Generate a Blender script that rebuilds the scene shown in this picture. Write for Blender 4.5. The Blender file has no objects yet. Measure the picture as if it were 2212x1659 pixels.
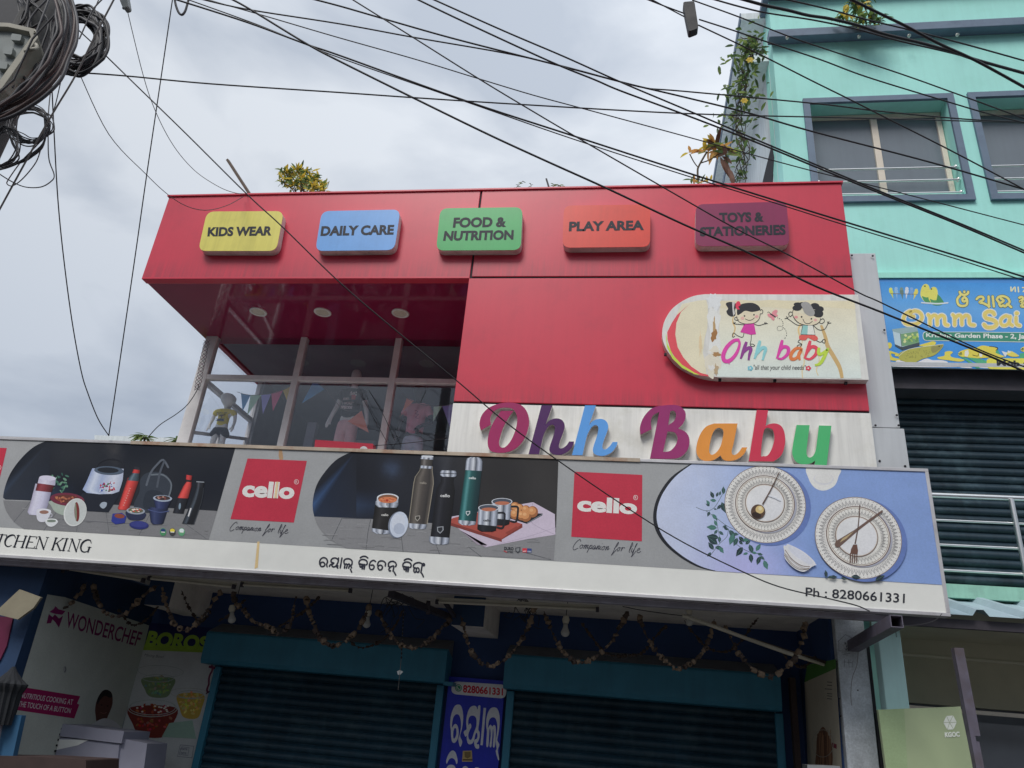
import bpy, bmesh, math, random
from mathutils import Vector, Matrix
from mathutils.geometry import tessellate_polygon
random.seed(7)
SC = bpy.context.scene
COL = SC.collection
# ---------------------------------------------------------------- camera
CAM_LOC = Vector((0, 0, 1.6))
YAW, PITCH, ROLL, FPX = -0.169736, 0.428134, 0.090928, 1620.4      # focal length in pixels of a 2212 px wide picture
_cy, _sy = math.cos(YAW), math.sin(YAW)
FW = Vector((_sy*math.cos(PITCH), _cy*math.cos(PITCH), math.sin(PITCH)))
_r = Vector((_cy, -_sy, 0)); _u = _r.cross(FW)
_c, _s = math.cos(ROLL), math.sin(ROLL)
RT = _r*_c + _u*_s
UP = _u*_c - _r*_s
cam_d = bpy.data.cameras.new('camera')
cam_d.sensor_width = 36; cam_d.lens = 36*FPX/2212; cam_d.clip_start = 0.05; cam_d.clip_end = 2000
cam = bpy.data.objects.new('camera', cam_d); COL.objects.link(cam)
cam.matrix_world = Matrix(((RT.x, UP.x, -FW.x, CAM_LOC.x), (RT.y, UP.y, -FW.y, CAM_LOC.y), (RT.z, UP.z, -FW.z, CAM_LOC.z), (0, 0, 0, 1)))
SC.camera = cam
# ---------------------------------------------------------------- world: overcast sky
SUN_EL, SUN_AZ = math.radians(52), math.radians(200)
w = bpy.data.worlds.new('World'); SC.world = w; w.use_nodes = True
nt = w.node_tree; nt.nodes.clear()
def N(t, kind, **kw):
    n = t.nodes.new(kind)
    for k, v in kw.items(): setattr(n, k, v)
    return n
out = N(nt, 'ShaderNodeOutputWorld'); bg = N(nt, 'ShaderNodeBackground'); bg.inputs[1].default_value = 0.1
sky = N(nt, 'ShaderNodeTexSky', sky_type='NISHITA'); sky.sun_disc = False; sky.sun_elevation = SUN_EL; sky.sun_rotation = SUN_AZ
tc = N(nt, 'ShaderNodeTexCoord'); mp = N(nt, 'ShaderNodeMapping'); mp.inputs['Scale'].default_value = (1.0, 1.0, 2.2); mp.inputs['Rotation'].default_value = (0.2, 0.5, 0.3)
n1 = N(nt, 'ShaderNodeTexNoise'); n1.inputs['Scale'].default_value = 3.2; n1.inputs['Detail'].default_value = 8; n1.inputs['Roughness'].default_value = 0.48; n1.inputs['Distortion'].default_value = 0.25
nt.links.new(tc.outputs['Generated'], mp.inputs[0]); nt.links.new(mp.outputs[0], n1.inputs['Vector'])
cr = N(nt, 'ShaderNodeValToRGB')
cr.color_ramp.elements[0].position = 0.38; cr.color_ramp.elements[0].color = (0.53, 0.59, 0.685, 1)
cr.color_ramp.elements[1].position = 0.58; cr.color_ramp.elements[1].color = (0.80, 0.85, 0.92, 1)
nt.links.new(n1.outputs['Fac'], cr.inputs[0])
sx = N(nt, 'ShaderNodeSeparateXYZ'); nt.links.new(tc.outputs['Generated'], sx.inputs[0])
# an overcast sky is brightest overhead and, here, towards the upper right
mr = N(nt, 'ShaderNodeMapRange'); mr.inputs[1].default_value = -0.05; mr.inputs[2].default_value = 0.8; mr.inputs[3].default_value = 7.0; mr.inputs[4].default_value = 11.2
nt.links.new(sx.outputs['Z'], mr.inputs[0])
mr2 = N(nt, 'ShaderNodeMapRange'); mr2.inputs[1].default_value = -0.7; mr2.inputs[2].default_value = 0.6; mr2.inputs[3].default_value = 0.88; mr2.inputs[4].default_value = 1.12
nt.links.new(sx.outputs['X'], mr2.inputs[0])
# the low sky behind the viewer has added dimming to shade the canopy recess
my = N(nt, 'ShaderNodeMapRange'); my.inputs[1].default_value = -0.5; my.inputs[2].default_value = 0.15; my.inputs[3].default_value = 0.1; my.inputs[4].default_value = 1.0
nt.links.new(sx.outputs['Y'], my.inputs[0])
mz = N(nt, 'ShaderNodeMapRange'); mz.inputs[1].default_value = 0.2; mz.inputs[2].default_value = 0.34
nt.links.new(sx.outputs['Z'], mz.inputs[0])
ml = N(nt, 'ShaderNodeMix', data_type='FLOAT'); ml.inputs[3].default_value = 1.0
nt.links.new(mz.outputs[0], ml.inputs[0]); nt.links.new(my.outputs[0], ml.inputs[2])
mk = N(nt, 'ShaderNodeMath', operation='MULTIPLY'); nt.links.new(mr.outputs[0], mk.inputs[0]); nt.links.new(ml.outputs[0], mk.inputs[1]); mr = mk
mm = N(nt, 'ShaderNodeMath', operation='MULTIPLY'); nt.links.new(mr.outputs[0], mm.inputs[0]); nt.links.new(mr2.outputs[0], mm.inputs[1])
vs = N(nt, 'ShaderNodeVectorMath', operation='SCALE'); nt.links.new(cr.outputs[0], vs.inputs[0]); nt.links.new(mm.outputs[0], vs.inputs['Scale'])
# bluer air towards the horizon
me_ = N(nt, 'ShaderNodeMapRange'); me_.inputs[1].default_value = 0.15; me_.inputs[2].default_value = 0.6; nt.links.new(sx.outputs['Z'], me_.inputs[0])
ti = N(nt, 'ShaderNodeMix', data_type='RGBA'); ti.inputs[6].default_value = (0.87, 0.92, 1.0, 1); ti.inputs[7].default_value = (1, 1, 1, 1); nt.links.new(me_.outputs[0], ti.inputs[0])
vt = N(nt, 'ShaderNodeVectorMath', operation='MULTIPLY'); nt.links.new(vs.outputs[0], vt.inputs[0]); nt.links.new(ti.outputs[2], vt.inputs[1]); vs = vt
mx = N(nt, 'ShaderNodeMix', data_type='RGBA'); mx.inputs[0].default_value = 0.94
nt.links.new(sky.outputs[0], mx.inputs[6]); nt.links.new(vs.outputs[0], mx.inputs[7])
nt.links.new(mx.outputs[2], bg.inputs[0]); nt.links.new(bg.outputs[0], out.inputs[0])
# ---------------------------------------------------------------- sun behind the clouds
sun_d = bpy.data.lights.new('sun', 'SUN'); sun_d.energy = 2.25; sun_d.angle = math.radians(24); sun_d.color = (1.0, 0.965, 0.92)
sun = bpy.data.objects.new('sun', sun_d); COL.objects.link(sun)
_sd = Vector((math.sin(SUN_AZ)*math.cos(SUN_EL), math.cos(SUN_AZ)*math.cos(SUN_EL), math.sin(SUN_EL)))
sun.rotation_euler = _sd.to_track_quat('Z', 'Y').to_euler(); sun.location = (0, -3, 20)
SC.view_settings.view_transform = 'Standard'; SC.view_settings.look = 'None'; SC.view_settings.exposure = 0.0; SC.view_settings.gamma = 1.0
SC.view_settings.use_curve_mapping = False
SC.cycles.max_bounces = 8; SC.cycles.transparent_max_bounces = 12
# ---------------------------------------------------------------- helpers
def s2l(v):
    v /= 255.0
    return v/12.92 if v <= 0.04045 else ((v+0.055)/1.055)**2.4
def S(r, g, b, k=0.74):
    """base colour of a surface that shows as this sRGB colour where white paper of albedo 1 would show k"""
    v = [s2l(c)/k for c in (r, g, b)]; m = max(v)
    return tuple(x*min(1.0, 0.86/m) for x in v)
def ray(x, y): return FW + RT*((x-1106)/FPX) - UP*((y-829.5)/FPX)
def PY(x, y, Y): d = ray(x, y); return CAM_LOC + d*(Y/d.y)
def PX(x, y, X): d = ray(x, y); return CAM_LOC + d*(X/d.x)
def PZ(x, y, Z): d = ray(x, y); return CAM_LOC + d*((Z-1.6)/d.z)
def planeY(Y): return (lambda x, y: PY(x, y, Y)), Vector((0, -1, 0))
def planeX(X, n=1): return (lambda x, y: PX(x, y, X)), Vector((n, 0, 0))
ORG = {}
def props(o, label=None, cat=None, group=None, kind=None):
    if label: o['label'] = label
    if cat: o['category'] = cat
    if group: o['group'] = group
    if kind: o['kind'] = kind
    return o
def thing(name, label, cat, loc, group=None):
    o = bpy.data.objects.new(name, None); COL.objects.link(o); o.empty_display_size = 0.1
    o.location = loc; ORG[o.name] = Vector(loc)
    return props(o, label, cat, group)
def catmull(pts, n=8, closed=False):
    P = [Vector(p) for p in pts]
    if len(P) < 3 and not closed: return P
    o = []; m = len(P); last = m if closed else m-1
    for i in range(last):
        if closed: a, b, c, d = P[(i-1) % m], P[i], P[(i+1) % m], P[(i+2) % m]
        else: a, b, c, d = P[max(i-1, 0)], P[i], P[i+1], P[min(i+2, m-1)]
        for k in range(n):
            t = k/n
            o.append(0.5*((2*b)+(c-a)*t+(2*a-5*b+4*c-d)*t*t+(3*b-a-3*c+d)*t*t*t))
    if not closed: o.append(P[-1])
    return o
class MB:
    def __init__(s): s.v = []; s.f = []; s.m = []; s.sm = []
    def add(s, vs, fs, mi=0, smooth=False):
        b = len(s.v); s.v += [Vector(p) for p in vs]
        for f in fs: s.f.append([b+i for i in f]); s.m.append(mi); s.sm.append(smooth)
        return s
    def box(s, x0, x1, y0, y1, z0, z1, mi=0):
        v = [(x0,y0,z0),(x1,y0,z0),(x1,y1,z0),(x0,y1,z0),(x0,y0,z1),(x1,y0,z1),(x1,y1,z1),(x0,y1,z1)]
        return s.add(v, [(0,3,2,1),(4,5,6,7),(0,1,5,4),(1,2,6,5),(2,3,7,6),(3,0,4,7)], mi)
    def hexa(s, front, back, mi=0):
        v = list(front)+list(back)
        return s.add(v, [(0,1,2,3),(7,6,5,4),(0,4,5,1),(1,5,6,2),(2,6,7,3),(3,7,4,0)], mi)
    def prism(s, pts, off, mi=0, side=None, holes=(), back=True, smooth_side=False):
        """flat outline (any plane) pushed along off; front on pts"""
        side = mi if side is None else side
        loops = [list(map(Vector, pts))]+[list(map(Vector, h)) for h in holes]
        flat = [p for l in loops for p in l]; off = Vector(off); b = len(flat)
        tris = tessellate_polygon(loops)
        s.add(flat, [t for t in tris], mi)
        if back: s.add([p+off for p in flat], [t[::-1] for t in tris], side)
        for l in loops:
            n = len(l)
            s.add(l+[p+off for p in l], [(i, i+n, (i+1) % n+n, (i+1) % n) for i in range(n)], side, smooth_side)
        return s
    def tube(s, pts, r, n=8, mi=0, caps=True, smooth=True):
        P = [Vector(p) for p in pts]; m = len(P)
        rr = r if isinstance(r, (list, tuple)) else [r]*m
        ref = None; vs = []; fs = []
        for i in range(m):
            t = (P[min(i+1, m-1)]-P[max(i-1, 0)])
            if t.length < 1e-9: t = Vector((0, 0, 1))
            t.normalize()
            if ref is None: ref = Vector((0, 0, 1)) if abs(t.z) < 0.9 else Vector((1, 0, 0))
            a = (ref-t*ref.dot(t))
            if a.length < 1e-6: a = Vector((1, 0, 0))-t*t.x
            a.normalize(); b = t.cross(a); ref = a
            for k in range(n):
                an = 2*math.pi*k/n; vs.append(P[i]+(a*math.cos(an)+b*math.sin(an))*rr[i])
        for i in range(m-1):
            for k in range(n): fs.append((i*n+k, i*n+(k+1) % n, (i+1)*n+(k+1) % n, (i+1)*n+k))
        s.add(vs, fs, mi, smooth)
        if caps: s.add(vs[:n], [tuple(range(n))[::-1]], mi); s.add(vs[-n:], [tuple(range(n))], mi)
        return s
    def bar(s, a, b, w, h=None, mi=0, upv=(0, 0, 1)):
        a, b = Vector(a), Vector(b); h = h or w; t = (b-a).normalized(); u = Vector(upv)
        sd = t.cross(u)
        if sd.length < 1e-4: sd = t.cross(Vector((1, 0, 0)))
        sd.normalize(); u = sd.cross(t)
        c = [sd*(-w/2)+u*(-h/2), sd*(w/2)+u*(-h/2), sd*(w/2)+u*(h/2), sd*(-w/2)+u*(h/2)]
        return s.hexa([a+q for q in c], [b+q for q in c], mi)
    def lathe(s, c, axis, prof, n=16, mi=0, smooth=True):
        """prof: (distance along axis, radius)"""
        c = Vector(c); t = Vector(axis).normalized(); a = Vector((0, 0, 1)) if abs(t.z) < 0.9 else Vector((1, 0, 0))
        a = (a-t*a.dot(t)).normalized(); b = t.cross(a)
        vs = [c+t*d+(a*math.cos(2*math.pi*k/n)+b*math.sin(2*math.pi*k/n))*r for d, r in prof for k in range(n)]
        fs = [(i*n+k, i*n+(k+1) % n, (i+1)*n+(k+1) % n, (i+1)*n+k) for i in range(len(prof)-1) for k in range(n)]
        return s.add(vs, fs, mi, smooth)
    def build(s, name, mats, parent=None, label=None, cat=None, group=None, kind=None, bevel=0):
        if not isinstance(mats, (list, tuple)): mats = [mats]
        if parent is not None: org = ORG[parent.name]
        else:
            lo = [min(p[i] for p in s.v) for i in range(3)]; hi = [max(p[i] for p in s.v) for i in range(3)]
            org = Vector(((lo[0]+hi[0])/2, (lo[1]+hi[1])/2, lo[2]))
        me = bpy.data.meshes.new(name); me.from_pydata([tuple(p-org) for p in s.v], [], s.f)
        for mt in mats: me.materials.append(mt)
        me.polygons.foreach_set('material_index', s.m); me.polygons.foreach_set('use_smooth', s.sm); me.update()
        o = bpy.data.objects.new(name, me); COL.objects.link(o)
        if parent is not None: o.parent = parent
        else: o.location = org
        ORG[o.name] = org
        if bevel:
            bv = o.modifiers.new('bevel', 'BEVEL'); bv.width = bevel; bv.segments = 2; bv.limit_method = 'ANGLE'
        return props(o, label, cat, group, kind)
# text outlines from Blender's built-in font
_TX = {}
def text_mesh(st, bold=0.0, shear=0.0):
    key = (st, bold, shear)
    if key in _TX: return _TX[key]
    cu = bpy.data.curves.new('lettering', 'FONT'); cu.body = st; cu.offset = bold; cu.shear = shear; cu.resolution_u = 4; cu.fill_mode = 'FRONT'
    cu.align_x = 'CENTER'; cu.space_line = 0.9
    o = bpy.data.objects.new('lettering', cu); COL.objects.link(o)
    dg = bpy.context.evaluated_depsgraph_get(); ev = o.evaluated_get(dg); me = ev.to_mesh()
    vs = [(v.co.x, v.co.y) for v in me.vertices]; fs = [tuple(p.vertices) for p in me.polygons]
    ev.to_mesh_clear(); bpy.data.objects.remove(o); bpy.data.curves.remove(cu)
    x0 = min(v[0] for v in vs); x1 = max(v[0] for v in vs); y0 = min(v[1] for v in vs); y1 = max(v[1] for v in vs)
    vs = [((x-x0)/(x1-x0), (y-y0)/(y1-y0)) for x, y in vs]
    _TX[key] = (vs, fs); return _TX[key]
def bil(q, u, v):
    (ax, ay), (bx, by), (cx, cy), (dx, dy) = q          # TL TR BR BL, v upwards
    tx, ty = ax+(bx-ax)*u, ay+(by-ay)*u; lx, ly = dx+(cx-dx)*u, dy+(cy-dy)*u
    return (lx+(tx-lx)*v, ly+(ty-ly)*v)
def ellipse(cx, cy, rx, ry, rot=0, n=32, a0=0, a1=360):
    o = []; c, s_ = math.cos(rot), math.sin(rot); full = abs(a1-a0) >= 360
    m = n if full else n+1
    for i in range(m):
        a = math.radians(a0+(a1-a0)*i/n); x, y = rx*math.cos(a), ry*math.sin(a)
        o.append((cx+x*c-y*s_, cy+x*s_+y*c))
    return o
class Print:
    """ink on a flat board: flat coloured shapes, each layer a fraction of a millimetre proud of the one below"""
    def __init__(s, plane, base=0.0015, step=0.0005, k=0.74):
        s.fn, s.n = plane; s.base = base; s.step = step*0.5; s.k = k; s.seq = 0; s.v = []; s.f = []; s.c = []
    def pt(s, x, y, L): return s.fn(x, y)+s.n*(s.base+L*s.step)
    def _c(s, col, x, y):
        if callable(col): col = col(x, y)
        return S(*col, k=s.k)
    def raw(s, pts, fs, cols, L, half=0):
        b = len(s.v); s.seq += 1; m = max(1, len(pts)); q = s.seq*0.000008/s.step; s.v += [s.pt(x, y, L+q+(0.04*(i % half)/half if half else 0)) for i, (x, y) in enumerate(pts)]
        for f in fs: s.f.append([b+i for i in f]); s.c.append([cols[i] for i in f])
    def poly(s, pts, col, L=0, holes=()):
        loops = [[Vector((x, y, 0)) for x, y in pts]]+[[Vector((x, y, 0)) for x, y in h] for h in holes]
        flat = [(p.x, p.y) for l in loops for p in l]
        s.raw(flat, [tuple(t) for t in tessellate_polygon(loops)], [s._c(col, x, y) for x, y in flat], L); return s
    def smooth(s, pts, col, L=0, n=5):
        return s.poly([(p.x, p.y) for p in catmull([(x, y, 0) for x, y in pts], n, True)], col, L)
    def ell(s, cx, cy, rx, ry, col, L=0, rot=0, n=32): return s.poly(ellipse(cx, cy, rx, ry, rot, n), col, L)
    def ring(s, cx, cy, rx, ry, w, col, L=0, rot=0, n=48):
        a = ellipse(cx, cy, rx, ry, rot, n); b = ellipse(cx, cy, rx-w, ry-w, rot, n)
        s.raw(a+b, [(i, (i+1) % n, n+(i+1) % n, n+i) for i in range(n)], [s._c(col, x, y) for x, y in a+b], L); return s
    def grid(s, q, col, L=0, nx=12, ny=8):
        pts = [bil(q, i/nx, 1-j/ny) for j in range(ny+1) for i in range(nx+1)]
        fs = [(j*(nx+1)+i, j*(nx+1)+i+1, (j+1)*(nx+1)+i+1, (j+1)*(nx+1)+i) for j in range(ny) for i in range(nx)]
        s.raw(pts, fs, [s._c(col, x, y) for x, y in pts], L); return s
    def rows(s, rows, stops, L=0, shade=None):
        """rows: (xl, yl, xr, yr) top to bottom; stops: (u, colour) across"""
        pts = []; cols = []; n = len(stops)
        for j, (xl, yl, xr, yr) in enumerate(rows):
            for u, c in stops:
                x, y = xl+(xr-xl)*u, yl+(yr-yl)*u
                pts.append((x, y)); cols.append(S(*c, k=s.k))
        fs = [(j*n+i, j*n+i+1, (j+1)*n+i+1, (j+1)*n+i) for j in range(len(rows)-1) for i in range(n-1)]
        s.raw(pts, fs, cols, L); return s
    def stroke(s, pts, w, col, L=0, smooth=True, n=6, closed=False):
        P = [Vector((x, y, 0)) for x, y in pts]
        if smooth and len(P) > 2: P = catmull(P, n, closed)
        if closed: P.append(P[0])
        m = len(P); a = []; b = []
        for i in range(m):
            t = P[min(i+1, m-1)]-P[max(i-1, 0)]
            if closed and i in (0, m-1): t = P[1]-P[m-2]
            if t.length < 1e-6: t = Vector((1, 0, 0))
            t.normalize(); nn = Vector((-t.y, t.x, 0)); wi = w(i/(m-1)) if callable(w) else w
            a.append(P[i]+nn*wi/2); b.append(P[i]-nn*wi/2)
        pts2 = [(p.x, p.y) for p in a+b]
        s.raw(pts2, [(i, i+1, m+i+1, m+i) for i in range(m-1)], [s._c(col, x, y) for x, y in pts2], L, half=m)
        if not callable(w) and w > 2 and not closed:
            for e in (P[0], P[-1]): s.ell(e.x, e.y, w/2, w/2, col, L, n=8)
        return s
    def text(s, st, q, col, L=0, bold=0.0, shear=0.0):
        vs, fs = text_mesh(st, bold, shear); pts = [bil(q, u, v) for u, v in vs]
        s.raw(pts, fs, [s._c(col, x, y) for x, y in pts], L); return s
    def build(s, name, parent=None, mat=None, label=None, cat=None, group=None):
        org = ORG[parent.name] if parent is not None else s.v[0].copy()
        me = bpy.data.meshes.new(name); me.from_pydata([tuple(p-org) for p in s.v], [], s.f)
        ca = me.color_attributes.new('Col', 'FLOAT_COLOR', 'CORNER')
        ca.data.foreach_set('color', [x for f in s.c for c in f for x in (*c, 1.0)])
        me.materials.append(mat or M['print']); me.update()
        o = bpy.data.objects.new(name, me); COL.objects.link(o); ORG[o.name] = org
        if parent is not None: o.parent = parent
        else: o.location = org
        return props(o, label, cat, group)
# ---------------------------------------------------------------- materials
M = {}
def mat(name, rgb, rough=0.6, var=0.08, scale=2.5, streak=0.0, metal=0.0, bump=0.0, stain=None, stain_amt=0.0, spec=0.5, grain=0.0, coat=0.0):
    m = bpy.data.materials.new(name); m.use_nodes = True; t = m.node_tree; p = t.nodes['Principled BSDF']
    p.inputs['Roughness'].default_value = rough; p.inputs['Metallic'].default_value = metal; p.inputs['Specular IOR Level'].default_value = spec
    if coat: p.inputs['Coat Weight'].default_value = coat; p.inputs['Coat Roughness'].default_value = 0.08
    g = N(t, 'ShaderNodeNewGeometry')
    no = N(t, 'ShaderNodeTexNoise'); no.inputs['Scale'].default_value = scale; no.inputs['Detail'].default_value = 5; no.inputs['Roughness'].default_value = 0.6
    t.links.new(g.outputs['Position'], no.inputs['Vector'])
    mr = N(t, 'ShaderNodeMapRange'); mr.inputs[1].default_value = 0.3; mr.inputs[2].default_value = 0.7; mr.inputs[3].default_value = 1-var; mr.inputs[4].default_value = 1+var
    t.links.new(no.outputs['Fac'], mr.inputs[0]); fac = mr.outputs[0]
    if grain:
        n3 = N(t, 'ShaderNodeTexNoise'); n3.inputs['Scale'].default_value = 60; n3.inputs['Detail'].default_value = 3
        t.links.new(g.outputs['Position'], n3.inputs['Vector'])
        m3 = N(t, 'ShaderNodeMapRange'); m3.inputs[1].default_value = 0.3; m3.inputs[2].default_value = 0.7; m3.inputs[3].default_value = 1-grain; m3.inputs[4].default_value = 1+grain
        t.links.new(n3.outputs['Fac'], m3.inputs[0]); mu = N(t, 'ShaderNodeMath', operation='MULTIPLY'); t.links.new(fac, mu.inputs[0]); t.links.new(m3.outputs[0], mu.inputs[1]); fac = mu.outputs[0]
    if streak:
        mpn = N(t, 'ShaderNodeMapping'); mpn.inputs['Scale'].default_value = (9, 9, 0.5); t.links.new(g.outputs['Position'], mpn.inputs[0])
        n2 = N(t, 'ShaderNodeTexNoise'); n2.inputs['Scale'].default_value = 1.6; n2.inputs['Detail'].default_value = 6; n2.inputs['Roughness'].default_value = 0.65
        t.links.new(mpn.outputs[0], n2.inputs['Vector'])
        m2 = N(t, 'ShaderNodeMapRange'); m2.inputs[1].default_value = 0.42; m2.inputs[2].default_value = 0.78; m2.inputs[3].default_value = 1.0; m2.inputs[4].default_value = 1-streak
        t.links.new(n2.outputs['Fac'], m2.inputs[0]); mu = N(t, 'ShaderNodeMath', operation='MULTIPLY'); t.links.new(fac, mu.inputs[0]); t.links.new(m2.outputs[0], mu.inputs[1]); fac = mu.outputs[0]
    vsn = N(t, 'ShaderNodeVectorMath', operation='SCALE'); vsn.inputs[0].default_value = rgb; t.links.new(fac, vsn.inputs['Scale']); colr = vsn.outputs[0]
    if stain:
        n4 = N(t, 'ShaderNodeTexNoise'); n4.inputs['Scale'].default_value = 3.2; n4.inputs['Detail'].default_value = 9; n4.inputs['Roughness'].default_value = 0.7
        t.links.new(g.outputs['Position'], n4.inputs['Vector'])
        m4 = N(t, 'ShaderNodeMapRange'); m4.inputs[1].default_value = 0.5; m4.inputs[2].default_value = 0.72; m4.inputs[3].default_value = 0.0; m4.inputs[4].default_value = stain_amt
        t.links.new(n4.outputs['Fac'], m4.inputs[0])
        mxn = N(t, 'ShaderNodeMix', data_type='RGBA'); t.links.new(m4.outputs[0], mxn.inputs[0]); t.links.new(colr, mxn.inputs[6]); mxn.inputs[7].default_value = (*stain, 1); colr = mxn.outputs[2]
    t.links.new(colr, p.inputs['Base Color'])
    if bump:
        bp = N(t, 'ShaderNodeBump'); bp.inputs['Strength'].default_value = bump; bp.inputs['Distance'].default_value = 0.02
        t.links.new(no.outputs['Fac'], bp.inputs['Height']); t.links.new(bp.outputs[0], p.inputs['Normal'])
    M[name] = m; return m
def print_mat(name, rough, var=0.06):
    m = mat(name, (1, 1, 1), rough, var, 4.0, grain=0.05); t = m.node_tree; p = t.nodes['Principled BSDF']
    p.inputs['Specular IOR Level'].default_value = 0.28
    at = N(t, 'ShaderNodeAttribute'); at.attribute_name = 'Col'
    vsn = [n for n in t.nodes if n.type == 'VECT_MATH'][0]; t.links.new(at.outputs['Color'], vsn.inputs[0])
    return m
print_mat('print', 0.5); print_mat('matt_print', 0.7)
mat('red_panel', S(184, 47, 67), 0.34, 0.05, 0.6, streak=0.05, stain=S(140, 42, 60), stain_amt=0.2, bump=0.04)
def rain_dirt(m, bands, dirt, amt):
    """streaky grime that has run down to and gathered above the joints at these heights"""
    t = m.node_tree; p = t.nodes['Principled BSDF']; src = p.inputs['Base Color'].links[0].from_socket
    g = N(t, 'ShaderNodeNewGeometry'); sp = N(t, 'ShaderNodeSeparateXYZ'); t.links.new(g.outputs['Position'], sp.inputs[0])
    tot = None
    for lo, hi in bands:
        a = N(t, 'ShaderNodeMapRange'); a.inputs[1].default_value = lo; a.inputs[2].default_value = hi; a.inputs[3].default_value = 1; a.inputs[4].default_value = 0; t.links.new(sp.outputs['Z'], a.inputs[0])
        b = N(t, 'ShaderNodeMath', operation='GREATER_THAN'); b.inputs[1].default_value = lo-0.002; t.links.new(sp.outputs['Z'], b.inputs[0])
        c = N(t, 'ShaderNodeMath', operation='MULTIPLY'); t.links.new(a.outputs[0], c.inputs[0]); t.links.new(b.outputs[0], c.inputs[1])
        if tot is None: tot = c
        else: d = N(t, 'ShaderNodeMath', operation='MAXIMUM'); t.links.new(tot.outputs[0], d.inputs[0]); t.links.new(c.outputs[0], d.inputs[1]); tot = d
    mpn = N(t, 'ShaderNodeMapping'); mpn.inputs['Scale'].default_value = (14, 14, 0.6); t.links.new(g.outputs['Position'], mpn.inputs[0])
    n2 = N(t, 'ShaderNodeTexNoise'); n2.inputs['Scale'].default_value = 1.5; n2.inputs['Detail'].default_value = 7; n2.inputs['Roughness'].default_value = 0.7; t.links.new(mpn.outputs[0], n2.inputs['Vector'])
    m2 = N(t, 'ShaderNodeMapRange'); m2.inputs[1].default_value = 0.35; m2.inputs[2].default_value = 0.7; m2.inputs[4].default_value = amt; t.links.new(n2.outputs['Fac'], m2.inputs[0])
    f = N(t, 'ShaderNodeMath', operation='MULTIPLY'); t.links.new(tot.outputs[0], f.inputs[0]); t.links.new(m2.outputs[0], f.inputs[1])
    mxn = N(t, 'ShaderNodeMix', data_type='RGBA'); t.links.new(f.outputs[0], mxn.inputs[0]); t.links.new(src, mxn.inputs[6]); mxn.inputs[7].default_value = (*dirt, 1); t.links.new(mxn.outputs[2], p.inputs['Base Color'])
rain_dirt(M['red_panel'], ((6.56, 6.86), (4.895, 5.12)), (0.12, 0.05, 0.065), 0.5)
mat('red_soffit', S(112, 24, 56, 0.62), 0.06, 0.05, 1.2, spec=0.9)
mat('joint', (0.02, 0.02, 0.025), 0.8)
mat('white_panel', (0.84, 0.83, 0.79), 0.4, 0.05, 1.5, streak=0.22, stain=S(168, 165, 150), stain_amt=0.4)
mat('white_box', (0.8, 0.76, 0.71), 0.45, 0.06, 6, streak=0.2, stain=S(120, 96, 84), stain_amt=0.55)
mat('aluminium', S(178, 176, 178), 0.42, 0.1, 5, metal=0.35, stain=S(120, 115, 115), stain_amt=0.4)
mat('rusty_trim', S(160, 146, 130), 0.6, 0.2, 6, stain=S(128, 74, 42), stain_amt=0.9)
mat('grey_acp', S(176, 178, 180), 0.34, 0.06, 1.2, streak=0.12, metal=0.25)
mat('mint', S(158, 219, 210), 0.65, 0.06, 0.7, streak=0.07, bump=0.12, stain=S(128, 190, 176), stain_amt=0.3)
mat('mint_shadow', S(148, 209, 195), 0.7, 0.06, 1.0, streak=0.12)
mat('slate_trim', S(92, 108, 126), 0.6, 0.1, 3, stain=S(60, 70, 92), stain_amt=0.4)
mat('white_wall', S(206, 214, 216), 0.7, 0.06, 1.2, streak=0.25)
mat('window_beige', S(196, 186, 172), 0.5, 0.06, 5)
mat('steel', (0.86, 0.86, 0.85), 0.34, 0.05, 8, metal=1.0)
mat('shutter_teal', S(22, 46, 58, 0.55), 0.45, 0.3, 2.2, stain=S(58, 78, 84, 0.55), stain_amt=0.45, streak=0.35, spec=0.4, bump=0.12)
mat('shutter_upper', S(30, 46, 56, 0.7), 0.42, 0.25, 2.2, stain=S(74, 96, 104, 0.62), stain_amt=0.4, streak=0.3, spec=0.4, bump=0.1)
mat('hood_teal', S(36, 92, 112, 0.5), 0.5, 0.12, 3, streak=0.15)
mat('dusty_top', S(84, 86, 90, 0.55), 0.85, 0.15, 5)
mat('blue_wall', S(26, 48, 76, 0.62), 0.7, 0.14, 2, streak=0.15)
mat('deep_blue_wall', S(28, 50, 86, 0.6), 0.7, 0.14, 2)
mat('cream_soffit', S(196, 190, 182, 0.62), 0.8, 0.1, 2.2, stain=S(140, 132, 124, 0.62), stain_amt=0.5)
mat('concrete', S(150, 154, 158, 0.6), 0.85, 0.16, 9, bump=0.35, grain=0.14, stain=S(108, 110, 114, 0.6), stain_amt=0.6)
mat('pale_green', S(178, 212, 208), 0.7, 0.05, 2, streak=0.1)
mat('dark_steel', S(120, 116, 124, 0.6), 0.55, 0.18, 6, stain=S(84, 66, 58, 0.62), stain_amt=0.5)
mat('black_steel', S(52, 48, 54, 0.62), 0.6, 0.2, 6)
mat('cable_black', (0.024, 0.023, 0.027), 0.6, 0.15, 20)
mat('cable_grey', (0.05, 0.048, 0.055), 0.55, 0.15, 20)
mat('cable_brown', (0.06, 0.034, 0.032), 0.55, 0.15, 20)
mat('cable_pale', (0.2, 0.18, 0.17), 0.55, 0.15, 20)
mat('pole_concrete', (0.07, 0.068, 0.066), 0.9, 0.2, 8, bump=0.3)
mat('box_cream', (0.34, 0.32, 0.26), 0.55, 0.12, 7, stain=(0.14, 0.12, 0.09), stain_amt=0.5)
mat('box_inside', (0.22, 0.24, 0.23), 0.5, 0.12, 7)
mat('asphalt', (0.042, 0.042, 0.044), 0.9, 0.2, 4, grain=0.2)
mat('paving', (0.07, 0.067, 0.064), 0.9, 0.15, 3, grain=0.12)
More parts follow.
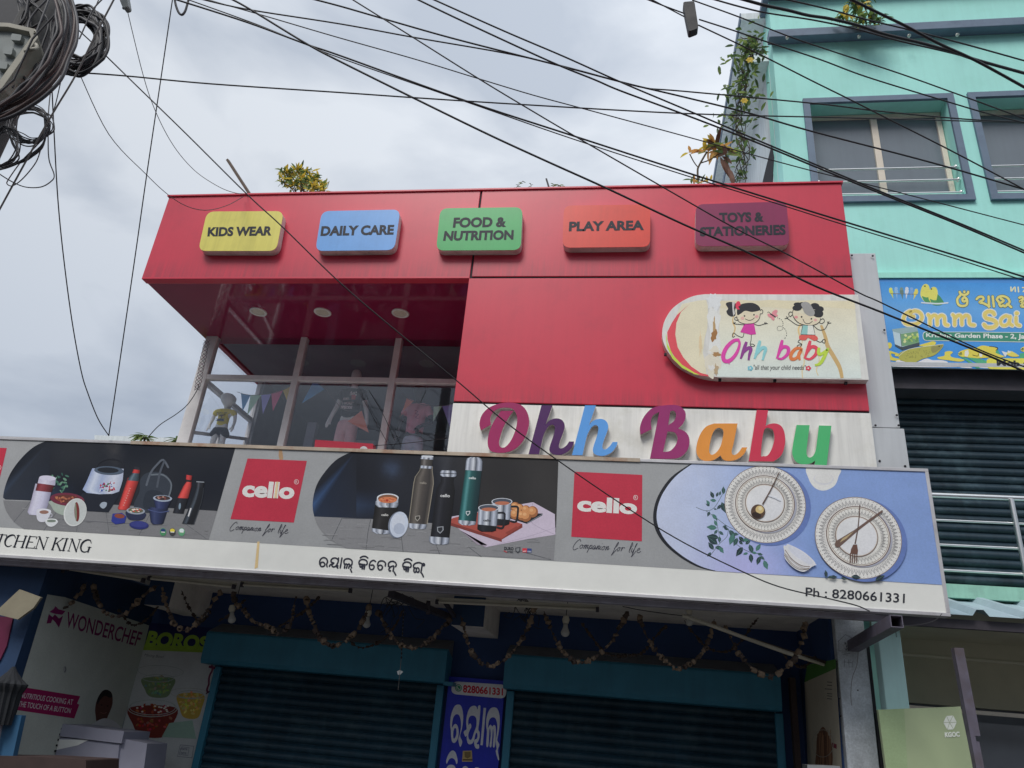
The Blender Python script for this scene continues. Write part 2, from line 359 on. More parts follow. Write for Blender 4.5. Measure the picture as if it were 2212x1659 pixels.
mat('window_alu', (0.78, 0.76, 0.75), 0.4, 0.06, 5, stain=(0.4, 0.36, 0.34), stain_amt=0.35)
mat('slab_mint', S(134, 180, 162), 0.7, 0.1, 2, streak=0.2, stain=S(90, 110, 104), stain_amt=0.4)
mat('tube_grey', S(150, 146, 152, 0.6), 0.5, 0.15, 6, stain=S(110, 92, 84, 0.6), stain_amt=0.4)
mat('post_steel', S(84, 80, 92), 0.6, 0.2, 7, stain=S(70, 58, 54), stain_amt=0.6)
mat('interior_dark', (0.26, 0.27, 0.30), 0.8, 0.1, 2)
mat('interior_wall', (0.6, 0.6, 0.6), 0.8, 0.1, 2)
mat('mannequin_white', (0.86, 0.86, 0.85), 0.35, 0.03)
mat('mannequin_dark', (0.045, 0.045, 0.05), 0.35, 0.03)
mat('skin_tan', (0.5, 0.36, 0.3), 0.4, 0.03)
mat('tee_yellow', S(214, 198, 84, 0.5), 0.9, 0.05, 9)
mat('tee_black', (0.03, 0.03, 0.035), 0.9, 0.1, 9)
mat('tee_pink', S(214, 152, 172, 0.5), 0.9, 0.05, 9)
mat('shorts_navy', (0.03, 0.035, 0.05), 0.9, 0.1, 9)
mat('trousers_pink', S(206, 166, 170, 0.5), 0.9, 0.1, 12)
mat('jeans_pale', S(196, 208, 226, 0.5), 0.9, 0.08, 12)
mat('stem', (0.09, 0.07, 0.045), 0.85, 0.2, 10)
mat('leaf_dark', (0.06, 0.105, 0.035), 0.5, 0.3, 9)
mat('leaf_mid', (0.12, 0.19, 0.055), 0.5, 0.3, 9)
mat('leaf_light', (0.24, 0.31, 0.09), 0.5, 0.3, 9)
mat('leaf_yellow', (0.66, 0.5, 0.07), 0.5, 0.2, 9)
mat('leaf_orange', (0.66, 0.36, 0.11), 0.55, 0.25, 9)
mat('leaf_brown', (0.16, 0.075, 0.045), 0.6, 0.3, 9)
mat('flower_yellow', (0.75, 0.55, 0.06), 0.5, 0.1, 9)
mat('wood', (0.12, 0.09, 0.07), 0.85, 0.2, 12)
mat('brown_board', S(44, 32, 30, 0.55), 0.7, 0.2, 6)
mat('garland_tan', (0.24, 0.17, 0.115), 0.9, 0.35, 20)
mat('garland_dark', (0.085, 0.06, 0.048), 0.9, 0.35, 20)
mat('bulb_white', (0.55, 0.55, 0.52), 0.25, 0.03)
mat('tube_cream', (0.62, 0.58, 0.47), 0.4, 0.08, 6)
mat('card_cream', (0.27, 0.24, 0.17), 0.8, 0.12, 5)
mat('board_green', S(148, 160, 126), 0.6, 0.04, 3)
mat('paper_white', S(205, 205, 200), 0.75, 0.05, 3)
mat('cabinet_white', S(136, 136, 150), 0.5, 0.06, 4)
mat('downlight', (0.78, 0.77, 0.74), 0.3, 0.03)
mat('beige_wall', S(176, 172, 152), 0.8, 0.1, 2)
mat('sheet_pale', S(150, 168, 176), 0.45, 0.06, 5, streak=0.1)
mat('cloth_dark', (0.014, 0.016, 0.02), 0.9, 0.2, 12)
mat('magenta_board', S(78, 16, 46, 0.62), 0.6, 0.1, 4)
mat('sky_blue_board', S(34, 70, 98, 0.62), 0.6, 0.08, 4)
# leaves let light through
for k_ in ('leaf_dark', 'leaf_mid', 'leaf_light', 'leaf_yellow', 'leaf_orange', 'flower_yellow'):
    t_ = M[k_].node_tree; p_ = t_.nodes['Principled BSDF']; o_ = [n for n in t_.nodes if n.type == 'OUTPUT_MATERIAL'][0]
    tl_ = N(t_, 'ShaderNodeBsdfTranslucent'); mx_ = N(t_, 'ShaderNodeMixShader'); mx_.inputs[0].default_value = 0.42
    t_.links.new(p_.inputs['Base Color'].links[0].from_socket, tl_.inputs[0]); t_.links.new(p_.outputs[0], mx_.inputs[1]); t_.links.new(tl_.outputs[0], mx_.inputs[2]); t_.links.new(mx_.outputs[0], o_.inputs[0])
# thin window glass
def glass_mat(name, tint, refl):
    m = bpy.data.materials.new(name); m.use_nodes = True; t = m.node_tree; t.nodes.clear()
    o = N(t, 'ShaderNodeOutputMaterial'); tr = N(t, 'ShaderNodeBsdfTransparent'); tr.inputs[0].default_value = (*tint, 1)
    gl = N(t, 'ShaderNodeBsdfGlossy'); gl.inputs['Roughness'].default_value = 0.02; gl.inputs[0].default_value = (0.95, 0.97, 1, 1)
    lw = N(t, 'ShaderNodeLayerWeight'); lw.inputs[0].default_value = 0.5
    fr = N(t, 'ShaderNodeMath', operation='POWER'); fr.inputs[1].default_value = 5.0; t.links.new(lw.outputs['Facing'], fr.inputs[0])
    ad = N(t, 'ShaderNodeMath', operation='MULTIPLY_ADD'); ad.inputs[1].default_value = 0.95; ad.inputs[2].default_value = refl
    mxs = N(t, 'ShaderNodeMixShader'); t.links.new(fr.outputs[0], ad.inputs[0]); t.links.new(ad.outputs[0], mxs.inputs[0]); t.links.new(tr.outputs[0], mxs.inputs[1]); t.links.new(gl.outputs[0], mxs.inputs[2]); t.links.new(mxs.outputs[0], o.inputs[0])
    M[name] = m
glass_mat('glass', (0.97, 0.975, 0.985), 0.05)
mat('dark_pane', S(94, 102, 110, 0.7), 0.22, 0.05, 1.5, streak=0.06, spec=0.6)
# ================================================================ SETTING
def structure(name, mb, mats): return mb.build(name, mats, kind='structure')
structure('road', MB().box(-150, 150, -150, 4.6, -0.3, 0.0), M['asphalt'])
structure('pavement', MB().box(-60, 60, 4.6, 200, -0.3, 0.13), M['paving'])
# ================================================================ RED SHOP BUILDING
YF, YW, YS = 7.6, 9.23, 9.4           # facade, window plane, shop front
XL, XR = -6.34, 2.48
bld = thing('shop_building', 'red clad shop building with an overhanging upper storey and blue ground floor', 'building', (-2, 9, 0.13))
# upper storey boards
b = MB(); xj = PY(1029, 500, YF).x
b.box(XL, xj-0.012, YF, YF+0.12, 6.53, 7.87); b.box(xj+0.012, XR, YF, YF+0.12, 6.555, 7.87)
b.box(XL, XL+0.08, YF+0.12, 13.2, 6.60, 7.87)
b.build('fascia', M['red_panel'], bld, label='tall red fascia band with a dark joint, running round the top', bevel=0.006)
b = MB(); b.box(xj-0.012, xj+0.012, YF+0.012, YF+0.1, 6.53, 7.868); b.box(xj+0.012, XR-0.002, YF+0.012, YF+0.1, 6.53, 6.555)
b.box(-1.955, XR-0.002, YF+0.014, YF+0.1, 4.868, 4.892)
b.build('panel_joint', M['joint'], bld)
xp = PY(1013, 603, YF).x
b = MB(); b.box(xp, XR, YF, YF+0.12, 4.892, 6.53); b.box(xp, xp+0.1, YF+0.12, YW+0.3, 4.3, 6.53)
b.build('wall_panel', M['red_panel'], bld, bevel=0.005)
b = MB(); b.box(xp-0.005, XR+0.008, YF+0.004, YF+0.12, 3.9, 4.868)
b.build('white_band', M['white_panel'], bld, label='grimy white band behind the coloured letters', bevel=0.004)
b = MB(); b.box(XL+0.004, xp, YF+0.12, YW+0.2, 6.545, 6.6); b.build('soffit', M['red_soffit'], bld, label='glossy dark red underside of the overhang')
b = MB(); b.box(XL-0.02, XR+0.02, YF-0.02, YF+0.14, 7.87, 7.892); b.build('coping', M['red_panel'], bld)
b = MB(); b.box(XL+0.08, 2.1, YF+0.12, 13.2, 7.45, 7.6); b.build('roof', M['concrete'], bld)
b = MB(); b.box(-6.1, 2.05, 9.5, 13.1, 2.9, 4.3); b.box(-6.2, xp-0.02, YW+0.02, 9.5, 2.9, 4.42); b.box(xp, 2.05, 7.75, 9.5, 3.05, 4.3); b.build('first_floor_slab', M['concrete'], bld)
# room behind the glass
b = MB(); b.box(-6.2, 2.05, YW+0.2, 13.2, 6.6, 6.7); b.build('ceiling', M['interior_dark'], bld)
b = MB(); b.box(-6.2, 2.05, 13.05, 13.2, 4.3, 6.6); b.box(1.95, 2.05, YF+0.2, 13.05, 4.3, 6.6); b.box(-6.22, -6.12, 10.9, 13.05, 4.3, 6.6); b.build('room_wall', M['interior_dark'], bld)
for i, (x, y, wd) in enumerate(((-5.35, 11.2, 0.16), (-4.9, 12.0, 0.5), (-3.6, 11.6, 0.14), (-3.0, 12.2, 0.6), (-1.9, 11.5, 0.14))):
    MB().box(x, x+wd, y, y+0.12, 4.3, 6.0).build('display_partition', M['interior_wall'] if wd > 0.3 else M['cabinet_white'], bld)
MB().box(-5.9, 1.2, 12.4, 12.9, 5.75, 5.82).build('display_shelf', M['interior_wall'], bld)
# window wall
fr = MB(); zt0, zt1 = 5.84, 5.915
for xm, wdt in ((-6.19, 0.20), (-4.72, 0.095), (-3.28, 0.095)):
    fr.box(xm-wdt/2+(0.02 if wdt > 0.15 else 0), xm+wdt/2, YW-0.05, YW+0.05, 4.42, 6.545)
for a, c in ((-6.09, -4.7675), (-4.6725, -3.3275), (-3.2325, xp-0.006)):
    fr.box(a, c, YW-0.045, YW+0.045, zt0, zt1); fr.box(a, c, YW-0.045, YW+0.045, 4.42, 4.5)
fr.build('window_frame', M['window_alu'], bld, bevel=0.006)
fr = MB(); fr.box(-6.24, -6.17, YW+0.05, 10.95, zt0+0.002, zt1-0.002); fr.box(-6.24, -6.17, 10.88, 10.95, 4.42, zt0); fr.box(-6.24, -6.17, 10.1, 10.16, 4.42, zt0); fr.bar((-6.2, 9.3, 5.05), (-6.2, 10.9, 5.55), 0.05); fr.box(-6.24, -6.17, 10.88, 10.95, zt1, 6.59)
fr.build('side_window_frame', M['window_alu'], bld)
for a, c in ((-6.09, -4.7675), (-4.6725, -3.3275), (-3.2325, xp-0.006)):
    for z0, z1 in ((4.5, zt0), (zt1, 6.54)):
        MB().box(a, c, YW-0.004, YW+0.004, z0, z1).build('window_pane', M['glass'], bld)
MB().box(-6.21, -6.202, YW+0.05, 10.88, 4.42, zt0).build('side_window_pane', M['glass'], bld)
MB().box(-6.21, -6.202, YW+0.05, 10.88, zt1, 6.54).build('side_window_pane', M['glass'], bld)
for px, py in ((558, 673), (697, 674), (865, 676)):
    c = PZ(px, py, 6.545)
    o = MB().lathe(c, (0, 0, -1), ((0, 0.118), (0.012, 0.118), (0.016, 0.11), (0.012, 0.092), (0.006, 0.09)), 28).build('downlight', M['downlight'], bld)
    MB().lathe(c, (0, 0, -1), ((0.004, 0.09), (0.0075, 0.05), (0.0085, 0.001)), 28).build('lens', M['tube_cream'], o)
# ground floor
b = MB(); b.box(-6.05, -4.99, YS, YS+0.2, 0.13, 2.9); b.box(-2.1, -1.29, YS, YS+0.2, 0.13, 2.9); b.box(1.72, 2.1, YS, YS+0.2, 0.13, 2.9); b.box(-4.99, -2.1, YS, YS+0.2, 2.02, 2.9); b.box(-1.29, 1.72, YS, YS+0.2, 2.02, 2.9)
b.box(-6.2, 2.1, 13.0, 13.2, 0.13, 2.9)
b.build('shop_front_wall', M['deep_blue_wall'], bld)
b = MB(); b.box(-6.05, 2.1, 7.3, YS+0.2, 2.875, 3.05); b.build('canopy_slab', M['cream_soffit'], bld, label='cream underside of the canopy slab')
for x0, x1, ya in ((-1.86, -1.5, 8.35), (-5.62, -5.3, 8.5)):
    o = MB().box(x0, x1, ya, YS, 2.56, 2.875).build('canopy_beam', M['cream_soffit'], bld)
    MB().box(x0+0.002, x1-0.002, ya-0.006, ya-0.001, 2.562, 2.87).build('beam_end', M['blue_wall'], o)
b = MB(); b.box(-6.8, -6.06, 7.33, YS+0.3, 0.13, 2.9); b.box(-9.5, -6.8, 7.33, YS+0.3, 0.13, 2.9); b.build('side_wall', M['blue_wall'], bld)
# right hand wall of the ground floor recess
MB().box(1.97, 2.1, 7.95, YS, 0.13, 2.875).build('recess_wall', M['deep_blue_wall'], bld)
# ---- roller shutters and hoods
def shutter_mb(x0, x1, y, z0, z1, pitch=0.098, depth=0.028):
    mb = MB(); n = int((z1-z0)/pitch)+1; prof = []
    for i in range(n):
        for t, d in ((0.0, 0.0), (0.12, 0.4), (0.3, 0.85), (0.5, 1.0), (0.7, 0.85), (0.86, 0.45), (0.93, 0.0), (0.965, -0.25)):
            z = z1-(i+t)*pitch
            if z >= z0: prof.append((z, y-d*depth))
    vs = [(x, yy, z) for z, yy in prof for x in (x0, x1)]
    mb.add(vs, [(2*i, 2*i+1, 2*i+3, 2*i+2) for i in range(len(prof)-1)], 0, True)
    return mb
for x0, x1, lab, hx0, hx1 in ((-4.9, -2.16, 'teal roller shutter left of the blue phone number board', -5.07, -2.03), (-1.24, 1.66, 'teal roller shutter right of the blue phone number board', -1.345, 1.70)):
    t = thing('roller_shutter', lab+', under a box hood', 'shutter', ((x0+x1)/2, YS, 0.13), 'roller shutters of the ground floor shop')
    shutter_mb(x0, x1, YS-0.03, 0.13, 2.2).build('curtain', M['shutter_teal'], t)
    for xx in (x0-0.085, x1):
        MB().box(xx, xx+0.085, YS-0.10, YS-0.003, 0.13, 1.985).build('guide_channel', M['hood_teal'], t, bevel=0.006)
    hb = MB(); pr = [(YS-0.003, 2.50), (9.11, 2.375), (9.085, 2.35), (9.085, 2.05), (9.11, 2.0), (YS-0.003, 1.995)]
    hb.prism([(hx0, y, z) for y, z in pr[1:]+[(YS-0.003, 2.30)]], (hx1-hx0, 0, 0))
    o = hb.build('hood', M['hood_teal'], t, bevel=0.008)
    MB().prism([(hx0+0.004, YS-0.004, 2.50), (hx0+0.004, 9.108, 2.379), (hx0+0.004, 9.108, 2.376), (hx0+0.004, YS-0.004, 2.305)], (hx1-hx0-0.008, 0, 0)).build('hood_top', M['dusty_top'], t, label='dusty grey sloping top of the hood')
MB().box(-2.04, -1.93, 9.1, YS-0.11, 1.98, 2.02).build('lip', M['hood_teal'], t)
# ================================================================ GREEN BUILDING
YG = 8.8; XG = 2.11
g = thing('green_building', 'mint green three storey building with slate coloured ledges and window trims', 'building', (5, 10, 0.13))
wins = ((2.47, 4.54, 8.51, 10.42), (4.73, 6.80, 8.51, 10.42))
TR = 0.092
b = MB()
b.box(XG, 9, YG, YG+0.3, 10.42-TR, 12.58); b.box(XG, 9, YG, YG+0.3, 7.30, 8.51+TR)
b.box(XG, 2.47+TR, YG, YG+0.3, 8.51+TR, 10.42-TR); b.box(4.54-TR, 4.73+TR, YG, YG+0.3, 8.51+TR, 10.42-TR); b.box(6.80-TR, 9, YG, YG+0.3, 8.51+TR, 10.42-TR)
b.box(XG, 2.75, YG, YG+0.3, 0.13, 7.30)
b.build('front_wall', M['mint'], g)
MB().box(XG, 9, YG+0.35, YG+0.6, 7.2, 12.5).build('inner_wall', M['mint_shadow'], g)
MB().box(XG+0.004, XG+0.3, YG+0.3, 20, 0.13, 12.56).build('side_wall', M['white_wall'], g, label='white side wall with streaks, running back')
b = MB(); b.box(XG-0.07, 9, YG-0.16, YG+0.001, 11.59, 11.75); b.box(XG-0.09, 9, YG-0.18, YG+0.3, 12.58, 12.72)
b.build('ledge', M['slate_trim'], g, bevel=0.01)
b = MB(); b.box(XG-0.34, XG+0.003, YG+0.31, 20, 11.60, 11.74); b.box(XG-0.38, XG+0.3, YG+0.31, 20, 12.57, 12.71); b.build('side_ledge', M['white_wall'], g)
b = MB(); b.box(XG-0.36, XG-0.34, YG+0.31, 20, 11.60, 11.75); b.box(XG-0.40, XG-0.38, YG+0.31, 20, 12.57, 12.72); b.build('ledge_edge', M['slate_trim'], g)
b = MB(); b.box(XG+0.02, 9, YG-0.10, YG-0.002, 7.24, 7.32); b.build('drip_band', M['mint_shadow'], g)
for x0, x1, z0, z1 in wins:
    f = MB(); e = 0.045
    f.box(x0, x1, YG-e, YG-0.001, z1-TR, z1); f.box(x0, x1, YG-e, YG-0.001, z0, z0+TR); f.box(x0, x0+TR, YG-e, YG-0.001, z0+TR, z1-TR); f.box(x1-TR, x1, YG-e, YG-0.001, z0+TR, z1-TR)
    wn = f.build('window', M['slate_trim'], g, label='wide window in a slate trim')
    a, c, lo, hi = x0+TR+0.01, x1-TR-0.01, z0+TR+0.01, z1-TR-0.01; yw = YG+0.22
    f = MB(); f.box(a, c, yw, yw+0.06, hi-0.07, hi); f.box(a, c, yw, yw+0.06, lo, lo+0.07); f.box(a, a+0.07, yw, yw+0.06, lo+0.07, hi-0.07); f.box(c-0.07, c, yw, yw+0.06, lo+0.07, hi-0.07)
    mid = (a+c)/2; f.box(mid-0.045, mid+0.045, yw-0.01, yw+0.06, lo+0.07, hi-0.07)
    f.build('sash', M['window_beige'], wn, bevel=0.005)
    for p, q in ((a+0.07, mid-0.045), (mid+0.045, c-0.07)): MB().box(p, q, yw+0.03, yw+0.04, lo+0.07, hi-0.07).build('pane', M['dark_pane'], wn)
    for zr in (z0+0.20, z0+0.42, z0+0.64):
        f = MB(); f.tube([(a-0.012, YG+0.06, zr), (c+0.012, YG+0.06, zr)], 0.017, 10)
        for xx in (a+0.02, c-0.02): f.lathe((xx-0.015, YG+0.06, zr), (1, 0, 0), ((0, 0.01), (0.005, 0.034), (0.025, 0.034), (0.03, 0.01)), 12)
        f.build('guard_bar', M['steel'], wn)
# spot light stubs under the slate ledge
for px in (1700, 1855, 1963, 2067):
    p = PY(px, 84-(px-1700)*0.017, YG-0.17); MB().lathe(p, (0, -1, 0), ((0, 0.02), (0.03, 0.026), (0.045, 0.012)), 10).build('ledge_spot', M['white_box'], g)
# niche on the side wall, a dark triangular vent
MB().prism([PX(x, y, XG-0.004) for x, y in ((1667, 312), (1652, 372), (1646, 398), (1668, 398), (1672, 340))], (0.02, 0, 0)).build('vent', M['joint'], g)
# first floor: dark shutter behind a balcony
b = MB(); b.box(2.75, 9, YG+0.06, YG+0.36, 5.75, 6.02); b.build('shutter_box', M['black_steel'], g)
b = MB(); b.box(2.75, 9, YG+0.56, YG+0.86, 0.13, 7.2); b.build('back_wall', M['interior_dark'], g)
b = MB(); b.box(2.3, 9, 8.5, YG+0.55, 3.20, 3.34); b.build('balcony_slab', M['slab_mint'], g)
b = MB(); b.box(2.6, 9, 7.9, YG+0.55, 2.86, 2.96); b.build('porch_soffit', M['beige_wall'], g)
b = MB(); b.box(2.62, 9, YG+0.45, YG+0.555, 2.2, 2.86); b.build('porch_wall', M['beige_wall'], g)
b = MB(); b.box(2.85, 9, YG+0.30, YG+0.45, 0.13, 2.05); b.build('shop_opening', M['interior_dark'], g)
b = MB(); b.tube([PY(1930, 1411, 8.5), PY(2330, 1442, 8.5)], 0.018, 8); b.build('pipe', M['beige_wall'], g)
b = MB(); b.box(2.7, 9, 8.62, 8.68, 2.10, 2.135); b.build('shutter_rail', M['window_beige'], g)
t = thing('steel_shutter', 'dark teal roller shutter on the green building behind the steel railing', 'shutter', (5.5, YG+0.3, 3.34))
shutter_mb(2.76, 8.9, YG+0.40, 3.34, 5.78, 0.10, 0.03).build('curtain', M['shutter_upper'], t)
# grey metal filler strips beside the red front
t = thing('cladding_strip', 'grey metal cladding strip between the red front and the green building', 'cladding', (2.66, 7.75, 3.9))
MB().box(2.2, 2.80, 7.72, 7.80, 4.76, 6.94).build('upper_sheet', M['grey_acp'], t, bevel=0.006)
MB().box(2.2, 2.83, 7.70, 7.78, 3.9, 4.745).build('lower_sheet', M['grey_acp'], t, bevel=0.006)
f = MB()
for px, py in ((1885, 553), (1840, 552), (1910, 713), (1937, 897), (1941, 919), (1891, 919), (1955, 1007), (1900, 996)):
    p = PY(px, py, 7.70); MB().lathe(p, (0, -1, 0), ((0, 0.012), (0.006, 0.012), (0.008, 0.001)), 8).build('rivet', M['joint'], t)
# balcony railing
t = thing('balcony_railing', 'stainless steel balcony railing in front of the dark shutter', 'railing', (5, 8.55, 3.34))
MB().tube([(2.3, 8.55, 4.31), (9, 8.55, 4.31)], 0.03, 12).build('handrail', M['steel'], t)
for z in (4.03, 3.76, 3.49): MB().tube([(2.3, 8.55, z), (9, 8.55, z)], 0.014, 8).build('rail', M['steel'], t)
for x in (4.12, 5.9, 7.7): MB().tube([(x, 8.53, 3.34), (x, 8.53, 4.29)], 0.028, 10).build('post', M['steel'], t)
# corrugated sheet awning below the balcony
t = thing('sheet_awning', 'pale corrugated metal sheet awning under the green balcony', 'awning', (5, 8, 2.97))
cs = MB(); xs = []; x = 2.45
while x < 9: xs += [(x, 0), (x+0.26, 0), (x+0.30, 0.055), (x+0.36, 0.055), (x+0.40, 0)]; x += 0.42
vs = []
for x, h in xs: vs += [(x, 7.55, 2.87+h), (x, 8.6, 3.19+h)]
cs.add(vs, [(2*i, 2*i+2, 2*i+3, 2*i+1) for i in range(len(xs)-1)])
vs2 = []
for x, h in xs: vs2 += [(x, 7.55, 2.87+h), (x, 7.55, 2.80+h)]
o = cs.build('sheet', M['sheet_pale'], t)
b = MB(); b.box(2.4, 9, 7.62, 7.68, 2.76, 2.84); b.box(2.4, 9, 8.1, 8.16, 2.90, 2.98); b.build('purlin', M['black_steel'], t)
# ================================================================ CATEGORY SIGN BOXES
def qpts(q, r, n=6):
    """rounded quad in picture pixels: TL TR BR BL"""
    o = []
    for i in range(4):
        p = Vector((*q[i], 0)); a = Vector((*q[i-1], 0)); c = Vector((*q[(i+1) % 4], 0))
        e = p+(a-p).normalized()*r; f = p+(c-p).normalized()*r
        for k in range(n+1):
            t = k/n; v = e*(1-t)**2+p*2*t*(1-t)+f*t*t; o.append((v.x, v.y))
    return o
YB = 7.49
INK = (26, 29, 40)
cats = [
 ('yellow', (200, 190, 92), [(447, 457), (613, 456), (597, 542), (428, 542)], [('KIDS WEAR', [(450, 491), (589.5, 488.5), (586, 509), (448, 511)])], 'yellow sign box reading KIDS WEAR on the red fascia'),
 ('blue', (96, 148, 206), [(695, 456), (865, 452.5), (852, 540), (681, 542)], [('DAILY CARE', [(695, 488.5), (852, 485.5), (850, 507), (692, 510)])], 'blue sign box reading DAILY CARE on the red fascia'),
 ('green', (34, 150, 74), [(951, 450), (1129, 447.5), (1125, 540), (942, 541)], [('FOOD &', [(980.6, 470), (1094.6, 468.5), (1093, 490.5), (978, 492)]), ('NUTRITION', [(960.6, 499), (1110, 496.8), (1109, 518), (957, 520.5)])], 'green sign box reading FOOD & NUTRITION on the red fascia'),
 ('orange', (200, 56, 40), [(1218, 444), (1405, 441.5), (1404.5, 533), (1215, 535)], [('PLAY AREA', [(1230, 479), (1391, 476), (1391, 497), (1228.6, 499.8)])], 'orange sign box reading PLAY AREA on the red fascia'),
 ('maroon', (124, 26, 72), [(1503, 441.5), (1699, 435), (1706, 530), (1502, 532)], [('TOYS &', [(1553, 459.5), (1649.7, 457.8), (1649.7, 479), (1554.7, 481.3)]), ('STATIONERIES', [(1512, 490.8), (1696.4, 485), (1697.4, 507.5), (1512, 510.8)])], 'maroon sign box reading TOYS & STATIONERIES on the red fascia')]
for nm, colr, q, texts, lab in cats:
    o2 = qpts(q, 17); c = PY(sum(p[0] for p in q)/4, sum(p[1] for p in q)/4, YB)
    t = thing('sign_box', lab, 'sign', (c.x, YF, c.z), 'coloured sign boxes on the red fascia')
    mt = mat('face_'+nm, S(*colr), 0.3, 0.05, 2.0, streak=0.08 if nm != 'yellow' else 0.16, stain=S(*[v*0.8 for v in colr]), stain_amt=0.25)
    MB().prism([PY(x, y, YB) for x, y in o2], (0, 0.004, 0)).build('face', mt, t)
    MB().prism([PY(x, y, YB+0.0041)+Vector((0, 0, 0)) for x, y in o2], (0, YF-YB-0.006, 0)).build('side', M['white_box'], t)
    for st, tq in texts: Print(planeY(YB), 0.002).text(st, tq, INK, 0, bold=0.045).build('lettering', t)
    (ax, ay), (bx, by) = q[3], q[2]
    for u in (0.2, 0.5, 0.8): p = PY(ax+(bx-ax)*u, ay+(by-ay)*u, YF-0.02)+Vector((0, 0, -0.008)); MB().box(p.x-0.012, p.x+0.012, p.y-0.012, p.y+0.012, p.z-0.01, p.z+0.008).build('clip', M['joint'], t)
# ================================================================ CHANNEL LETTERS  Ohh Baby
def c5(l): return [(737.3+x/3, 553+y/3) for x, y in l]
def c6(l): return [(1474.7+x/3, 553+y/3) for x, y in l]
def sm(l, n=4): return [(p.x, p.y) for p in catmull([(x, y, 0) for x, y in l], n, True)]
def sm_mixed(l, n=4):
    """points given as (x, y) are smoothed, (x, y, 1) are corners"""
    P = [Vector((p[0], p[1], 0)) for p in l]; corner = [len(p) > 2 for p in l]; m = len(l); o = []
    for i in range(m):
        j = (i+1) % m
        a = P[i-1] if not corner[i] else P[i]; d = P[(j+1) % m] if not corner[j] else P[j]; b, c = P[i], P[j]
        if corner[i] and corner[j]: o.append((b.x, b.y)); continue
        for k in range(n):
            t = k/n; v = 0.5*((2*b)+(c-a)*t+(2*a-5*b+4*c-d)*t*t+(3*b-a-3*c+d)*t*t*t); o.append((v.x, v.y))
    return o
def C5(l): return [(737.3+p[0]/3, 553+p[1]/3)+tuple(p[2:]) for p in l]
def C6(l): return [(1474.7+p[0]/3, 553+p[1]/3)+tuple(p[2:]) for p in l]
O_ = C5([(904,1130,1),(895,1085),(912,1028),(958,982),(1025,956),(1095,949),(1160,963),(1200,1003),(1217,1065),(1208,1130),(1176,1200),(1126,1250),(1065,1273),(1000,1273),(962,1257),(948,1212),(956,1150),(984,1080),(1022,1022),(1034,1003,1),(1117,1003,1),(1085,1045),(1052,1105),(1031,1165),(1022,1212),(1035,1240),(1066,1235),(1102,1190),(1130,1122),(1140,1060),(1130,1015),(1108,990),(1068,982),(1020,988),(985,1011),(966,1048),(970,1092,1)])
h_ = [(1297,968,1),(1368,968,1),(1322,1095,1),(1350,1065),(1390,1052),(1427,1061),(1446,1088),(1444,1125),(1420,1190),(1410,1230),(1417,1246),(1436,1244),(1460,1226),(1476,1202,1),(1508,1202,1),(1500,1230),(1470,1265),(1425,1287),(1380,1286),(1352,1268),(1350,1238),(1375,1162),(1384,1113),(1371,1093),(1345,1101),(1325,1130),(1308,1170),(1281,1284,1),(1213,1284,1)]
h2_ = [(p[0]+282, p[1]+(0 if p[1] < 1000 else 6 if p[1] > 1240 else 3))+tuple(p[2:]) for p in h_]
B_ = [(1383.5,939,1),(1382.5,922),(1391,900),(1410,881),(1437,875.5),(1463,875.5),(1476.5,884),(1481.5,896),(1477,913),(1465,925.5,1),(1482,934),(1489.6,950),(1485,972),(1470,987),(1448,991),(1404,990.5,1),(1424,890,1),(1411,897),(1406,910),(1407.5,927,1)]
B_h1 = [(1448,888,1),(1456,887.5),(1460.5,896),(1456,909),(1443.5,918.5,1)]
B_h2 = [(1442,932,1),(1457,934),(1463.6,946),(1459,962),(1447,974),(1432.5,976,1)]
a_ = C6([(356,1085,1),(330,1215),(318,1262),(322,1285),(341,1288),(366,1268),(384,1240,1),(419,1240,1),(396,1285),(350,1318),(300,1328),(262,1318),(245,1292,1),(204,1320),(155,1329),(114,1315),(91,1280),(90,1230),(110,1162),(150,1107),(204,1085,1)])
a_h = C6([(215,1120),(242,1114),(262,1130),(262,1165),(245,1232),(217,1273),(187,1288),(172,1265),(178,1210),(194,1150)])
b_ = C6([(480,997,1),(554,999,1),(538,1102,1),(562,1089),(602,1085),(640,1103),(661,1150),(663,1220),(640,1290),(590,1331,1),(428,1330,1)])
b_h = C6([(528,1128),(574,1119),(592,1150),(592,1200),(575,1255),(550,1292),(524,1297),(507,1284)])
y_ = C6([(738,1095,1),(823,1096,1),(806,1230),(803,1280),(815,1304),(838,1301),(858,1272),(868,1220),(883,1098,1),(964,1100,1),(930,1385,1),(846,1385,1),(860,1325,1),(825,1345),(780,1350),(738,1335),(715,1298),(711,1248)])
YL = 7.535
lets = [('O', (146, 34, 84), O_, (), 'maroon script capital O at the left end of the white band'), ('h', (72, 30, 82), C5(h_), (), 'dark purple script h beside the maroon capital O'), ('h', (88, 148, 212), C5(h2_), (), 'light blue script h between the purple letter and the capital B'),
        ('B', (138, 34, 94), B_, (B_h1, B_h2), 'maroon script capital B in the middle of the white band'), ('a', (218, 140, 52), a_, (a_h,), 'orange script letter a after the capital B'), ('b', (188, 40, 66), b_, (b_h,), 'red script lower case b between the orange and green letters'), ('y', (66, 166, 100), y_, (), 'green script letter y at the right end of the white band')]
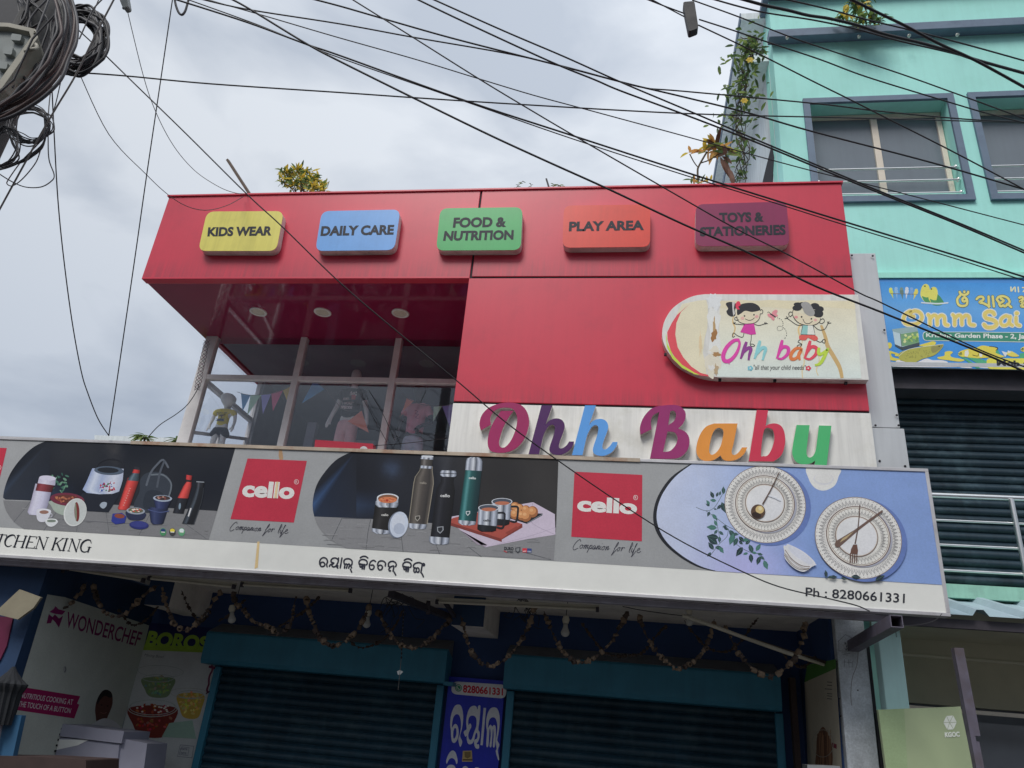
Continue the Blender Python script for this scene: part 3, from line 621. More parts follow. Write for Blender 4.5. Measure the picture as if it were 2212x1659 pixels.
for i, (ch, colr, o2, hl, lab) in enumerate(lets):
    oo = sm_mixed(o2); hh = [sm_mixed(h) for h in hl]
    pts = [PY(x, y, YL) for x, y in oo]; hp = [[PY(x, y, YL) for x, y in h] for h in hh]
    cx = sum(p.x for p in pts)/len(pts); cz = min(p.z for p in pts)
    t = thing('channel_letter', lab, 'letter', (cx, YF, cz), 'script letters on the white band')
    mt = mat('letter_%s_%d' % (ch, i), S(*colr), 0.16, 0.04, 3, streak=0.06, coat=0.4)
    MB().prism(pts, (0, 0.006, 0), holes=hp).build('face', mt, t)
    MB().prism([p+Vector((0, 0.0062, 0)) for p in pts], (0, YF-YL-0.0065, 0), holes=[[p+Vector((0, 0.0062, 0)) for p in h] for h in hp]).build('side', M['white_box'], t)
# ================================================================ ROUNDED LOGO SIGN
def z4(x, y): return (1426.4+x*0.248, 603.5+y*0.248)
def Z4(l): return [z4(*p[:2])+tuple(p[2:]) for p in l]
YP = 7.485
outl = sm_mixed(Z4([(390,129,1),(1722,133,1),(1816,874,1),(520,853,1),(400,838),(280,800),(150,725),(70,635),(25,540),(17,450),(40,355),(100,260),(190,190),(290,145)]))
c = PY(1660, 725, YP)
t = thing('logo_sign', 'white rounded logo sign with two cartoon children on the red wall', 'sign', (c.x, YF, c.z-0.7))
MB().prism([PY(x, y, YP) for x, y in outl], (0, 0.006, 0)).build('face', M['white_panel'], t)
MB().prism([PY(x, y, YP+0.0062) for x, y in outl], (0, YF-YP-0.008, 0)).build('side', M['white_box'], t)
pr = Print(planeY(YP))
cream = (222, 214, 186)
def creamf(x, y): return (224, 217, 190) if y < 740 else (212, 214, 204)
pr.poly([z4(*p) for p in ((190,215),(260,200),(330,185),(400,180),(415,240),(410,420),(385,520),(370,640),(400,760),(400,830),(330,815),(250,760),(180,680),(130,590),(108,490),(115,390),(150,290))], cream, 0)
pr.grid([z4(520,185), z4(1690,185), z4(1752,862), z4(500,848)], lambda x, y: (222-(y-650)*0.10, 213+(y-650)*0.01, 186+(y-650)*0.14), 0, 10, 10)
pr.poly([z4(*p) for p in ((520,185),(640,200),(700,178),(820,190),(960,178),(1180,192),(1320,180),(1500,200),(1690,190),(1700,260),(1400,240),(1200,262),(900,240),(700,262),(530,250))], (226, 216, 184), 1)
# red and lime edge bands
pr.poly([z4(*p) for p in ((260,210),(180,285),(140,380),(130,480),(150,590),(200,680),(270,760),(350,815),(440,838),(440,848),(345,838),(240,790),(150,715),(90,620),(62,520),(60,460),(100,380),(145,310))], (204, 74, 84), 2)
pr.poly([z4(*p) for p in ((50,470),(62,560),(110,660),(190,745),(300,815),(345,832),(300,828),(190,772),(105,690),(58,590),(48,500))], (178, 200, 74), 3)
# peeled vinyl and rust
def blob(cx, cy, rx, ry, col, L, seed, n=18, j=0.35):
    rnd = random.Random(seed); pts = []
    for i in range(n):
        a = 2*math.pi*i/n; f = 1+rnd.uniform(-j, j); pts.append(z4(cx+rx*math.cos(a)*f, cy+ry*math.sin(a)*f))
    pr.smooth(pts, col, L, 3)
blob(465, 440, 52, 270, (222, 222, 218), 3, 1); blob(450, 720, 60, 120, (206, 200, 184), 4, 2); blob(470, 200, 60, 70, (228, 230, 230), 3, 3)
blob(468, 490, 26, 52, (150, 106, 62), 5, 4); blob(470, 410, 10, 90, (170, 140, 98), 4, 5); blob(490, 655, 32, 20, (158, 120, 78), 5, 6); blob(485, 790, 20, 50, (172, 150, 120), 5, 7); blob(350, 560, 14, 100, (206, 186, 150), 4, 8)
blob(430, 640, 22, 14, (228, 226, 220), 6, 9); blob(445, 770, 30, 20, (232, 230, 224), 6, 10)
for (x0, y0, x1, y1, w0, col_, sd) in ((1390, 400, 1590, 860, 38, (190, 160, 108), 1), (640, 300, 640, 500, 12, (200, 172, 120), 2), (1240, 520, 1245, 860, 12, (206, 190, 152), 3), (1375, 600, 1370, 840, 10, (206, 190, 152), 4), (1210, 300, 1215, 520, 16, (210, 184, 132), 5)):
    pts = [z4(x0+(x1-x0)*u+12*math.sin(u*9+sd), y0+(y1-y0)*u) for u in (0, .2, .4, .6, .8, 1)]
    pr.stroke(pts, lambda u, w0=w0: w0*0.248*(0.5+0.9*u*(1.15-u)*1.6), col_, 2)
# girl
BK = (42, 42, 46); LN = 1.3
pr.smooth([z4(*p) for p in ((570,215),(600,198),(650,205),(660,240),(650,270),(655,310),(625,325),(590,310),(575,280),(590,255))], BK, 6)
pr.poly([z4(*p) for p in ((625,200),(650,198),(640,250),(650,300),(635,320),(628,260))], (190, 188, 184), 7)
pr.smooth([z4(*p) for p in ((655,300),(665,350),(700,378),(760,390),(820,380),(862,345),(868,290),(840,260),(700,265))], (226, 214, 186), 6)
pr.smooth([z4(*p) for p in ((672,312),(668,270),(690,225),(750,207),(810,208),(855,232),(868,268),(800,285),(740,275),(700,300))], BK, 7)
pr.smooth([z4(*p) for p in ((655,225),(668,195),(690,195),(698,225),(680,240),(690,262),(664,258))], (206, 58, 84), 8)
pr.stroke([z4(*p) for p in ((664,320),(680,365),(720,385),(770,390),(825,378),(860,345),(870,300))], LN, BK, 8)
pr.stroke([z4(*p) for p in ((868,300),(885,300),(893,280),(882,264),(868,275))], LN, BK, 8); pr.stroke([z4(*p) for p in ((668,335),(650,335),(648,350),(665,358),(685,352))], LN, BK, 8)
for x, y in ((733, 320), (815, 310)): pr.ell(*z4(x, y), 1.7, 1.9, BK, 8, n=10)
pr.ell(*z4(715, 340), 4, 3.4, (222, 176, 164), 7); pr.ell(*z4(840, 325), 4, 3.4, (222, 170, 164), 7)
pr.stroke([z4(*p) for p in ((738,345),(770,358),(800,352),(820,335))], LN, BK, 8)
pr.poly([z4(*p) for p in ((733,388),(815,382),(833,478),(790,484),(696,460))], (196, 58, 148), 7)
for l in (((738,398),(680,392),(645,388),(634,380)),((645,388),(640,370)),((645,388),(655,372)),((818,392),(860,402),(905,390),(935,385)),((905,390),(912,372)),((905,390),(925,378)),((728,470),(715,505),(670,490),(640,468),(627,485),(632,505),(650,495)),((792,484),(790,530),(782,570),(800,586),(822,578),(805,565),(785,565))):
    pr.stroke([z4(*p) for p in l], LN, BK, 8)
# butterfly and dotted trail
for cx, cy, rx, ry, ro in ((995, 290, 30, 18, -0.7), (1000, 312, 24, 12, 0.3), (955, 318, 26, 14, 0.6), (980, 340, 14, 20, -0.5)): pr.ell(*z4(cx, cy), rx*0.248, ry*0.248, (218, 140, 148), 6, ro, 16)
pr.stroke([z4(960, 302), z4(1000, 328)], 2.6, BK, 7); pr.stroke([z4(960, 302), z4(945, 285), z4(932, 292)], 0.8, BK, 7)
tr = [(1018,335),(1050,350),(1068,380),(1062,412),(1030,408),(1016,428),(1030,448),(1060,440),(1070,420),(1092,445),(1100,485),(1078,525)]
tp = catmull([(x, y, 0) for x, y in tr], 4)
for i in range(0, len(tp)-1, 2): pr.stroke([z4(tp[i].x, tp[i].y), z4(tp[i+1].x, tp[i+1].y)], 1.2, BK, 7)
# boy
pr.smooth([z4(*p) for p in ((1155,270),(1150,300),(1170,340),(1210,380),(1270,400),(1330,400),(1380,375),(1395,340),(1340,320),(1240,300))], (228, 216, 188), 6)
for cx, cy, rx, ry in ((1195, 218, 34, 16), (1190, 250, 40, 24), (1235, 225, 36, 26), (1345, 235, 40, 28), (1385, 260, 38, 26), (1375, 300, 44, 34), (1340, 290, 40, 22)): pr.ell(*z4(cx, cy), rx*0.248, ry*0.248, BK, 7, n=20)
pr.smooth([z4(*p) for p in ((1225,215),(1260,196),(1300,212),(1325,250),(1345,290),(1330,318),(1290,318),(1255,290),(1238,250))], (150, 148, 146), 8)
for l in (((1160,262),(1150,300),(1172,350),(1215,385),(1280,402),(1340,398),(1385,372),(1396,340)),((1150,310),(1130,325),(1117,305),(1128,285),(1152,290)),((1395,350),(1420,345),(1428,368),(1405,386),(1385,378)),((1240,345),(1260,380),(1295,386),(1325,365)),((1235,402),(1190,398),(1140,365),(1105,340)),((1105,340),(1082,343)),((1105,340),(1097,322)),((1105,340),(1115,325)),((1335,405),(1380,440),(1430,435),(1460,385)),((1460,385),(1452,368)),((1460,385),(1470,365)),((1460,385),(1488,380)),((1225,520),(1198,545),(1230,565),(1215,590),(1190,585),(1205,572),(1235,570)),((1360,535),(1395,548),(1420,525),(1436,530),(1430,555),(1412,548),(1410,530))):
    pr.stroke([z4(*p) for p in l], LN, BK, 8)
for x, y in ((1230, 328), (1315, 345)): pr.ell(*z4(x, y), 1.9, 1.9, BK, 8, n=10)
pr.ell(*z4(1182, 330), 4, 3, (222, 150, 150), 7); pr.ell(*z4(1350, 355), 3.4, 3, (222, 170, 164), 7)
pr.poly([z4(*p) for p in ((1240,402),(1330,404),(1348,486),(1222,482))], (136, 184, 178), 7); pr.poly([z4(*p) for p in ((1285,403),(1330,404),(1348,486),(1280,484))], (220, 220, 210), 8)
pr.stroke([z4(*p) for p in ((1240,402),(1222,482),(1348,486),(1330,404))], LN, BK, 9, smooth=False)
pr.smooth([z4(*p) for p in ((1225,485),(1345,488),(1372,520),(1345,536),(1310,522),(1285,510),(1265,530),(1228,530),(1208,515))], (206, 92, 84), 8)
# brush lettering: Ohh baby
W = 6.2
def br(l, col_, w_=W, L=9): pr.stroke([z4(*p) for p in l], lambda u: w_*(0.75+0.5*math.sin(math.pi*min(1, u*1.1+0.05))), col_, L)
br(((690,530),(640,535),(580,590),(548,660),(560,710),(610,705),(665,640),(690,560),(670,520)), (206, 66, 156), 7.2); br(((600,690),(598,740)), (206, 66, 156), 3)
br(((750,545),(725,620),(700,692)), (132, 60, 132)); br(((715,645),(765,600),(788,610),(775,660),(768,705)), (132, 60, 132))
br(((868,535),(845,620),(820,692)), (132, 190, 194)); br(((840,650),(885,600),(915,605),(905,650),(890,705)), (132, 190, 194))
br(((1062,530),(1042,610),(1015,690)), (206, 66, 156)); br(((1030,640),(1070,590),(1112,600),(1108,650),(1060,692),(1020,688)), (206, 66, 156))
br(((1225,600),(1180,605),(1140,650),(1140,692),(1180,690),(1220,640),(1232,600)), (216, 122, 70)); br(((1230,610),(1205,660),(1215,705)), (216, 122, 70))
br(((1305,535),(1285,610),(1255,690)), (208, 72, 90)); br(((1275,640),(1315,590),(1358,600),(1355,650),(1305,695),(1262,688)), (208, 72, 90))
br(((1382,595),(1378,640),(1400,652),(1455,610)), (176, 200, 72)); br(((1462,600),(1425,680),(1390,735),(1345,748)), (176, 200, 72))
def flower(cx, cy, col_):
    for k in range(5): a = k*2*math.pi/5; pr.ell(*z4(cx+15*math.cos(a), cy+13*math.sin(a)), 2.6, 2.4, col_, 8, n=12)
    pr.ell(*z4(cx, cy), 1.8, 1.7, (226, 222, 210), 9, n=10)
flower(783, 775, (110, 176, 190)); flower(1288, 775, (200, 66, 84))
pr.text('"all that your child needs"', [z4(812, 745), z4(1268, 748), z4(1268, 800), z4(812, 800)], (60, 56, 58), 8, shear=0.15)
pr.build('printed_logo', t)
f = MB()
for x, y in ((520, 862), (1000, 868), (1620, 890), (45, 640)): p = PY(*z4(x, y), YP+0.02); MB().box(p.x-0.014, p.x+0.014, YP+0.03, YP+0.06, p.z-0.022, p.z+0.004).build('clip', M['joint'], t)
# ================================================================ LONG KITCHENWARE SIGN
YC = 7.0; ZB, ZT = 2.755, 4.065
t = thing('shop_sign', 'long kitchenware sign board with cookware pictures across the shop front', 'sign', (-3, YC, ZB))
SX0, SX1 = -8.9, 2.725
MB().box(SX0, SX1-0.03, YC, YC+0.05, ZB+0.03, ZT-0.03).build('panel', M['paper_white'], t)
b = MB(); b.box(SX0, SX1, YC-0.012, YC+0.1, ZB, ZB+0.03); b.box(SX1-0.03, SX1, YC-0.012, YC+0.1, ZB+0.03, ZT-0.03); b.box(SX1-2.6, SX1, YC-0.012, YC+0.1, ZT-0.03, ZT); b.box(SX0, -5.3, YC-0.012, YC+0.1, ZT-0.03, ZT)
b.build('frame', M['aluminium'], t, bevel=0.003)
MB().box(-5.298, SX1-2.602, YC-0.014, YC+0.1, ZT-0.032, ZT+0.004).build('top_trim', M['rusty_trim'], t, label='rust stained top trim of the frame')
MB().box(SX0, SX1-0.032, YC+0.06, YC+0.09, ZB+0.03, ZT-0.03).build('back_sheet', M['dark_steel'], t)
pl = planeY(YC)
def wl(x): return 1139+x*0.0613 if x < 1474 else 1229.4+(x-1474)*0.0608          # top of the white strip
def tl(x): return 941.5+x*0.0366                                               # top of the sign
NAVY = (34, 40, 52)
# grey ground of the sign
pr = Print(pl, 0.001); gx0 = -420
pr.grid([(gx0, tl(gx0)), (1999, tl(1999)+3), (2038, wl(2038)), (gx0, wl(gx0))], lambda x, y: (150-(y-960)*0.03, 151-(y-960)*0.03, 152-(y-960)*0.03), 0, 24, 4)
pr.build('grey_ground', t)
# rust run
for q_, c_, L_ in (([(556,1170),(561,1170),(557,1226),(550,1229)], (206, 180, 132), 0), ([(603,967),(609,967),(612,990),(606,1000),(602,985)], (160, 128, 96), 0), ([(597,1041),(602,1041),(598,1076),(593,1076)], (214, 190, 150), 12)):
    Print(pl, 0.0022).poly(q_, c_, L_).build('rust_run', t)
def vgrad(c0, c1, y0, y1):
    def f(x, y): u = min(1, max(0, (y-y0)/(y1-y0))); return tuple(a+(b-a)*u for a, b in zip(c0, c1))
    return f
def rad(cx, cy, r, c0, c1):
    def f(x, y): u = min(1, math.hypot(x-cx, y-cy)/r); return tuple(a+(b-a)*u for a, b in zip(c0, c1))
    return f
def zigzag_table(pr, poly, base, lines, L):
    pr.poly(poly, base, L)
    for l in lines: pr.stroke(l, 1.0, (64, 66, 72), L+1, smooth=False)
MET = [(0, (92, 98, 112)), (0.12, (196, 202, 214)), (0.25, (120, 126, 140)), (0.45, (214, 218, 226)), (0.62, (70, 76, 88)), (0.8, (176, 182, 196)), (1, (80, 86, 98))]
def body(c, hi=30): return [(0, tuple(v*0.6 for v in c)), (0.15, c), (0.3, tuple(min(255, v+hi) for v in c)), (0.5, c), (0.85, tuple(v*0.7 for v in c)), (1, tuple(v*0.5 for v in c))]
# ---------------------------------------------------------------- picture 1 (flasks, lunch box)
pr = Print(pl, 0.0022); random.seed(11)
p1a = [(106.6,tl(106)+5),(74,965),(44.6,992),(22,1024),(10,1056.6),(7.4,1081),(15,1106),(32,1128.5),(52,1142.5)]
ptop = [(p.x, p.y) for p in catmull([(x, y, 0) for x, y in p1a], 4)]
def bg1(x, y):
    v = 0.5+0.5*math.sin(x*0.021+1.3)*math.sin(y*0.03+x*0.004)
    c = (17+20*v, 22+17*v, 33+12*v); b = max(0, 1-abs(x-60)/110)*max(0, 1-abs(y-1063)/28); s = max(0, 1-abs(x-245-(950-y)*-0.1)/22)*max(0, 1-(y-955)/70.)
    return (c[0]+b*30+s*44, c[1]+b*44+s*38, c[2]+b*62+s*30)
right = [(510,962.5),(451,1166)]
pr.grid([(100,tl(100)+5),(510,962.5),(469.5,1104),(10,1078)], lambda x, y: bg1(x, y), 0, 26, 14)
pr.poly(ptop[:ptop.index(min(ptop, key=lambda p: p[0]))+1]+[(12,1079),(104,1082),(110,tl(106)+5)], lambda x, y: bg1(x, y), 1)
pr.poly([p for p in ptop if p[1] > 1077]+[(451,1166),(469.5,1104),(240,1090)], (116, 116, 118), 2)
for l in (((30,1128),(60,1092),(66,1083)),((95,1146),(128,1098)),((166,1149),(172,1093)),((236,1153),(228,1096)),((300,1157),(330,1100)),((400,1131),(446,1164)),((120,1122),(240,1129),(360,1136))): pr.stroke(l, 1.0, (82, 84, 90), 3, smooth=False)
for i in range(60):
    x = random.uniform(30, 455); y = random.uniform(1096, wl(x)-3) if x > 40 else 1100; v = random.uniform(92, 136)
    pr.poly([(x, y), (x+random.uniform(8, 26), y+random.uniform(0, 2)), (x+random.uniform(5, 20), y+random.uniform(1, 3))], (v, v, v+1), 3)
# tall white flask with maroon band
FL = [(0,(160,156,176)),(0.25,(206,204,220)),(0.6,(186,184,204)),(1,(128,126,148))]
pr.rows([(77,1045,115,1048),(67,1085,104,1092),(60,1106,96,1112),(64,1112,90,1114)], FL, 5); pr.rows([(82.5,1040,119.5,1044),(77,1060,112,1064)], body((122,52,58), 12), 6)
pr.rows([(85,1032,121,1035),(82,1044,119.5,1049)], [(0,(180,176,196)),(0.4,(216,212,226)),(1,(160,156,176))], 7); pr.ell(103.5, 1033, 18, 5.5, (208, 204, 222), 8, 0.08)
for i in range(26):          # plant
    x = random.uniform(112, 148); y = random.uniform(1023, 1062)+max(0, (x-136))*0.2; a = random.uniform(0, 6.3)
    pr.ell(x, y, random.uniform(2.5, 5), random.uniform(1.4, 2.6), random.choice(((64,104,88),(48,84,74),(96,134,112))), 5, a, 10)
# casserole, cup, lid
pr.poly(sm([(110,1082),(180,1086),(178,1100),(168,1112),(140,1114),(120,1106),(112,1094)]), (150, 160, 150), 6); pr.ell(146, 1079, 37, 14, (104, 42, 60), 7, 0.08); pr.ell(146, 1078, 28, 9, (92, 48, 44), 8, 0.08)
for i in range(22): pr.ell(146+random.uniform(-24, 24), 1078+random.uniform(-6, 6), random.uniform(2, 4), random.uniform(1.4, 2.6), random.choice(((148,84,66),(124,60,50),(168,106,76))), 9, random.uniform(0, 3), 8)
pr.ell(163, 1107, 24, 31, (196, 198, 196), 10, 0.35); pr.ell(164, 1106, 22, 29, (178, 182, 180), 11, 0.35); pr.ell(167, 1106, 5.5, 21, (110, 48, 46), 12, -0.04); pr.ell(164.5, 1106, 2, 20, (120, 128, 110), 13, -0.04)
pr.poly(sm([(82,1100),(110,1102),(106,1118),(98,1127),(86,1127),(80,1118)]), (196, 196, 204), 7); pr.ell(96, 1105, 13.5, 6, (206, 206, 212), 8); pr.ell(96, 1106.5, 10, 4, (140, 104, 92), 9); pr.ring(109, 1113, 5, 5, 1.6, (176, 176, 186), 6)
pr.poly(sm([(99,1124),(125,1125),(121,1134),(112,1138),(103,1135)]), (196, 198, 200), 8); pr.ell(112, 1125, 13, 4.5, (212, 214, 214), 9); pr.ell(112, 1125.6, 10, 3, (112, 122, 112), 10)
# lunch carrier: black base, silver upper
pr.poly(sm_mixed([(178,1066),(186,1095,1),(178,1098),(184,1104,1),(235,1107,1),(252,1080),(262,1062,1)]), (30, 34, 44), 5); pr.poly(sm([(216,1092),(222,1085),(231,1086),(230,1094),(223,1099)]), (150, 160, 172), 7)
pr.rows([(200,1012,268,1013),(188,1040,266,1036),(179,1058,262,1050),(188,1065,258,1062),(215,1068,244,1067)], [(0,(136,150,184)),(0.2,(206,214,230)),(0.4,(150,162,190)),(0.75,(214,218,232)),(1,(160,168,188))], 8)
pr.ell(236, 1017, 32, 9.5, (76, 88, 104), 9, 0.05); pr.ell(234, 1016, 23, 6, (32, 36, 44), 10, 0.05)
pr.stroke([(206,1014),(214,1000),(232,992),(256,994),(267,1003),(264,1015)], 2.6, (34, 36, 44), 6)
for i in range(46):
    x = random.uniform(216, 248); y = random.uniform(1042, 1061); s_ = random.uniform(1.5, 3.2)
    pr.poly([(x, y-s_), (x+s_, y+s_*0.7), (x-s_, y+s_)], random.choice(((178,52,60),(60,84,160),(70,120,90),(200,206,220),(120,40,70))), 11)
# red steel bottle
pr.rows([(277,1032,301,1033),(274,1040,300,1041),(255,1098,279,1100),(257,1101,276,1102)], body((196, 66, 62), 16), 6); pr.rows([(287,1022,302,1023),(280,1030,301,1033),(275.5,1038,300.5,1040)], body((70, 86, 96), 30), 7); pr.rows([(289,1014,303,1016),(286,1022,302,1023)], body((186,58,56), 8), 8); pr.poly([(291,1008),(302,1010),(303,1016),(290,1015)], (40,42,50), 7)
pr.text('MARATHON', [(279,1052),(283,1052),(269,1094),(265,1093)], (150, 150, 148), 9) if False else None
for i in range(8):
    u = i/7; x = 282-u*14; y = 1056+u*36; pr.stroke([(x-1.6, y-1.4), (x+1.6, y-0.6), (x-1.4, y+1)], 0.8, (206, 176, 168), 9, smooth=False)
# backpack
pr.smooth([(318,1022),(342,1020),(364,1030),(372,1050),(366,1075),(352,1104),(300,1106),(290,1090),(302,1062),(304,1036)], (50, 56, 66), 5)
pr.stroke([(328,1026),(352,1026),(368,1040),(370,1056),(362,1082)], 3.5, (96, 104, 112), 6); pr.smooth([(318,1062),(350,1064),(356,1096),(312,1098)], (40, 46, 56), 6); pr.stroke([(317,1048),(326,1022),(340,1004),(353,994),(364,1010)], 4.5, (84, 90, 100), 6); pr.stroke([(340,1052),(346,1022),(356,996)], 4.5, (72, 78, 88), 7)
# two tier blue box with rings, small boxes
pr.rows([(322,1096,364,1098),(326,1128,354,1130),(331,1133,350,1133)], body((44, 52, 86), 14), 8); pr.rows([(332,1076,372,1078),(336,1098,362,1100)], body((46, 54, 92), 14), 9); pr.ell(352, 1077, 20.5, 7, (150, 160, 176), 10, 0.05); pr.ell(352, 1076, 16.5, 5, (60, 48, 48), 11, 0.05)
for i in range(9): pr.ell(352+random.uniform(-11, 11), 1076+random.uniform(-2.5, 2.5), 2.6, 1.3, random.choice(((190,150,136),(120,70,66),(210,200,190))), 12, 0, 8)
pr.stroke([(320,1101),(345,1107),(366,1104)], 2, (70, 80, 120), 10)
pr.poly(sm([(274,1104),(314,1108),(311,1121),(296,1124),(278,1121)]), (38, 44, 70), 8); pr.ell(294, 1104, 20, 7.5, (140, 148, 160), 9, 0.06); pr.ell(294, 1103, 16, 5.4, (92, 88, 70), 10, 0.06)
for i in range(12): pr.ell(294+random.uniform(-11, 11), 1103+random.uniform(-3, 3), 3, 1.3, random.choice(((196,80,72),(214,200,190),(90,120,80))), 11, 0.3, 8)
pr.poly([(244,1110),(264,1108),(274,1116),(270,1130),(250,1133),(241,1126)], (44, 54, 128), 8); pr.ell(259, 1115, 11, 5, (128, 66, 52), 9, 0.1)
pr.ell(301, 1134.5, 21, 9, (40, 46, 104), 8, 0.06); pr.ell(301, 1133, 18, 6.5, (52, 58, 120), 9, 0.06)
# red and black bottle, black bottle
pr.rows([(404,1040,414.5,1041),(397,1050,414,1052),(384,1076,407,1077)], body((202, 70, 66), 14), 8); pr.rows([(384,1075,407,1077),(374,1108,397,1110)], body((34, 36, 44), 10), 7); pr.rows([(403,1026,416,1028),(402,1036,414.5,1038)], body((186, 58, 58), 8), 9); pr.rows([(403,1034,413,1035),(402,1041,413,1042)], body((40,36,40), 8), 8); pr.ell(389, 1094, 2.4, 7, (120, 140, 156), 9, 0.1)
pr.rows([(425,1052,441,1054),(421,1066,440,1068),(414,1085,436,1087),(394,1131,420,1133)], [(0,(20,22,28)),(0.3,(70,78,88)),(0.45,(26,28,34)),(0.9,(22,24,30)),(1,(60,64,72))], 10); pr.rows([(425,1040,442,1041),(424,1052,440,1054)], body((38, 40, 48), 40), 11); pr.stroke([(425,1041),(442,1042)], 1.6, (150,156,164), 12)
pr.text('cello', [(409,1099),(415,1100),(412,1116),(406,1115)], (214, 214, 214), 12, bold=0.03) if False else pr.stroke([(413,1099),(408,1115)], 3, (200, 200, 202), 12)
for cx, c1, c2 in ((353, (40, 60, 104), (70, 130, 90)), (373, (206, 190, 70), (60, 60, 60)), (393, (196, 206, 206), (90, 150, 110))):
    pr.ell(cx, 1149.5, 7, 8.6, c2, 5, 0, 20); pr.ell(cx, 1146.5, 5.2, 4.4, c1, 6, 0, 16); pr.stroke([(cx-4, 1149.5), (cx+4, 1150)], 1.8, (220, 220, 214), 7)
pr.build('printed_picture', t, label='printed picture of flasks, lunch boxes and a bag')
# ---------------------------------------------------------------- picture 2 (steel bottles, mugs)
def z5(x, y): return (630.9+x*0.2604, 960+y*0.2604)
def Z5(l): return [z5(*p) for p in l]
pr = Print(pl, 0.0022); random.seed(5)
arc = [(p.x, p.y) for p in catmull([(x, y, 0) for x, y in ((766,tl(766)+4),(730,991),(704,1017),(684,1048.5),(675.7,1085),(679,1116),(693,1145),(717,1168),(748,1184.5))], 4)]
k0 = arc.index(min(arc, key=lambda p: abs(p[1]-1116)))
def bg2(x, y):
    v = 0.5+0.5*math.sin(x*0.03+0.6)*math.cos(y*0.02-x*0.01); br_ = max(0, min(1, (x-930)/120))
    c = (16+14*v+br_*18, 20+13*v+br_*13, 31+11*v+br_*4); b = max(0, 1-abs(y-1093)/36)*max(0, 1-(x-676)/190) if x < 870 else 0; s = max(0, 1-abs(x-960)/18)*max(0, 1-(y-985)/90)
    g_ = math.exp(-((x-846)**2+(y-1013)**2)/300.0)
    return (c[0]+b*34+s*26+g_*26, c[1]+b*56+s*26+g_*36, c[2]+b*84+s*26+g_*50)
pr.grid([(764,tl(764)+4),(1206.5,987.5),(1201,1150),(679.5,1116.5)], bg2, 0, 30, 14)
pr.poly(arc[:k0+1]+[(770,1119),(770,tl(766)+4)], bg2, 1)
pr.poly(arc[k0:]+[(1196.5,1210),(1201,1140),(930,1130),(800,1121)], (126, 126, 128), 2)
for l in (((717,1166),(735,1128),(739,1119)),((791,1187),(795,1150),(801,1122)),((871,1192),(866,1150)),((950,1197),(935,1160)),((1040,1203),(1010,1180)),((1120,1190),(1190,1209)),((740,1120),(800,1121))): pr.stroke(l, 1.2, (74, 76, 82), 3, smooth=False)
for i in range(80):
    x = random.uniform(690, 1195); y = random.uniform(1130, wl(x)-3); v = random.uniform(98, 148); lx = random.uniform(10, 34)
    if y+3 < wl(x) and x+lx < 1196: pr.stroke([(x, y), (x+lx*0.5, y+random.uniform(-2, 2)), (x+lx, y+lx*0.05)], random.uniform(0.6, 1.6), (v, v, v+2), 3)
# napkin, plate, balls
pr.poly(Z5([(1295,605),(1540,560),(2000,480),(2180,580),(2185,750),(1960,785),(1600,855),(1400,715),(1310,640)]), (186, 174, 190), 4); pr.poly(Z5([(1400,715),(1600,855),(1620,835),(1540,835)]), (150, 138, 152), 5); pr.stroke(Z5([(2000,480),(1980,640),(2185,750)]), 1, (160, 148, 166), 5); pr.stroke(Z5([(1700,830),(1960,765),(2185,690)]), 1, (166, 154, 172), 5)
pr.poly(Z5([(1780,560),(2080,575),(2075,590),(1950,660),(1790,610)]), (30, 32, 38), 6); pr.stroke(Z5([(1950,655),(2078,580)]), 1.0, (140, 146, 154), 7)
for x, y, r_ in ((1850,520,40),(1890,530,34),(1940,545,38),(1995,560,46),(1850,580,42),(1905,590,40),(1940,595,46),(1875,560,36)): pr.ell(*z5(x, y), r_*0.26, r_*0.27, (150, 96, 60), 8, 0, 20); pr.ell(*z5(x-6, y-8), r_*0.2, r_*0.19, (196, 136, 88), 9, 0, 16); pr.ell(*z5(x-10, y-14), r_*0.09, r_*0.08, (222, 170, 120), 10, 0, 10)
# chopping board
pr.poly(Z5([(1285,640),(1340,610),(1560,560),(1910,660),(1912,690),(1740,790),(1740,810),(1290,665)]), (120, 54, 48), 6); pr.poly(Z5([(1285,640),(1340,610),(1560,560),(1910,660),(1740,785)]), (158, 74, 64), 7); pr.poly(Z5([(1770,735),(1860,680),(1885,690),(1790,750)]), (134, 60, 52), 8)
# food jar and lid
pr.rows([(*z5(690,500),*z5(880,520)),(*z5(685,540),*z5(878,545)),(*z5(662,700),*z5(815,715)),(*z5(668,722),*z5(800,740))], body((34, 33, 34), 14), 5); pr.rows([(*z5(661,695),*z5(820,718)),(*z5(664,722),*z5(812,742)),(*z5(700,742),*z5(780,746))], MET, 6)
pr.rows([(*z5(693,470),*z5(884,472)),(*z5(692,500),*z5(884,503)),(*z5(715,522),*z5(868,526))], MET, 7); pr.rows([(*z5(706,440),*z5(884,444)),(*z5(702,478),*z5(880,484))], [(0,(180,184,192)),(0.3,(222,226,230)),(0.7,(190,194,202)),(1,(150,156,166))], 8)
pr.ell(*z5(795, 444), 23.5, 9.3, (206, 210, 216), 9); pr.ell(*z5(795, 450), 21, 8.3, (122, 84, 62), 10); pr.ell(*z5(795, 462), 19.5, 6.6, (198, 118, 80), 11)
for i in range(14): pr.ell(*z5(795+random.uniform(-58, 58), 462+random.uniform(-15, 15)), 2.6, 1.3, random.choice(((214,140,100),(178,92,62))), 12, 0.3, 8)
pr.ell(*z5(790, 466), 3, 2.6, (170, 52, 40), 13, 0, 10); pr.stroke([z5(788, 490), z5(788, 508)], 1.2, (40, 40, 44), 12)
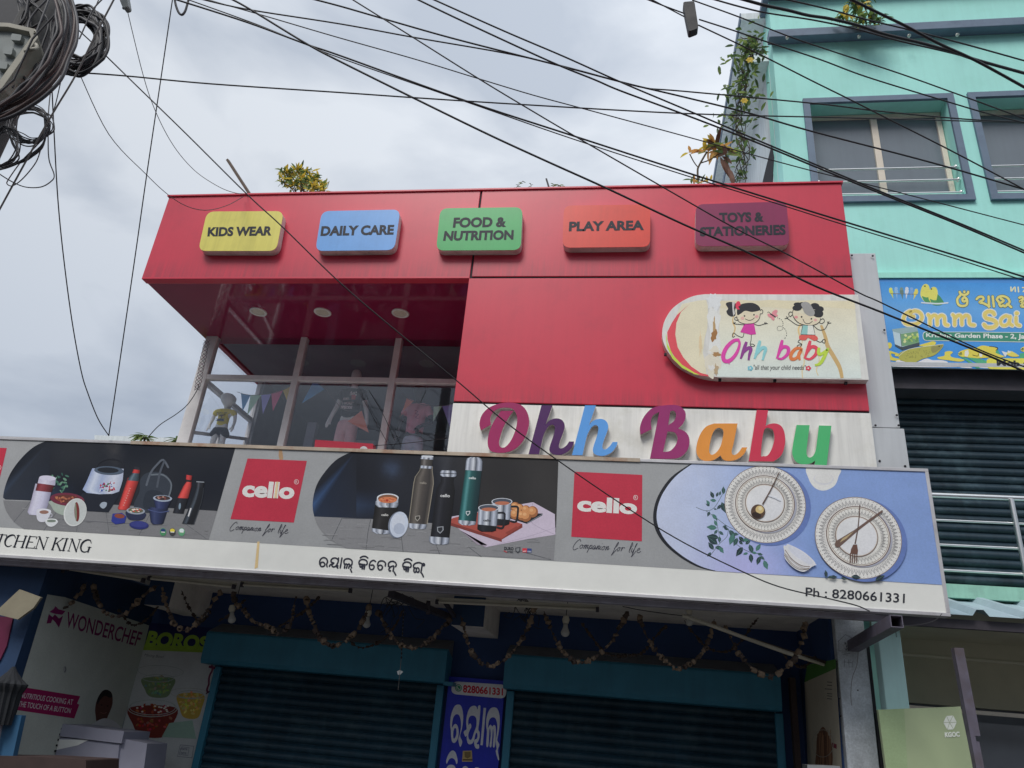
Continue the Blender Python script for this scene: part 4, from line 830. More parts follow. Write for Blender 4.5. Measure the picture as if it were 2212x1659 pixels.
pr.ell(*z5(880, 668), 21, 29, (112, 120, 136), 12, 0.2); pr.ell(*z5(888, 666), 19.5, 28, (186, 194, 208), 13, 0.2); pr.ell(*z5(884, 650), 14, 19, (206, 212, 224), 14, 0.2); pr.ell(*z5(890, 700), 12, 12, (166, 174, 190), 14, 0.2)
pr.text('cello', [z5(742, 574), z5(800, 576), z5(800, 596), z5(742, 594)], (190, 188, 184), 8, bold=0.03)
# brown bottle
BRB = [(0,(150,142,126)),(0.06,(56,52,50)),(0.3,(98,92,86)),(0.5,(72,67,64)),(0.8,(50,47,47)),(0.95,(84,78,72)),(1,(160,152,136))]
pr.rows([(*z5(1066,180),*z5(1168,184)),(*z5(1060,215),*z5(1166,218)),(*z5(1020,270),*z5(1174,280)),(*z5(1008,320),*z5(1176,330)),(*z5(967,640),*z5(1125,655)),(*z5(966,670),*z5(1120,680))], BRB, 5); pr.rows([(*z5(966,655),*z5(1124,665)),(*z5(968,690),*z5(1108,700)),(*z5(990,700),*z5(1090,704))], MET, 6)
pr.rows([(*z5(1074,98),*z5(1174,104)),(*z5(1066,122),*z5(1172,128))], MET, 7); pr.rows([(*z5(1070,122),*z5(1170,128)),(*z5(1066,178),*z5(1162,182))], body((74,70,68), 40), 6); pr.rows([(*z5(1068,176),*z5(1164,182)),(*z5(1064,198),*z5(1160,204))], MET, 7); pr.ell(*z5(1124, 100), 13, 3, (200, 204, 210), 8, 0.05)
pr.text('cello', [z5(1060, 308), z5(1116, 312), z5(1116, 332), z5(1060, 328)], (140, 134, 124), 7, bold=0.03); pr.poly(Z5([(1022,595),(1062,590),(1064,615),(1040,640),(1022,620)]), (150, 146, 138), 7); pr.poly(Z5([(1028,601),(1056,597),(1057,613),(1041,630),(1028,617)]), (60, 57, 54), 8)
# black flask
pr.rows([(*z5(1236,262),*z5(1344,268)),(*z5(1236,310),*z5(1338,316)),(*z5(1200,370),*z5(1350,378)),(*z5(1150,760),*z5(1306,775)),(*z5(1142,775),*z5(1305,782))], body((26, 27, 34), 16), 8); pr.rows([(*z5(1140,764),*z5(1308,776)),(*z5(1138,800),*z5(1304,810)),(*z5(1146,818),*z5(1298,826)),(*z5(1180,830),*z5(1270,832))], MET, 9)
pr.rows([(*z5(1240,216),*z5(1358,220)),(*z5(1229,232),*z5(1366,236)),(*z5(1229,256),*z5(1366,260)),(*z5(1245,268),*z5(1355,272))], MET, 10); pr.stroke(Z5([(1229,240),(1366,246)]), 1.4, (30,32,38), 11); pr.text('cello', [z5(1230, 412), z5(1310, 414), z5(1310, 440), z5(1230, 438)], (196, 196, 196), 10, bold=0.03); pr.poly(Z5([(1204,686),(1256,680),(1258,712),(1230,742),(1206,722)]), (146, 150, 156), 10); pr.poly(Z5([(1211,692),(1249,687),(1250,710),(1230,732),(1212,717)]), (40, 42, 48), 11)
# green flask
pr.rows([(*z5(1437,210),*z5(1574,216)),(*z5(1420,330),*z5(1562,336)),(*z5(1380,632),*z5(1528,645))], [(0,(18,46,50)),(0.12,(34,92,92)),(0.25,(78,134,136)),(0.4,(34,84,84)),(0.75,(20,54,58)),(1,(14,40,46))], 8); pr.rows([(*z5(1379,628),*z5(1529,641)),(*z5(1380,652),*z5(1520,668)),(*z5(1410,670),*z5(1480,674))], MET, 9)
pr.rows([(*z5(1480,106),*z5(1550,108)),(*z5(1452,118),*z5(1572,122)),(*z5(1444,140),*z5(1581,146)),(*z5(1437,214),*z5(1576,222))], MET, 10); pr.text('cello', [z5(1468, 268), z5(1526, 272), z5(1526, 292), z5(1466, 288)], (196, 202, 202), 10, bold=0.03); pr.poly(Z5([(1443,556),(1478,553),(1478,574),(1458,594),(1443,576)]), (196, 202, 204), 10); pr.poly(Z5([(1449,561),(1472,559),(1472,572),(1458,585),(1449,574)]), (50, 80, 84), 11)
# mugs
for dx, dy, L in ((110, -52, 11), (0, 0, 15)):
    q = lambda x, y: z5(x+dx, y+dy)
    pr.stroke([q(1700, 570), q(1755, 570), q(1765, 600), q(1750, 690), q(1705, 690)], 4.2, (30, 32, 38), L)
    pr.rows([(*q(1548,520),*q(1710,530)),(*q(1540,665),*q(1700,680)),(*q(1540,675),*q(1698,690))], MET, L+1); pr.rows([(*q(1540,665),*q(1698,680)),(*q(1538,705),*q(1692,715)),(*q(1570,724),*q(1660,726))], body((26,28,34), 12), L+2)
    pr.ell(*q(1632, 528), 22.5, 7.6, (206, 210, 218), L+2); pr.ell(*q(1632, 528), 20.5, 6.4, (70, 76, 88), L+3); pr.ell(*q(1634, 541), 16, 4, (170, 104, 80), L+3)
pr.text('cello', [z5(1588, 620), z5(1650, 622), z5(1650, 644), z5(1588, 640)], (50, 52, 60), 18, bold=0.03)
pr.text('DURO', [z5(1760, 850), z5(1838, 853), z5(1838, 880), z5(1760, 877)], (44, 46, 52), 6, bold=0.04); pr.text('STEEL', [z5(1786, 886), z5(1838, 888), z5(1838, 902), z5(1786, 900)], (60, 60, 66), 6, bold=0.03); pr.stroke([z5(1757, 884), z5(1784, 896)], 2, (170, 60, 66), 6)
pr.poly(Z5([(1852,858),(1895,852),(1894,885),(1874,905),(1854,888)]), (58, 60, 66), 6); pr.poly(Z5([(1860,864),(1887,860),(1886,882),(1874,893),(1861,884)]), (120, 122, 124), 7)
pr.poly(Z5([(1912,862),(1950,863),(1949,898),(1912,896)]), (190, 54, 66), 6); pr.poly(Z5([(1950,863),(1988,865),(1987,900),(1949,898)]), (50, 66, 120), 6); pr.text('HOT', [z5(1917, 882), z5(1944, 883), z5(1944, 894), z5(1917, 893)], (226, 220, 220), 7, bold=0.03); pr.text('COLD', [z5(1953, 884), z5(1984, 885), z5(1984, 896), z5(1953, 895)], (220, 222, 226), 7, bold=0.03)
pr.build('printed_picture', t, label='printed picture of steel bottles, a food jar and mugs')
# ---------------------------------------------------------------- picture 3 (dinner plates)
def z6(x, y): return (1399+x*0.2852, 976.5+y*0.2852)
def Z6(l): return [z6(*p[:2])+tuple(p[2:]) for p in l]
pr = Print(pl, 0.0022); random.seed(9)
arco = [(p.x, p.y) for p in catmull([(x, y, 0) for x, y in ((1493,1001),(1450,1030.7),(1421.8,1070.6),(1411,1110.5),(1416,1144.8),(1436,1176),(1470.3,1204.7),(1507,1224.6),(1541,1233.5))], 5)]
arci = [(p.x, p.y) for p in catmull([(x, y, 0) for x, y in ((1497,1001),(1458,1030.7),(1429.5,1070.6),(1418.5,1109),(1423.5,1142),(1442,1173),(1475,1201.5),(1513,1223),(1548,1233.7))], 5)]
def bg3(x, y):
    u = min(1, max(0, (x-1425)/330)); u = u*u*(3-2*u); v = max(0, min(1, (y-1130)/80))*max(0, 1-abs(x-1610)/150)
    a = (204-u*80, 212-u*64, 236-u*40); return (a[0]+(174-a[0])*v*0.75, a[1]+(168-a[1])*v*0.75, a[2]+(214-a[2])*v*0.75)
pr.poly(arco+[(1600,1237),(1600,1004.5)], (32, 34, 40), 0)
pr.poly(arci+[(1560,1234.5),(1560,1003)], bg3, 1)
pr.grid([(1500,1001),(1999,1019.5),(2037.5,1263.5),(1550,1234)], bg3, 2, 26, 14)
for i in range(len(arci)-1):          # fill between the arc and the gradient mesh
    pass
pr.poly(sm([(1745,1008),(1812,1012),(1811,1030),(1802,1050),(1780,1060),(1760,1054),(1747,1035)]), (214, 213, 210), 4); pr.ell(1779, 1035, 22, 13, (200, 200, 202), 5, 0.05); pr.ell(1779, 1033, 19, 11, (216, 215, 212), 6, 0.05)
def plate(cx, cy, rx, ry, rot, mid, well, L):
    pr.ell(cx+9, cy+4, rx*1.02, ry*1.02, (96, 116, 170), L, rot, 48)
    pr.ell(cx, cy, rx, ry, (120, 104, 96), L+1, rot, 64); pr.ell(cx, cy, rx*0.985, ry*0.985, (222, 220, 216), L+2, rot, 64)
    def zig(cx, cy, rx, ry, r0, r1, n, Lz, c_):
        co, si = math.cos(rot), math.sin(rot)
        def at(a, r): x, y = rx*r*math.cos(a), ry*r*math.sin(a); return (cx+x*co-y*si, cy+x*si+y*co)
        for i in range(n):
            a = 2*math.pi*i/n; d = math.pi/n
            pr.stroke([at(a-d, r0), at(a, r1)], 0.75, c_, Lz, smooth=False); pr.stroke([at(a, r1), at(a+d, r0)], 0.75, c_, Lz, smooth=False)
            pr.stroke([at(a, r0), at(a, r0+(r1-r0)*0.55)], 0.8, c_, Lz, smooth=False)
            pr.ell(*at(a, r1+0.045), 0.9, 0.9, (112, 96, 92), Lz, 0, 6)
        for i in range(n*2):
            a = 2*math.pi*i/n/2; pr.ell(*at(a, r0-0.02), 0.7, 0.7, (130, 120, 116), Lz, 0, 5)
    zig(cx, cy, rx, ry, 0.80, 0.915, 64, L+3, (120, 118, 120))
    mx_, my_, mrx, mry = mid; pr.ell(mx_+4, my_+2, mrx, mry, (158, 160, 172), L+3, rot, 48); pr.ell(mx_, my_, mrx, mry, (104, 84, 78), L+4, rot, 48); pr.ell(mx_, my_, mrx*0.972, mry*0.972, (212, 208, 200), L+5, rot, 48); pr.ell(mx_, my_, mrx*0.945, mry*0.945, (126, 104, 84), L+6, rot, 48); pr.ell(mx_, my_, mrx*0.93, mry*0.93, (218, 216, 210), L+7, rot, 48)
    zig(mx_, my_, mrx, mry, 0.73, 0.85, 50, L+8, (128, 126, 126))
    wx, wy, wrx, wry = well; pr.ell(wx, wy, wrx, wry, (110, 88, 80), L+9, rot, 40); pr.ell(wx, wy, wrx*0.965, wry*0.965, (196, 188, 178), L+10, rot, 40); pr.ell(wx, wy, wrx*0.93, wry*0.93, rad(wx-6, wy-6, wrx*1.3, (226, 225, 220), (208, 208, 212)), L+11, rot, 40)
# leaves
def leaf2(x, y, a, l, col_, L=4):
    c_, s_ = math.cos(a), math.sin(a); o = []
    for u, v in ((0, 0), (0.25, 0.2), (0.55, 0.24), (1, 0), (0.55, -0.24), (0.25, -0.2)): o.append((x+(u*c_-v*s_)*l, y+(u*s_+v*c_)*l))
    pr.poly(o, col_, L); pr.stroke([(x, y), (x+c_*l*0.9, y+s_*l*0.9)], 0.5, (92, 130, 120), L+1)
stems = [Z6([(365,418),(440,445),(500,425),(550,350),(585,280)]), Z6([(440,445),(520,500),(600,560),(680,600),(750,660)]), Z6([(520,500),(528,560),(540,620),(545,680)]), Z6([(610,580),(600,640),(540,700),(470,790)]), Z6([(610,580),(640,660),(700,720),(780,760),(860,780),(900,880)])]
for st in stems: pr.stroke(st, 0.9, (58, 74, 76), 3)
for x, y, a, l in ((470,400,-2.2,44),(500,350,-2.0,58),(520,340,-1.2,40),(545,330,-1.4,36),(575,320,-1.6,60),(560,380,1.2,90),(560,400,2.4,50),(520,370,-3.0,50),(470,410,-2.6,36),(500,430,0.2,24),(470,450,2.0,44),(490,470,0.9,58),(515,500,1.0,24),(525,560,-2.0,50),(525,575,-3.05,80),(530,590,2.3,44),(540,600,0.7,46),(545,640,1.6,50),(540,650,-3.0,95),(530,700,-2.5,100),(510,720,0.2,64),(500,740,-2.2,70),(540,720,0.9,60),(480,760,2.3,44),(610,590,-2.6,44),(620,590,1.0,80),(640,620,0.1,50),(650,620,1.9,90),(690,620,-1.2,40),(690,640,0.8,60),(680,650,2.0,70),(720,660,0.3,60),(720,700,-2.4,44),(720,720,2.2,88),(740,700,-0.7,50),(770,700,1.2,76),(760,690,-1.0,36),(790,760,0.2,40),(780,770,1.5,72),(760,765,2.9,40),(820,750,-1.0,66),(830,770,0.2,44),(850,790,1.9,70),(850,790,0.6,44),(880,820,1.2,76),(600,560,2.9,36)):
    p = z6(x, y); leaf2(*p, a, l*0.2852, random.choice(((42,60,64),(52,78,78),(36,50,56),(70,112,104))))
plate(*z6(890, 398), 88.5, 83, 0.35, (*z6(888, 394), 65, 61), (*z6(887, 390), 43.5, 41), 6)
plate(*z6(1593, 654), 96, 86.5, 0.5, (*z6(1592, 642), 71.5, 63), (*z6(1578, 643), 47.5, 43), 20)
for x, y, a, l in ((1350,950,-1.7,54),(1375,950,0.0,60),(1360,955,-0.3,40),(1540,945,0.1,70),(1720,975,-0.5,80),(1460,955,0.2,50)): p = z6(x, y); leaf2(*p, a, l*0.2852, (44, 54, 62), 19)
# spoon, fork, knife
pr.stroke(Z6([(995,155),(930,290),(868,400)]), lambda u: 2.0+1.2*u, (92, 74, 66), 20); pr.ell(*z6(834, 455), 15.5, 15.5, (84, 64, 52), 20, 0.3); pr.ell(*z6(846, 440), 9, 8.5, (196, 172, 120), 21, 0.3); pr.ell(*z6(850, 432), 4, 4, (236, 222, 178), 22); pr.ell(*z6(822, 482), 10, 6, (48, 36, 34), 21, 0.3)
pr.stroke(Z6([(905,330),(960,350),(1000,370)]), 3, (206, 208, 214), 18)
pr.poly(Z6([(1768,445),(1778,455),(1590,600),(1455,718),(1430,728),(1412,710),(1420,680),(1560,595)]), (104, 84, 76), 35); pr.poly(Z6([(1540,615),(1560,600),(1500,660),(1450,690),(1470,660)]), (176, 156, 120), 36)
pr.stroke(Z6([(1602,405),(1590,560),(1566,700)]), lambda u: 1.8+1.2*u, (90, 72, 66), 37); pr.poly(Z6([(1552,705),(1580,705),(1588,750),(1584,780),(1530,775),(1535,740)]), (100, 72, 62), 37)
for x in (1531, 1548, 1564, 1580): pr.stroke(Z6([(x, 770), (x-3, 840)]), 2.2, (98, 74, 66), 37, smooth=False)
# small bowl
pr.poly(sm_mixed(Z6([(1046,712),(1032,760),(1038,810),(1090,870),(1150,905),(1195,905),(1255,860,1),(1262,845)])), (206, 205, 206), 19); pr.poly(sm(Z6([(1048,708),(1075,706),(1180,760),(1258,830),(1262,860),(1225,868),(1130,815),(1060,750)])), (222, 222, 226), 20); pr.poly(sm(Z6([(1062,716),(1100,722),(1180,770),(1245,835),(1220,852),(1130,800),(1075,750)])), (204, 206, 216), 21)
for dx, dy, c_ in ((0, 0, (120, 100, 90)), (-4, 26, (150, 140, 130)), (-6, 36, (120, 110, 104))): pr.stroke(Z6([(1038+dx,745+dy),(1090+dx,815+dy*1.1),(1160+dx,862+dy*0.9),(1225+dx,872+dy*0.4)]), 1.3, c_, 22)
for i in range(22):
    u = i/21; x = 1036+u*180; y = 765+u*125-math.sin(u*3.1)*-18; pr.stroke([z6(x, y), z6(x+4, y+18)], 0.8, (130, 124, 122), 22, smooth=False)
pr.build('printed_picture', t, label='printed picture of two patterned dinner plates')
# ---------------------------------------------------------------- brand squares and lettering
def letters_cello(pr, q):
    pr.text('cello', q, (226, 224, 220), 2, bold=0.045)
for sq, tq, rg in (([(535,990.5),(663,995.7),(635,1129),(498,1121.5)], [(526.5,1038),(639,1043),(634.5,1079),(522,1073.5)], (640.5,1041)), ([(1241,1019),(1387.5,1026),(1386.6,1169.5),(1234,1159.5)], [(1248.5,1071.5),(1376.5,1078.5),(1376,1112),(1246,1104.5)], (1373,1075)), ([(-105,963),(15,968),(-13,1088),(-145,1082)], [(-110,1008),(-8,1012),(-14,1044),(-118,1040)], (-2,1010))):
    o = Print(pl, 0.0024); o.grid(sq, lambda x, y: (176, 46, 66), 0, 4, 4); letters_cello(o, tq)
    cx, cy = rg; o.ring(cx, cy, 5, 5.4, 0.9, (222, 210, 208), 2); o.text('R', [(cx-2, cy-3), (cx+2.2, cy-2.8), (cx+2, cy+3), (cx-2, cy+2.8)], (222, 210, 208), 2)
    o.build('brand_square', t)
# cursive tag line, drawn as pen strokes; unit square: x along the line, y from base line up
CUR = [[(0.085,0.80),(0.06,0.98),(0.02,0.75),(0.0,0.35),(0.025,0.12),(0.075,0.30)],
 [(0.115,0.58),(0.095,0.45),(0.11,0.28),(0.135,0.40),(0.12,0.58),(0.15,0.50)],
 [(0.16,0.60),(0.155,0.28),(0.165,0.5),(0.18,0.60),(0.18,0.28),(0.195,0.55),(0.21,0.58),(0.205,0.32),(0.225,0.40)],
 [(0.24,0.60),(0.225,-0.02),(0.24,0.45),(0.262,0.60),(0.27,0.42),(0.245,0.30),(0.285,0.38)],
 [(0.32,0.55),(0.298,0.58),(0.288,0.40),(0.30,0.28),(0.322,0.52),(0.318,0.30),(0.338,0.42)],
 [(0.35,0.60),(0.343,0.28),(0.362,0.56),(0.376,0.58),(0.37,0.32),(0.388,0.42)],
 [(0.40,0.58),(0.392,0.34),(0.41,0.34)],[(0.405,0.76),(0.408,0.78)],
 [(0.44,0.58),(0.42,0.44),(0.432,0.28),(0.456,0.40),(0.445,0.58),(0.47,0.52)],
 [(0.485,0.60),(0.478,0.28),(0.497,0.56),(0.512,0.58),(0.506,0.32),(0.53,0.44)],
 [(0.60,0.45),(0.635,0.75),(0.64,0.98),(0.622,0.80),(0.60,0.20),(0.585,-0.08),(0.60,0.05),(0.64,0.42)],
 [(0.665,0.58),(0.65,0.42),(0.662,0.28),(0.684,0.42),(0.672,0.58),(0.70,0.52)],
 [(0.705,0.54),(0.715,0.60),(0.708,0.30),(0.722,0.54),(0.745,0.60),(0.75,0.52)],
 [(0.83,0.40),(0.855,0.90),(0.84,0.98),(0.828,0.35),(0.845,0.26)],[(0.865,0.58),(0.858,0.34),(0.872,0.32)],[(0.868,0.76),(0.871,0.78)],
 [(0.875,0.20),(0.91,0.80),(0.92,0.98),(0.905,0.85),(0.89,0.20),(0.88,-0.08),(0.90,0.10),(0.93,0.42)],
 [(0.945,0.45),(0.975,0.52),(0.97,0.64),(0.95,0.55),(0.945,0.32),(0.97,0.28),(1.0,0.40)]]
for q in ([(500,1126.5),(624,1134),(620,1160),(494,1150)], [(1240,1164),(1384,1174),(1382,1202),(1235,1191)]):
    o = Print(pl, 0.0026)
    for l in CUR: o.stroke([bil(q, u+0.03*v, v) for u, v in l], 1.25, (52, 52, 62), 0)
    o.build('tag_line', t)
# serif italic KITCHEN KING, odia words, phone number
SER = {'K': (0.72, [([(0.22,1),(0.05,0)],1),([(0.70,1),(0.20,0.48)],0),([(0.32,0.56),(0.58,0)],1),([(0.12,1),(0.34,1)],2),([(-0.04,0),(0.16,0)],2),([(0.60,1),(0.80,1)],2),([(0.48,0),(0.68,0)],2)]),
 'I': (0.36, [([(0.24,1),(0.07,0)],1),([(0.12,1),(0.36,1)],2),([(-0.04,0),(0.20,0)],2)]),
 'T': (0.60, [([(0.42,1),(0.25,0)],1),([(0.14,0.98),(0.74,0.98)],0),([(0.14,1),(0.10,0.8)],2),([(0.74,1),(0.70,0.8)],2),([(0.14,0),(0.38,0)],2)]),
 'C': (0.68, [([(0.74,0.74),(0.66,0.97),(0.46,1.0),(0.20,0.80),(0.08,0.45),(0.14,0.12),(0.34,0.0),(0.56,0.14)],3)]),
 'H': (0.80, [([(0.24,1),(0.07,0)],1),([(0.76,1),(0.59,0)],1),([(0.16,0.52),(0.68,0.52)],0),([(0.12,1),(0.36,1)],2),([(-0.04,0),(0.20,0)],2),([(0.64,1),(0.88,1)],2),([(0.48,0),(0.72,0)],2)]),
 'E': (0.66, [([(0.24,1),(0.07,0)],1),([(0.20,0.985),(0.72,0.985)],0),([(0.16,0.52),(0.50,0.52)],0),([(0.06,0.015),(0.60,0.015)],0),([(0.72,1),(0.68,0.8)],2),([(0.60,0),(0.66,0.2)],2)]),
 'N': (0.80, [([(0.24,1),(0.08,0)],0),([(0.24,1),(0.60,0)],1),([(0.78,1),(0.60,0)],0),([(0.10,1),(0.28,1)],2),([(-0.02,0),(0.18,0)],2),([(0.66,1),(0.88,1)],2)]),
 'G': (0.76, [([(0.76,0.74),(0.68,0.97),(0.46,1.0),(0.20,0.80),(0.08,0.45),(0.14,0.12),(0.34,0.0),(0.58,0.10)],3),([(0.67,0.42),(0.59,0.04)],1),([(0.54,0.42),(0.80,0.42)],2)])}
o = Print(pl, 0.0022); wd = 'KITCHEN KING'; tot = sum(SER[c_][0] if c_ != ' ' else 0.34 for c_ in wd)
q = [(-42,1151.5),(198,1167),(195.5,1193.5),(-46,1176)]; x = 0
for c_ in wd:
    if c_ == ' ': x += 0.34; continue
    adv, st = SER[c_]
    for l, kd in st:
        P_ = [bil(q, (x+u)/tot, v) for u, v in l]
        o.stroke(P_, {0: 1.5, 1: 3.5, 2: 1.3}[kd] if kd < 3 else (lambda u: 1.3+2.6*math.sin(math.pi*min(1, max(0, u)))), INK, 0, smooth=kd == 3)
    x += adv
o.build('lettering', t)
o = Print(pl, 0.0022); OD = 3.3
def c8(l): return [(737.3+x/3, 1106+y/3) for x, y in l]
def zo(x, y): return (658.3+x*0.13641, 1179.5+y*0.13641)
KI = ([(882,186),(905,170),(940,162),(975,170),(1000,190)],[(862,288),(862,248),(890,218),(940,214),(982,238),(990,278),(975,298)],[(875,290),(876,322),(890,334),(904,322),(904,294),(884,284),(870,292)],[(904,300),(918,290),(926,302),(910,362)],[(926,302),(944,292),(952,304),(940,366)])
OL = [[(240,292),(238,245),(258,203),(300,184),(342,200),(362,245),(348,292),(356,328)],[(245,295),(262,262),(295,258),(318,284),(312,312),(285,326),(256,318),(245,295)],
 [(448,262),(428,262),(416,236),(434,204),(470,190),(505,196),(526,216)],[(536,190),(530,250),(514,290),(526,318),(506,326),(524,350)],[(392,322),(408,296),(440,288),(462,270)],[(428,290),(438,322),(470,330),(500,310),(514,290)],[(590,190),(563,346)],
 [(628,286),(622,236),(652,206),(706,203),(748,234),(748,288),(732,310),(742,346)],[(630,350),(640,296),(660,284),(675,300),(660,350)],[(675,300),(700,284),(714,302),(695,350)],[(725,368),(744,412)],
 *KI, [(1122,246),(1092,227),(1050,245),(1028,288),(1026,336),(1046,370),(1080,366),(1100,334),(1084,302),(1050,304)],
 [(1162,322),(1155,290),(1172,252),(1206,235),(1250,242),(1280,274),(1276,316)],[(1160,330),(1180,306),(1212,306),(1232,338),(1214,372),(1184,376),(1162,352),(1160,330)],
 [(1330,316),(1326,280),(1352,250),(1398,242),(1438,264),(1450,296),(1438,326)],[(1326,322),(1356,330),(1410,318),(1398,396)],[(1360,330),(1334,366),(1344,394),(1360,392)],[(1415,408),(1442,460)],
 *[[(x+695, y+40) for x, y in l] for l in KI],
 [(1732,352),(1722,312),(1750,276),(1810,262),(1862,282)],[(1872,282),(1888,278),(1898,296),(1886,312),(1870,302),(1872,282)],[(1864,282),(1840,422)],[(1735,350),(1728,392),(1744,416),(1764,402),(1766,360),(1750,344),(1735,350)],[(1766,360),(1784,346),(1806,356),(1812,392),(1796,416),(1776,406)],[(1855,432),(1880,486)]]
for l in OL: o.stroke([zo(*p) for p in l], OD, (40, 42, 54), 0)
o.build('odia_lettering', t)
o = Print(pl, 0.0022); o.text('Ph : 8280661331', [(1740.4,1268.5),(1954.7,1282.5),(1954,1303),(1740,1288)], (40, 42, 50), 0, bold=0.012); o.build('lettering', t)
# ================================================================ STEEL UNDER THE SIGN
KD = 0.5
def tube_bar(name, label, cat, a, b, w_, h_=None, m='dark_steel', group=None):
    return MB().bar(a, b, w_, h_).build(name, M[m], None, label, cat, group, bevel=0.004)
t = thing('canopy_frame', 'dark steel frame of square tubes carrying the long sign', 'frame', (-3, 7.3, 2.7))
MB().box(-8.9, 2.3, 7.105, 7.155, 2.70, 2.75).build('long_tube', M['dark_steel'], t, bevel=0.004)
MB().box(-8.9, 2.2, 7.24, 7.30, 2.72, 2.775).build('long_tube', M['tube_grey'], t, bevel=0.004)
MB().box(-8.9, 2.2, 7.31, 7.33, 2.74, 2.95).build('flashing', M['black_steel'], t)
for x in (-8, -7.1, -6.2, -5.2, -4.2, -3.2, -2.2, -1.2, -0.2, 0.8, 1.75): MB().box(x, x+0.045, 7.156, 7.239, 2.715, 2.76).build('cross_tube', M['black_steel'], t)
for x in (-7.6, -4.6, -1.6, 1.4): MB().bar((x, 7.09, 2.78), (x, 7.56, 3.6), 0.035).build('stay', M['black_steel'], t)
MB().bar(PY(845, 1283, 7.34)+Vector((0, 0, 0)), PY(978, 1336, 8.5), 0.075, 0.06).build('strut', M['black_steel'], t)
MB().bar(PY(925, 1300, 7.9), PY(925, 1325, 8.0), 0.04).build('hanger', M['black_steel'], t)
MB().bar(PY(962, 1302, 7.8), PY(985, 1336, 8.45), 0.035).build('strut', M['black_steel'], t)
# hollow bracket at the right end
a, b_ = PY(1937, 1342, 6.62), PY(1815, 1412, 8.3)
br_ = MB(); d = (b_-a).normalized(); sd = d.cross(Vector((0, 0, 1))).normalized(); up = sd.cross(d)
o_ = [sd*-.048+up*-.048, sd*.048+up*-.048, sd*.048+up*.048, sd*-.048+up*.048]; i_ = [q*0.86 for q in o_]
vs = [a+q for q in o_]+[a+q for q in i_]+[b_+q for q in o_]+[a+d*0.25+q for q in i_]
br_.add(vs, [(0,1,5,4),(1,2,6,5),(2,3,7,6),(3,0,4,7),(0,8,9,1),(1,9,10,2),(2,10,11,3),(3,11,8,0),(4,5,13,12),(5,6,14,13),(6,7,15,14),(7,4,12,15),(12,13,14,15),(8,11,10,9)])
br_.build('square_tube', M['post_steel'], None, 'open ended square steel tube jutting out below the right end of the sign', 'tube')
# cream tube lights
def tubelight(px0, px1, Y, lab):
    p, q = PY(*px0, Y), PY(*px1, Y)
    t = thing('tube_light', lab, 'lamp', tuple((p+q)/2), 'unlit tube lights under the sign')
    d = (q-p).normalized()
    MB().bar(p+Vector((0, 0.02, 0.03)), q+Vector((0, 0.02, 0.03)), 0.03, 0.028).build('batten', M['tube_cream'], t)
    MB().tube([p+d*0.03, q-d*0.03], 0.0135, 10).build('glass_tube', M['bulb_white'] if False else M['tube_cream'], t)
    for e, s_ in ((p, 1), (q, -1)): MB().bar(e, e+d*0.03*s_, 0.036, 0.045).build('end_cap', M['black_steel'], t)
tubelight((-60, 1206), (138, 1233), 7.55, 'unlit cream tube light at the left edge of the frame')
tubelight((146, 1229), (312, 1254), 7.55, 'unlit cream tube light above the purple lettered poster')
tubelight((320, 1249), (508, 1268), 7.55, 'unlit cream tube light above the green lettered poster')
tubelight((520, 1263), (760, 1276), 7.55, 'unlit cream tube light above the left shutter')
tubelight((941, 1300), (1294, 1317), 7.6, 'unlit cream tube light in front of the beam over the number board')
# broken stick with a hanging plug
st = [PY(x, y, Y) for x, y, Y in ((1474, 1329, 7.5), (1540, 1352, 7.65), (1620, 1382, 7.85), (1700, 1410, 8.0), (1780, 1436, 8.15))]
t = thing('broken_batten', 'pale splintered batten slanting down at the right under the sign', 'batten', tuple(st[2]))
b = MB(); b.tube(st, [0.018, 0.019, 0.018, 0.02, 0.014], 7); b.build('stick', M['tube_cream'], t)
b = MB(); b.tube([st[2]+Vector((0, 0.02, 0.012)), st[3]+Vector((0.0, 0.02, 0.02)), st[4]+Vector((0.02, 0.03, 0.028))], 0.016, 6); b.build('bark', M['wood'], t)
# ================================================================ BULBS
def bulb(px, py, Y, r, lab, tilt=0):
    p = PY(px, py, Y); t = thing('light_bulb', lab, 'bulb', tuple(p), 'white bulbs under the canopy')
    MB().lathe(p, (tilt, 0, -1), ((-1.9*r, 0.02), (-1.9*r, 0.5*r), (-1.1*r, 0.55*r), (-0.6*r, 0.75*r), (0, r), (0.5*r, 0.92*r), (0.85*r, 0.55*r), (1.0*r, 0.05*r)), 16).build('globe', M['bulb_white'], t)
    MB().lathe(p, (tilt, 0, -1), ((-3.6*r, 0.6*r), (-2.7*r, 0.85*r), (-1.9*r, 0.6*r)), 14).build('holder', M['tube_cream'], t)
    MB().tube([p+Vector((0, 0, 3.4*r)), (p.x+0.01, p.y, 2.87)], 0.004, 5).build('cord', M['cable_black'], t)
bulb(501, 1338, 8.0, 0.042, 'white bulb hanging in the garland above the left hood', 0.25)
bulb(792, 1348, 8.0, 0.042, 'white bulb hanging left of the steel strut')
bulb(1221, 1366, 8.0, 0.045, 'white bulb hanging right of the number board')
bulb(1489, 1344, 8.3, 0.04, 'small white bulb hanging over the right hood')
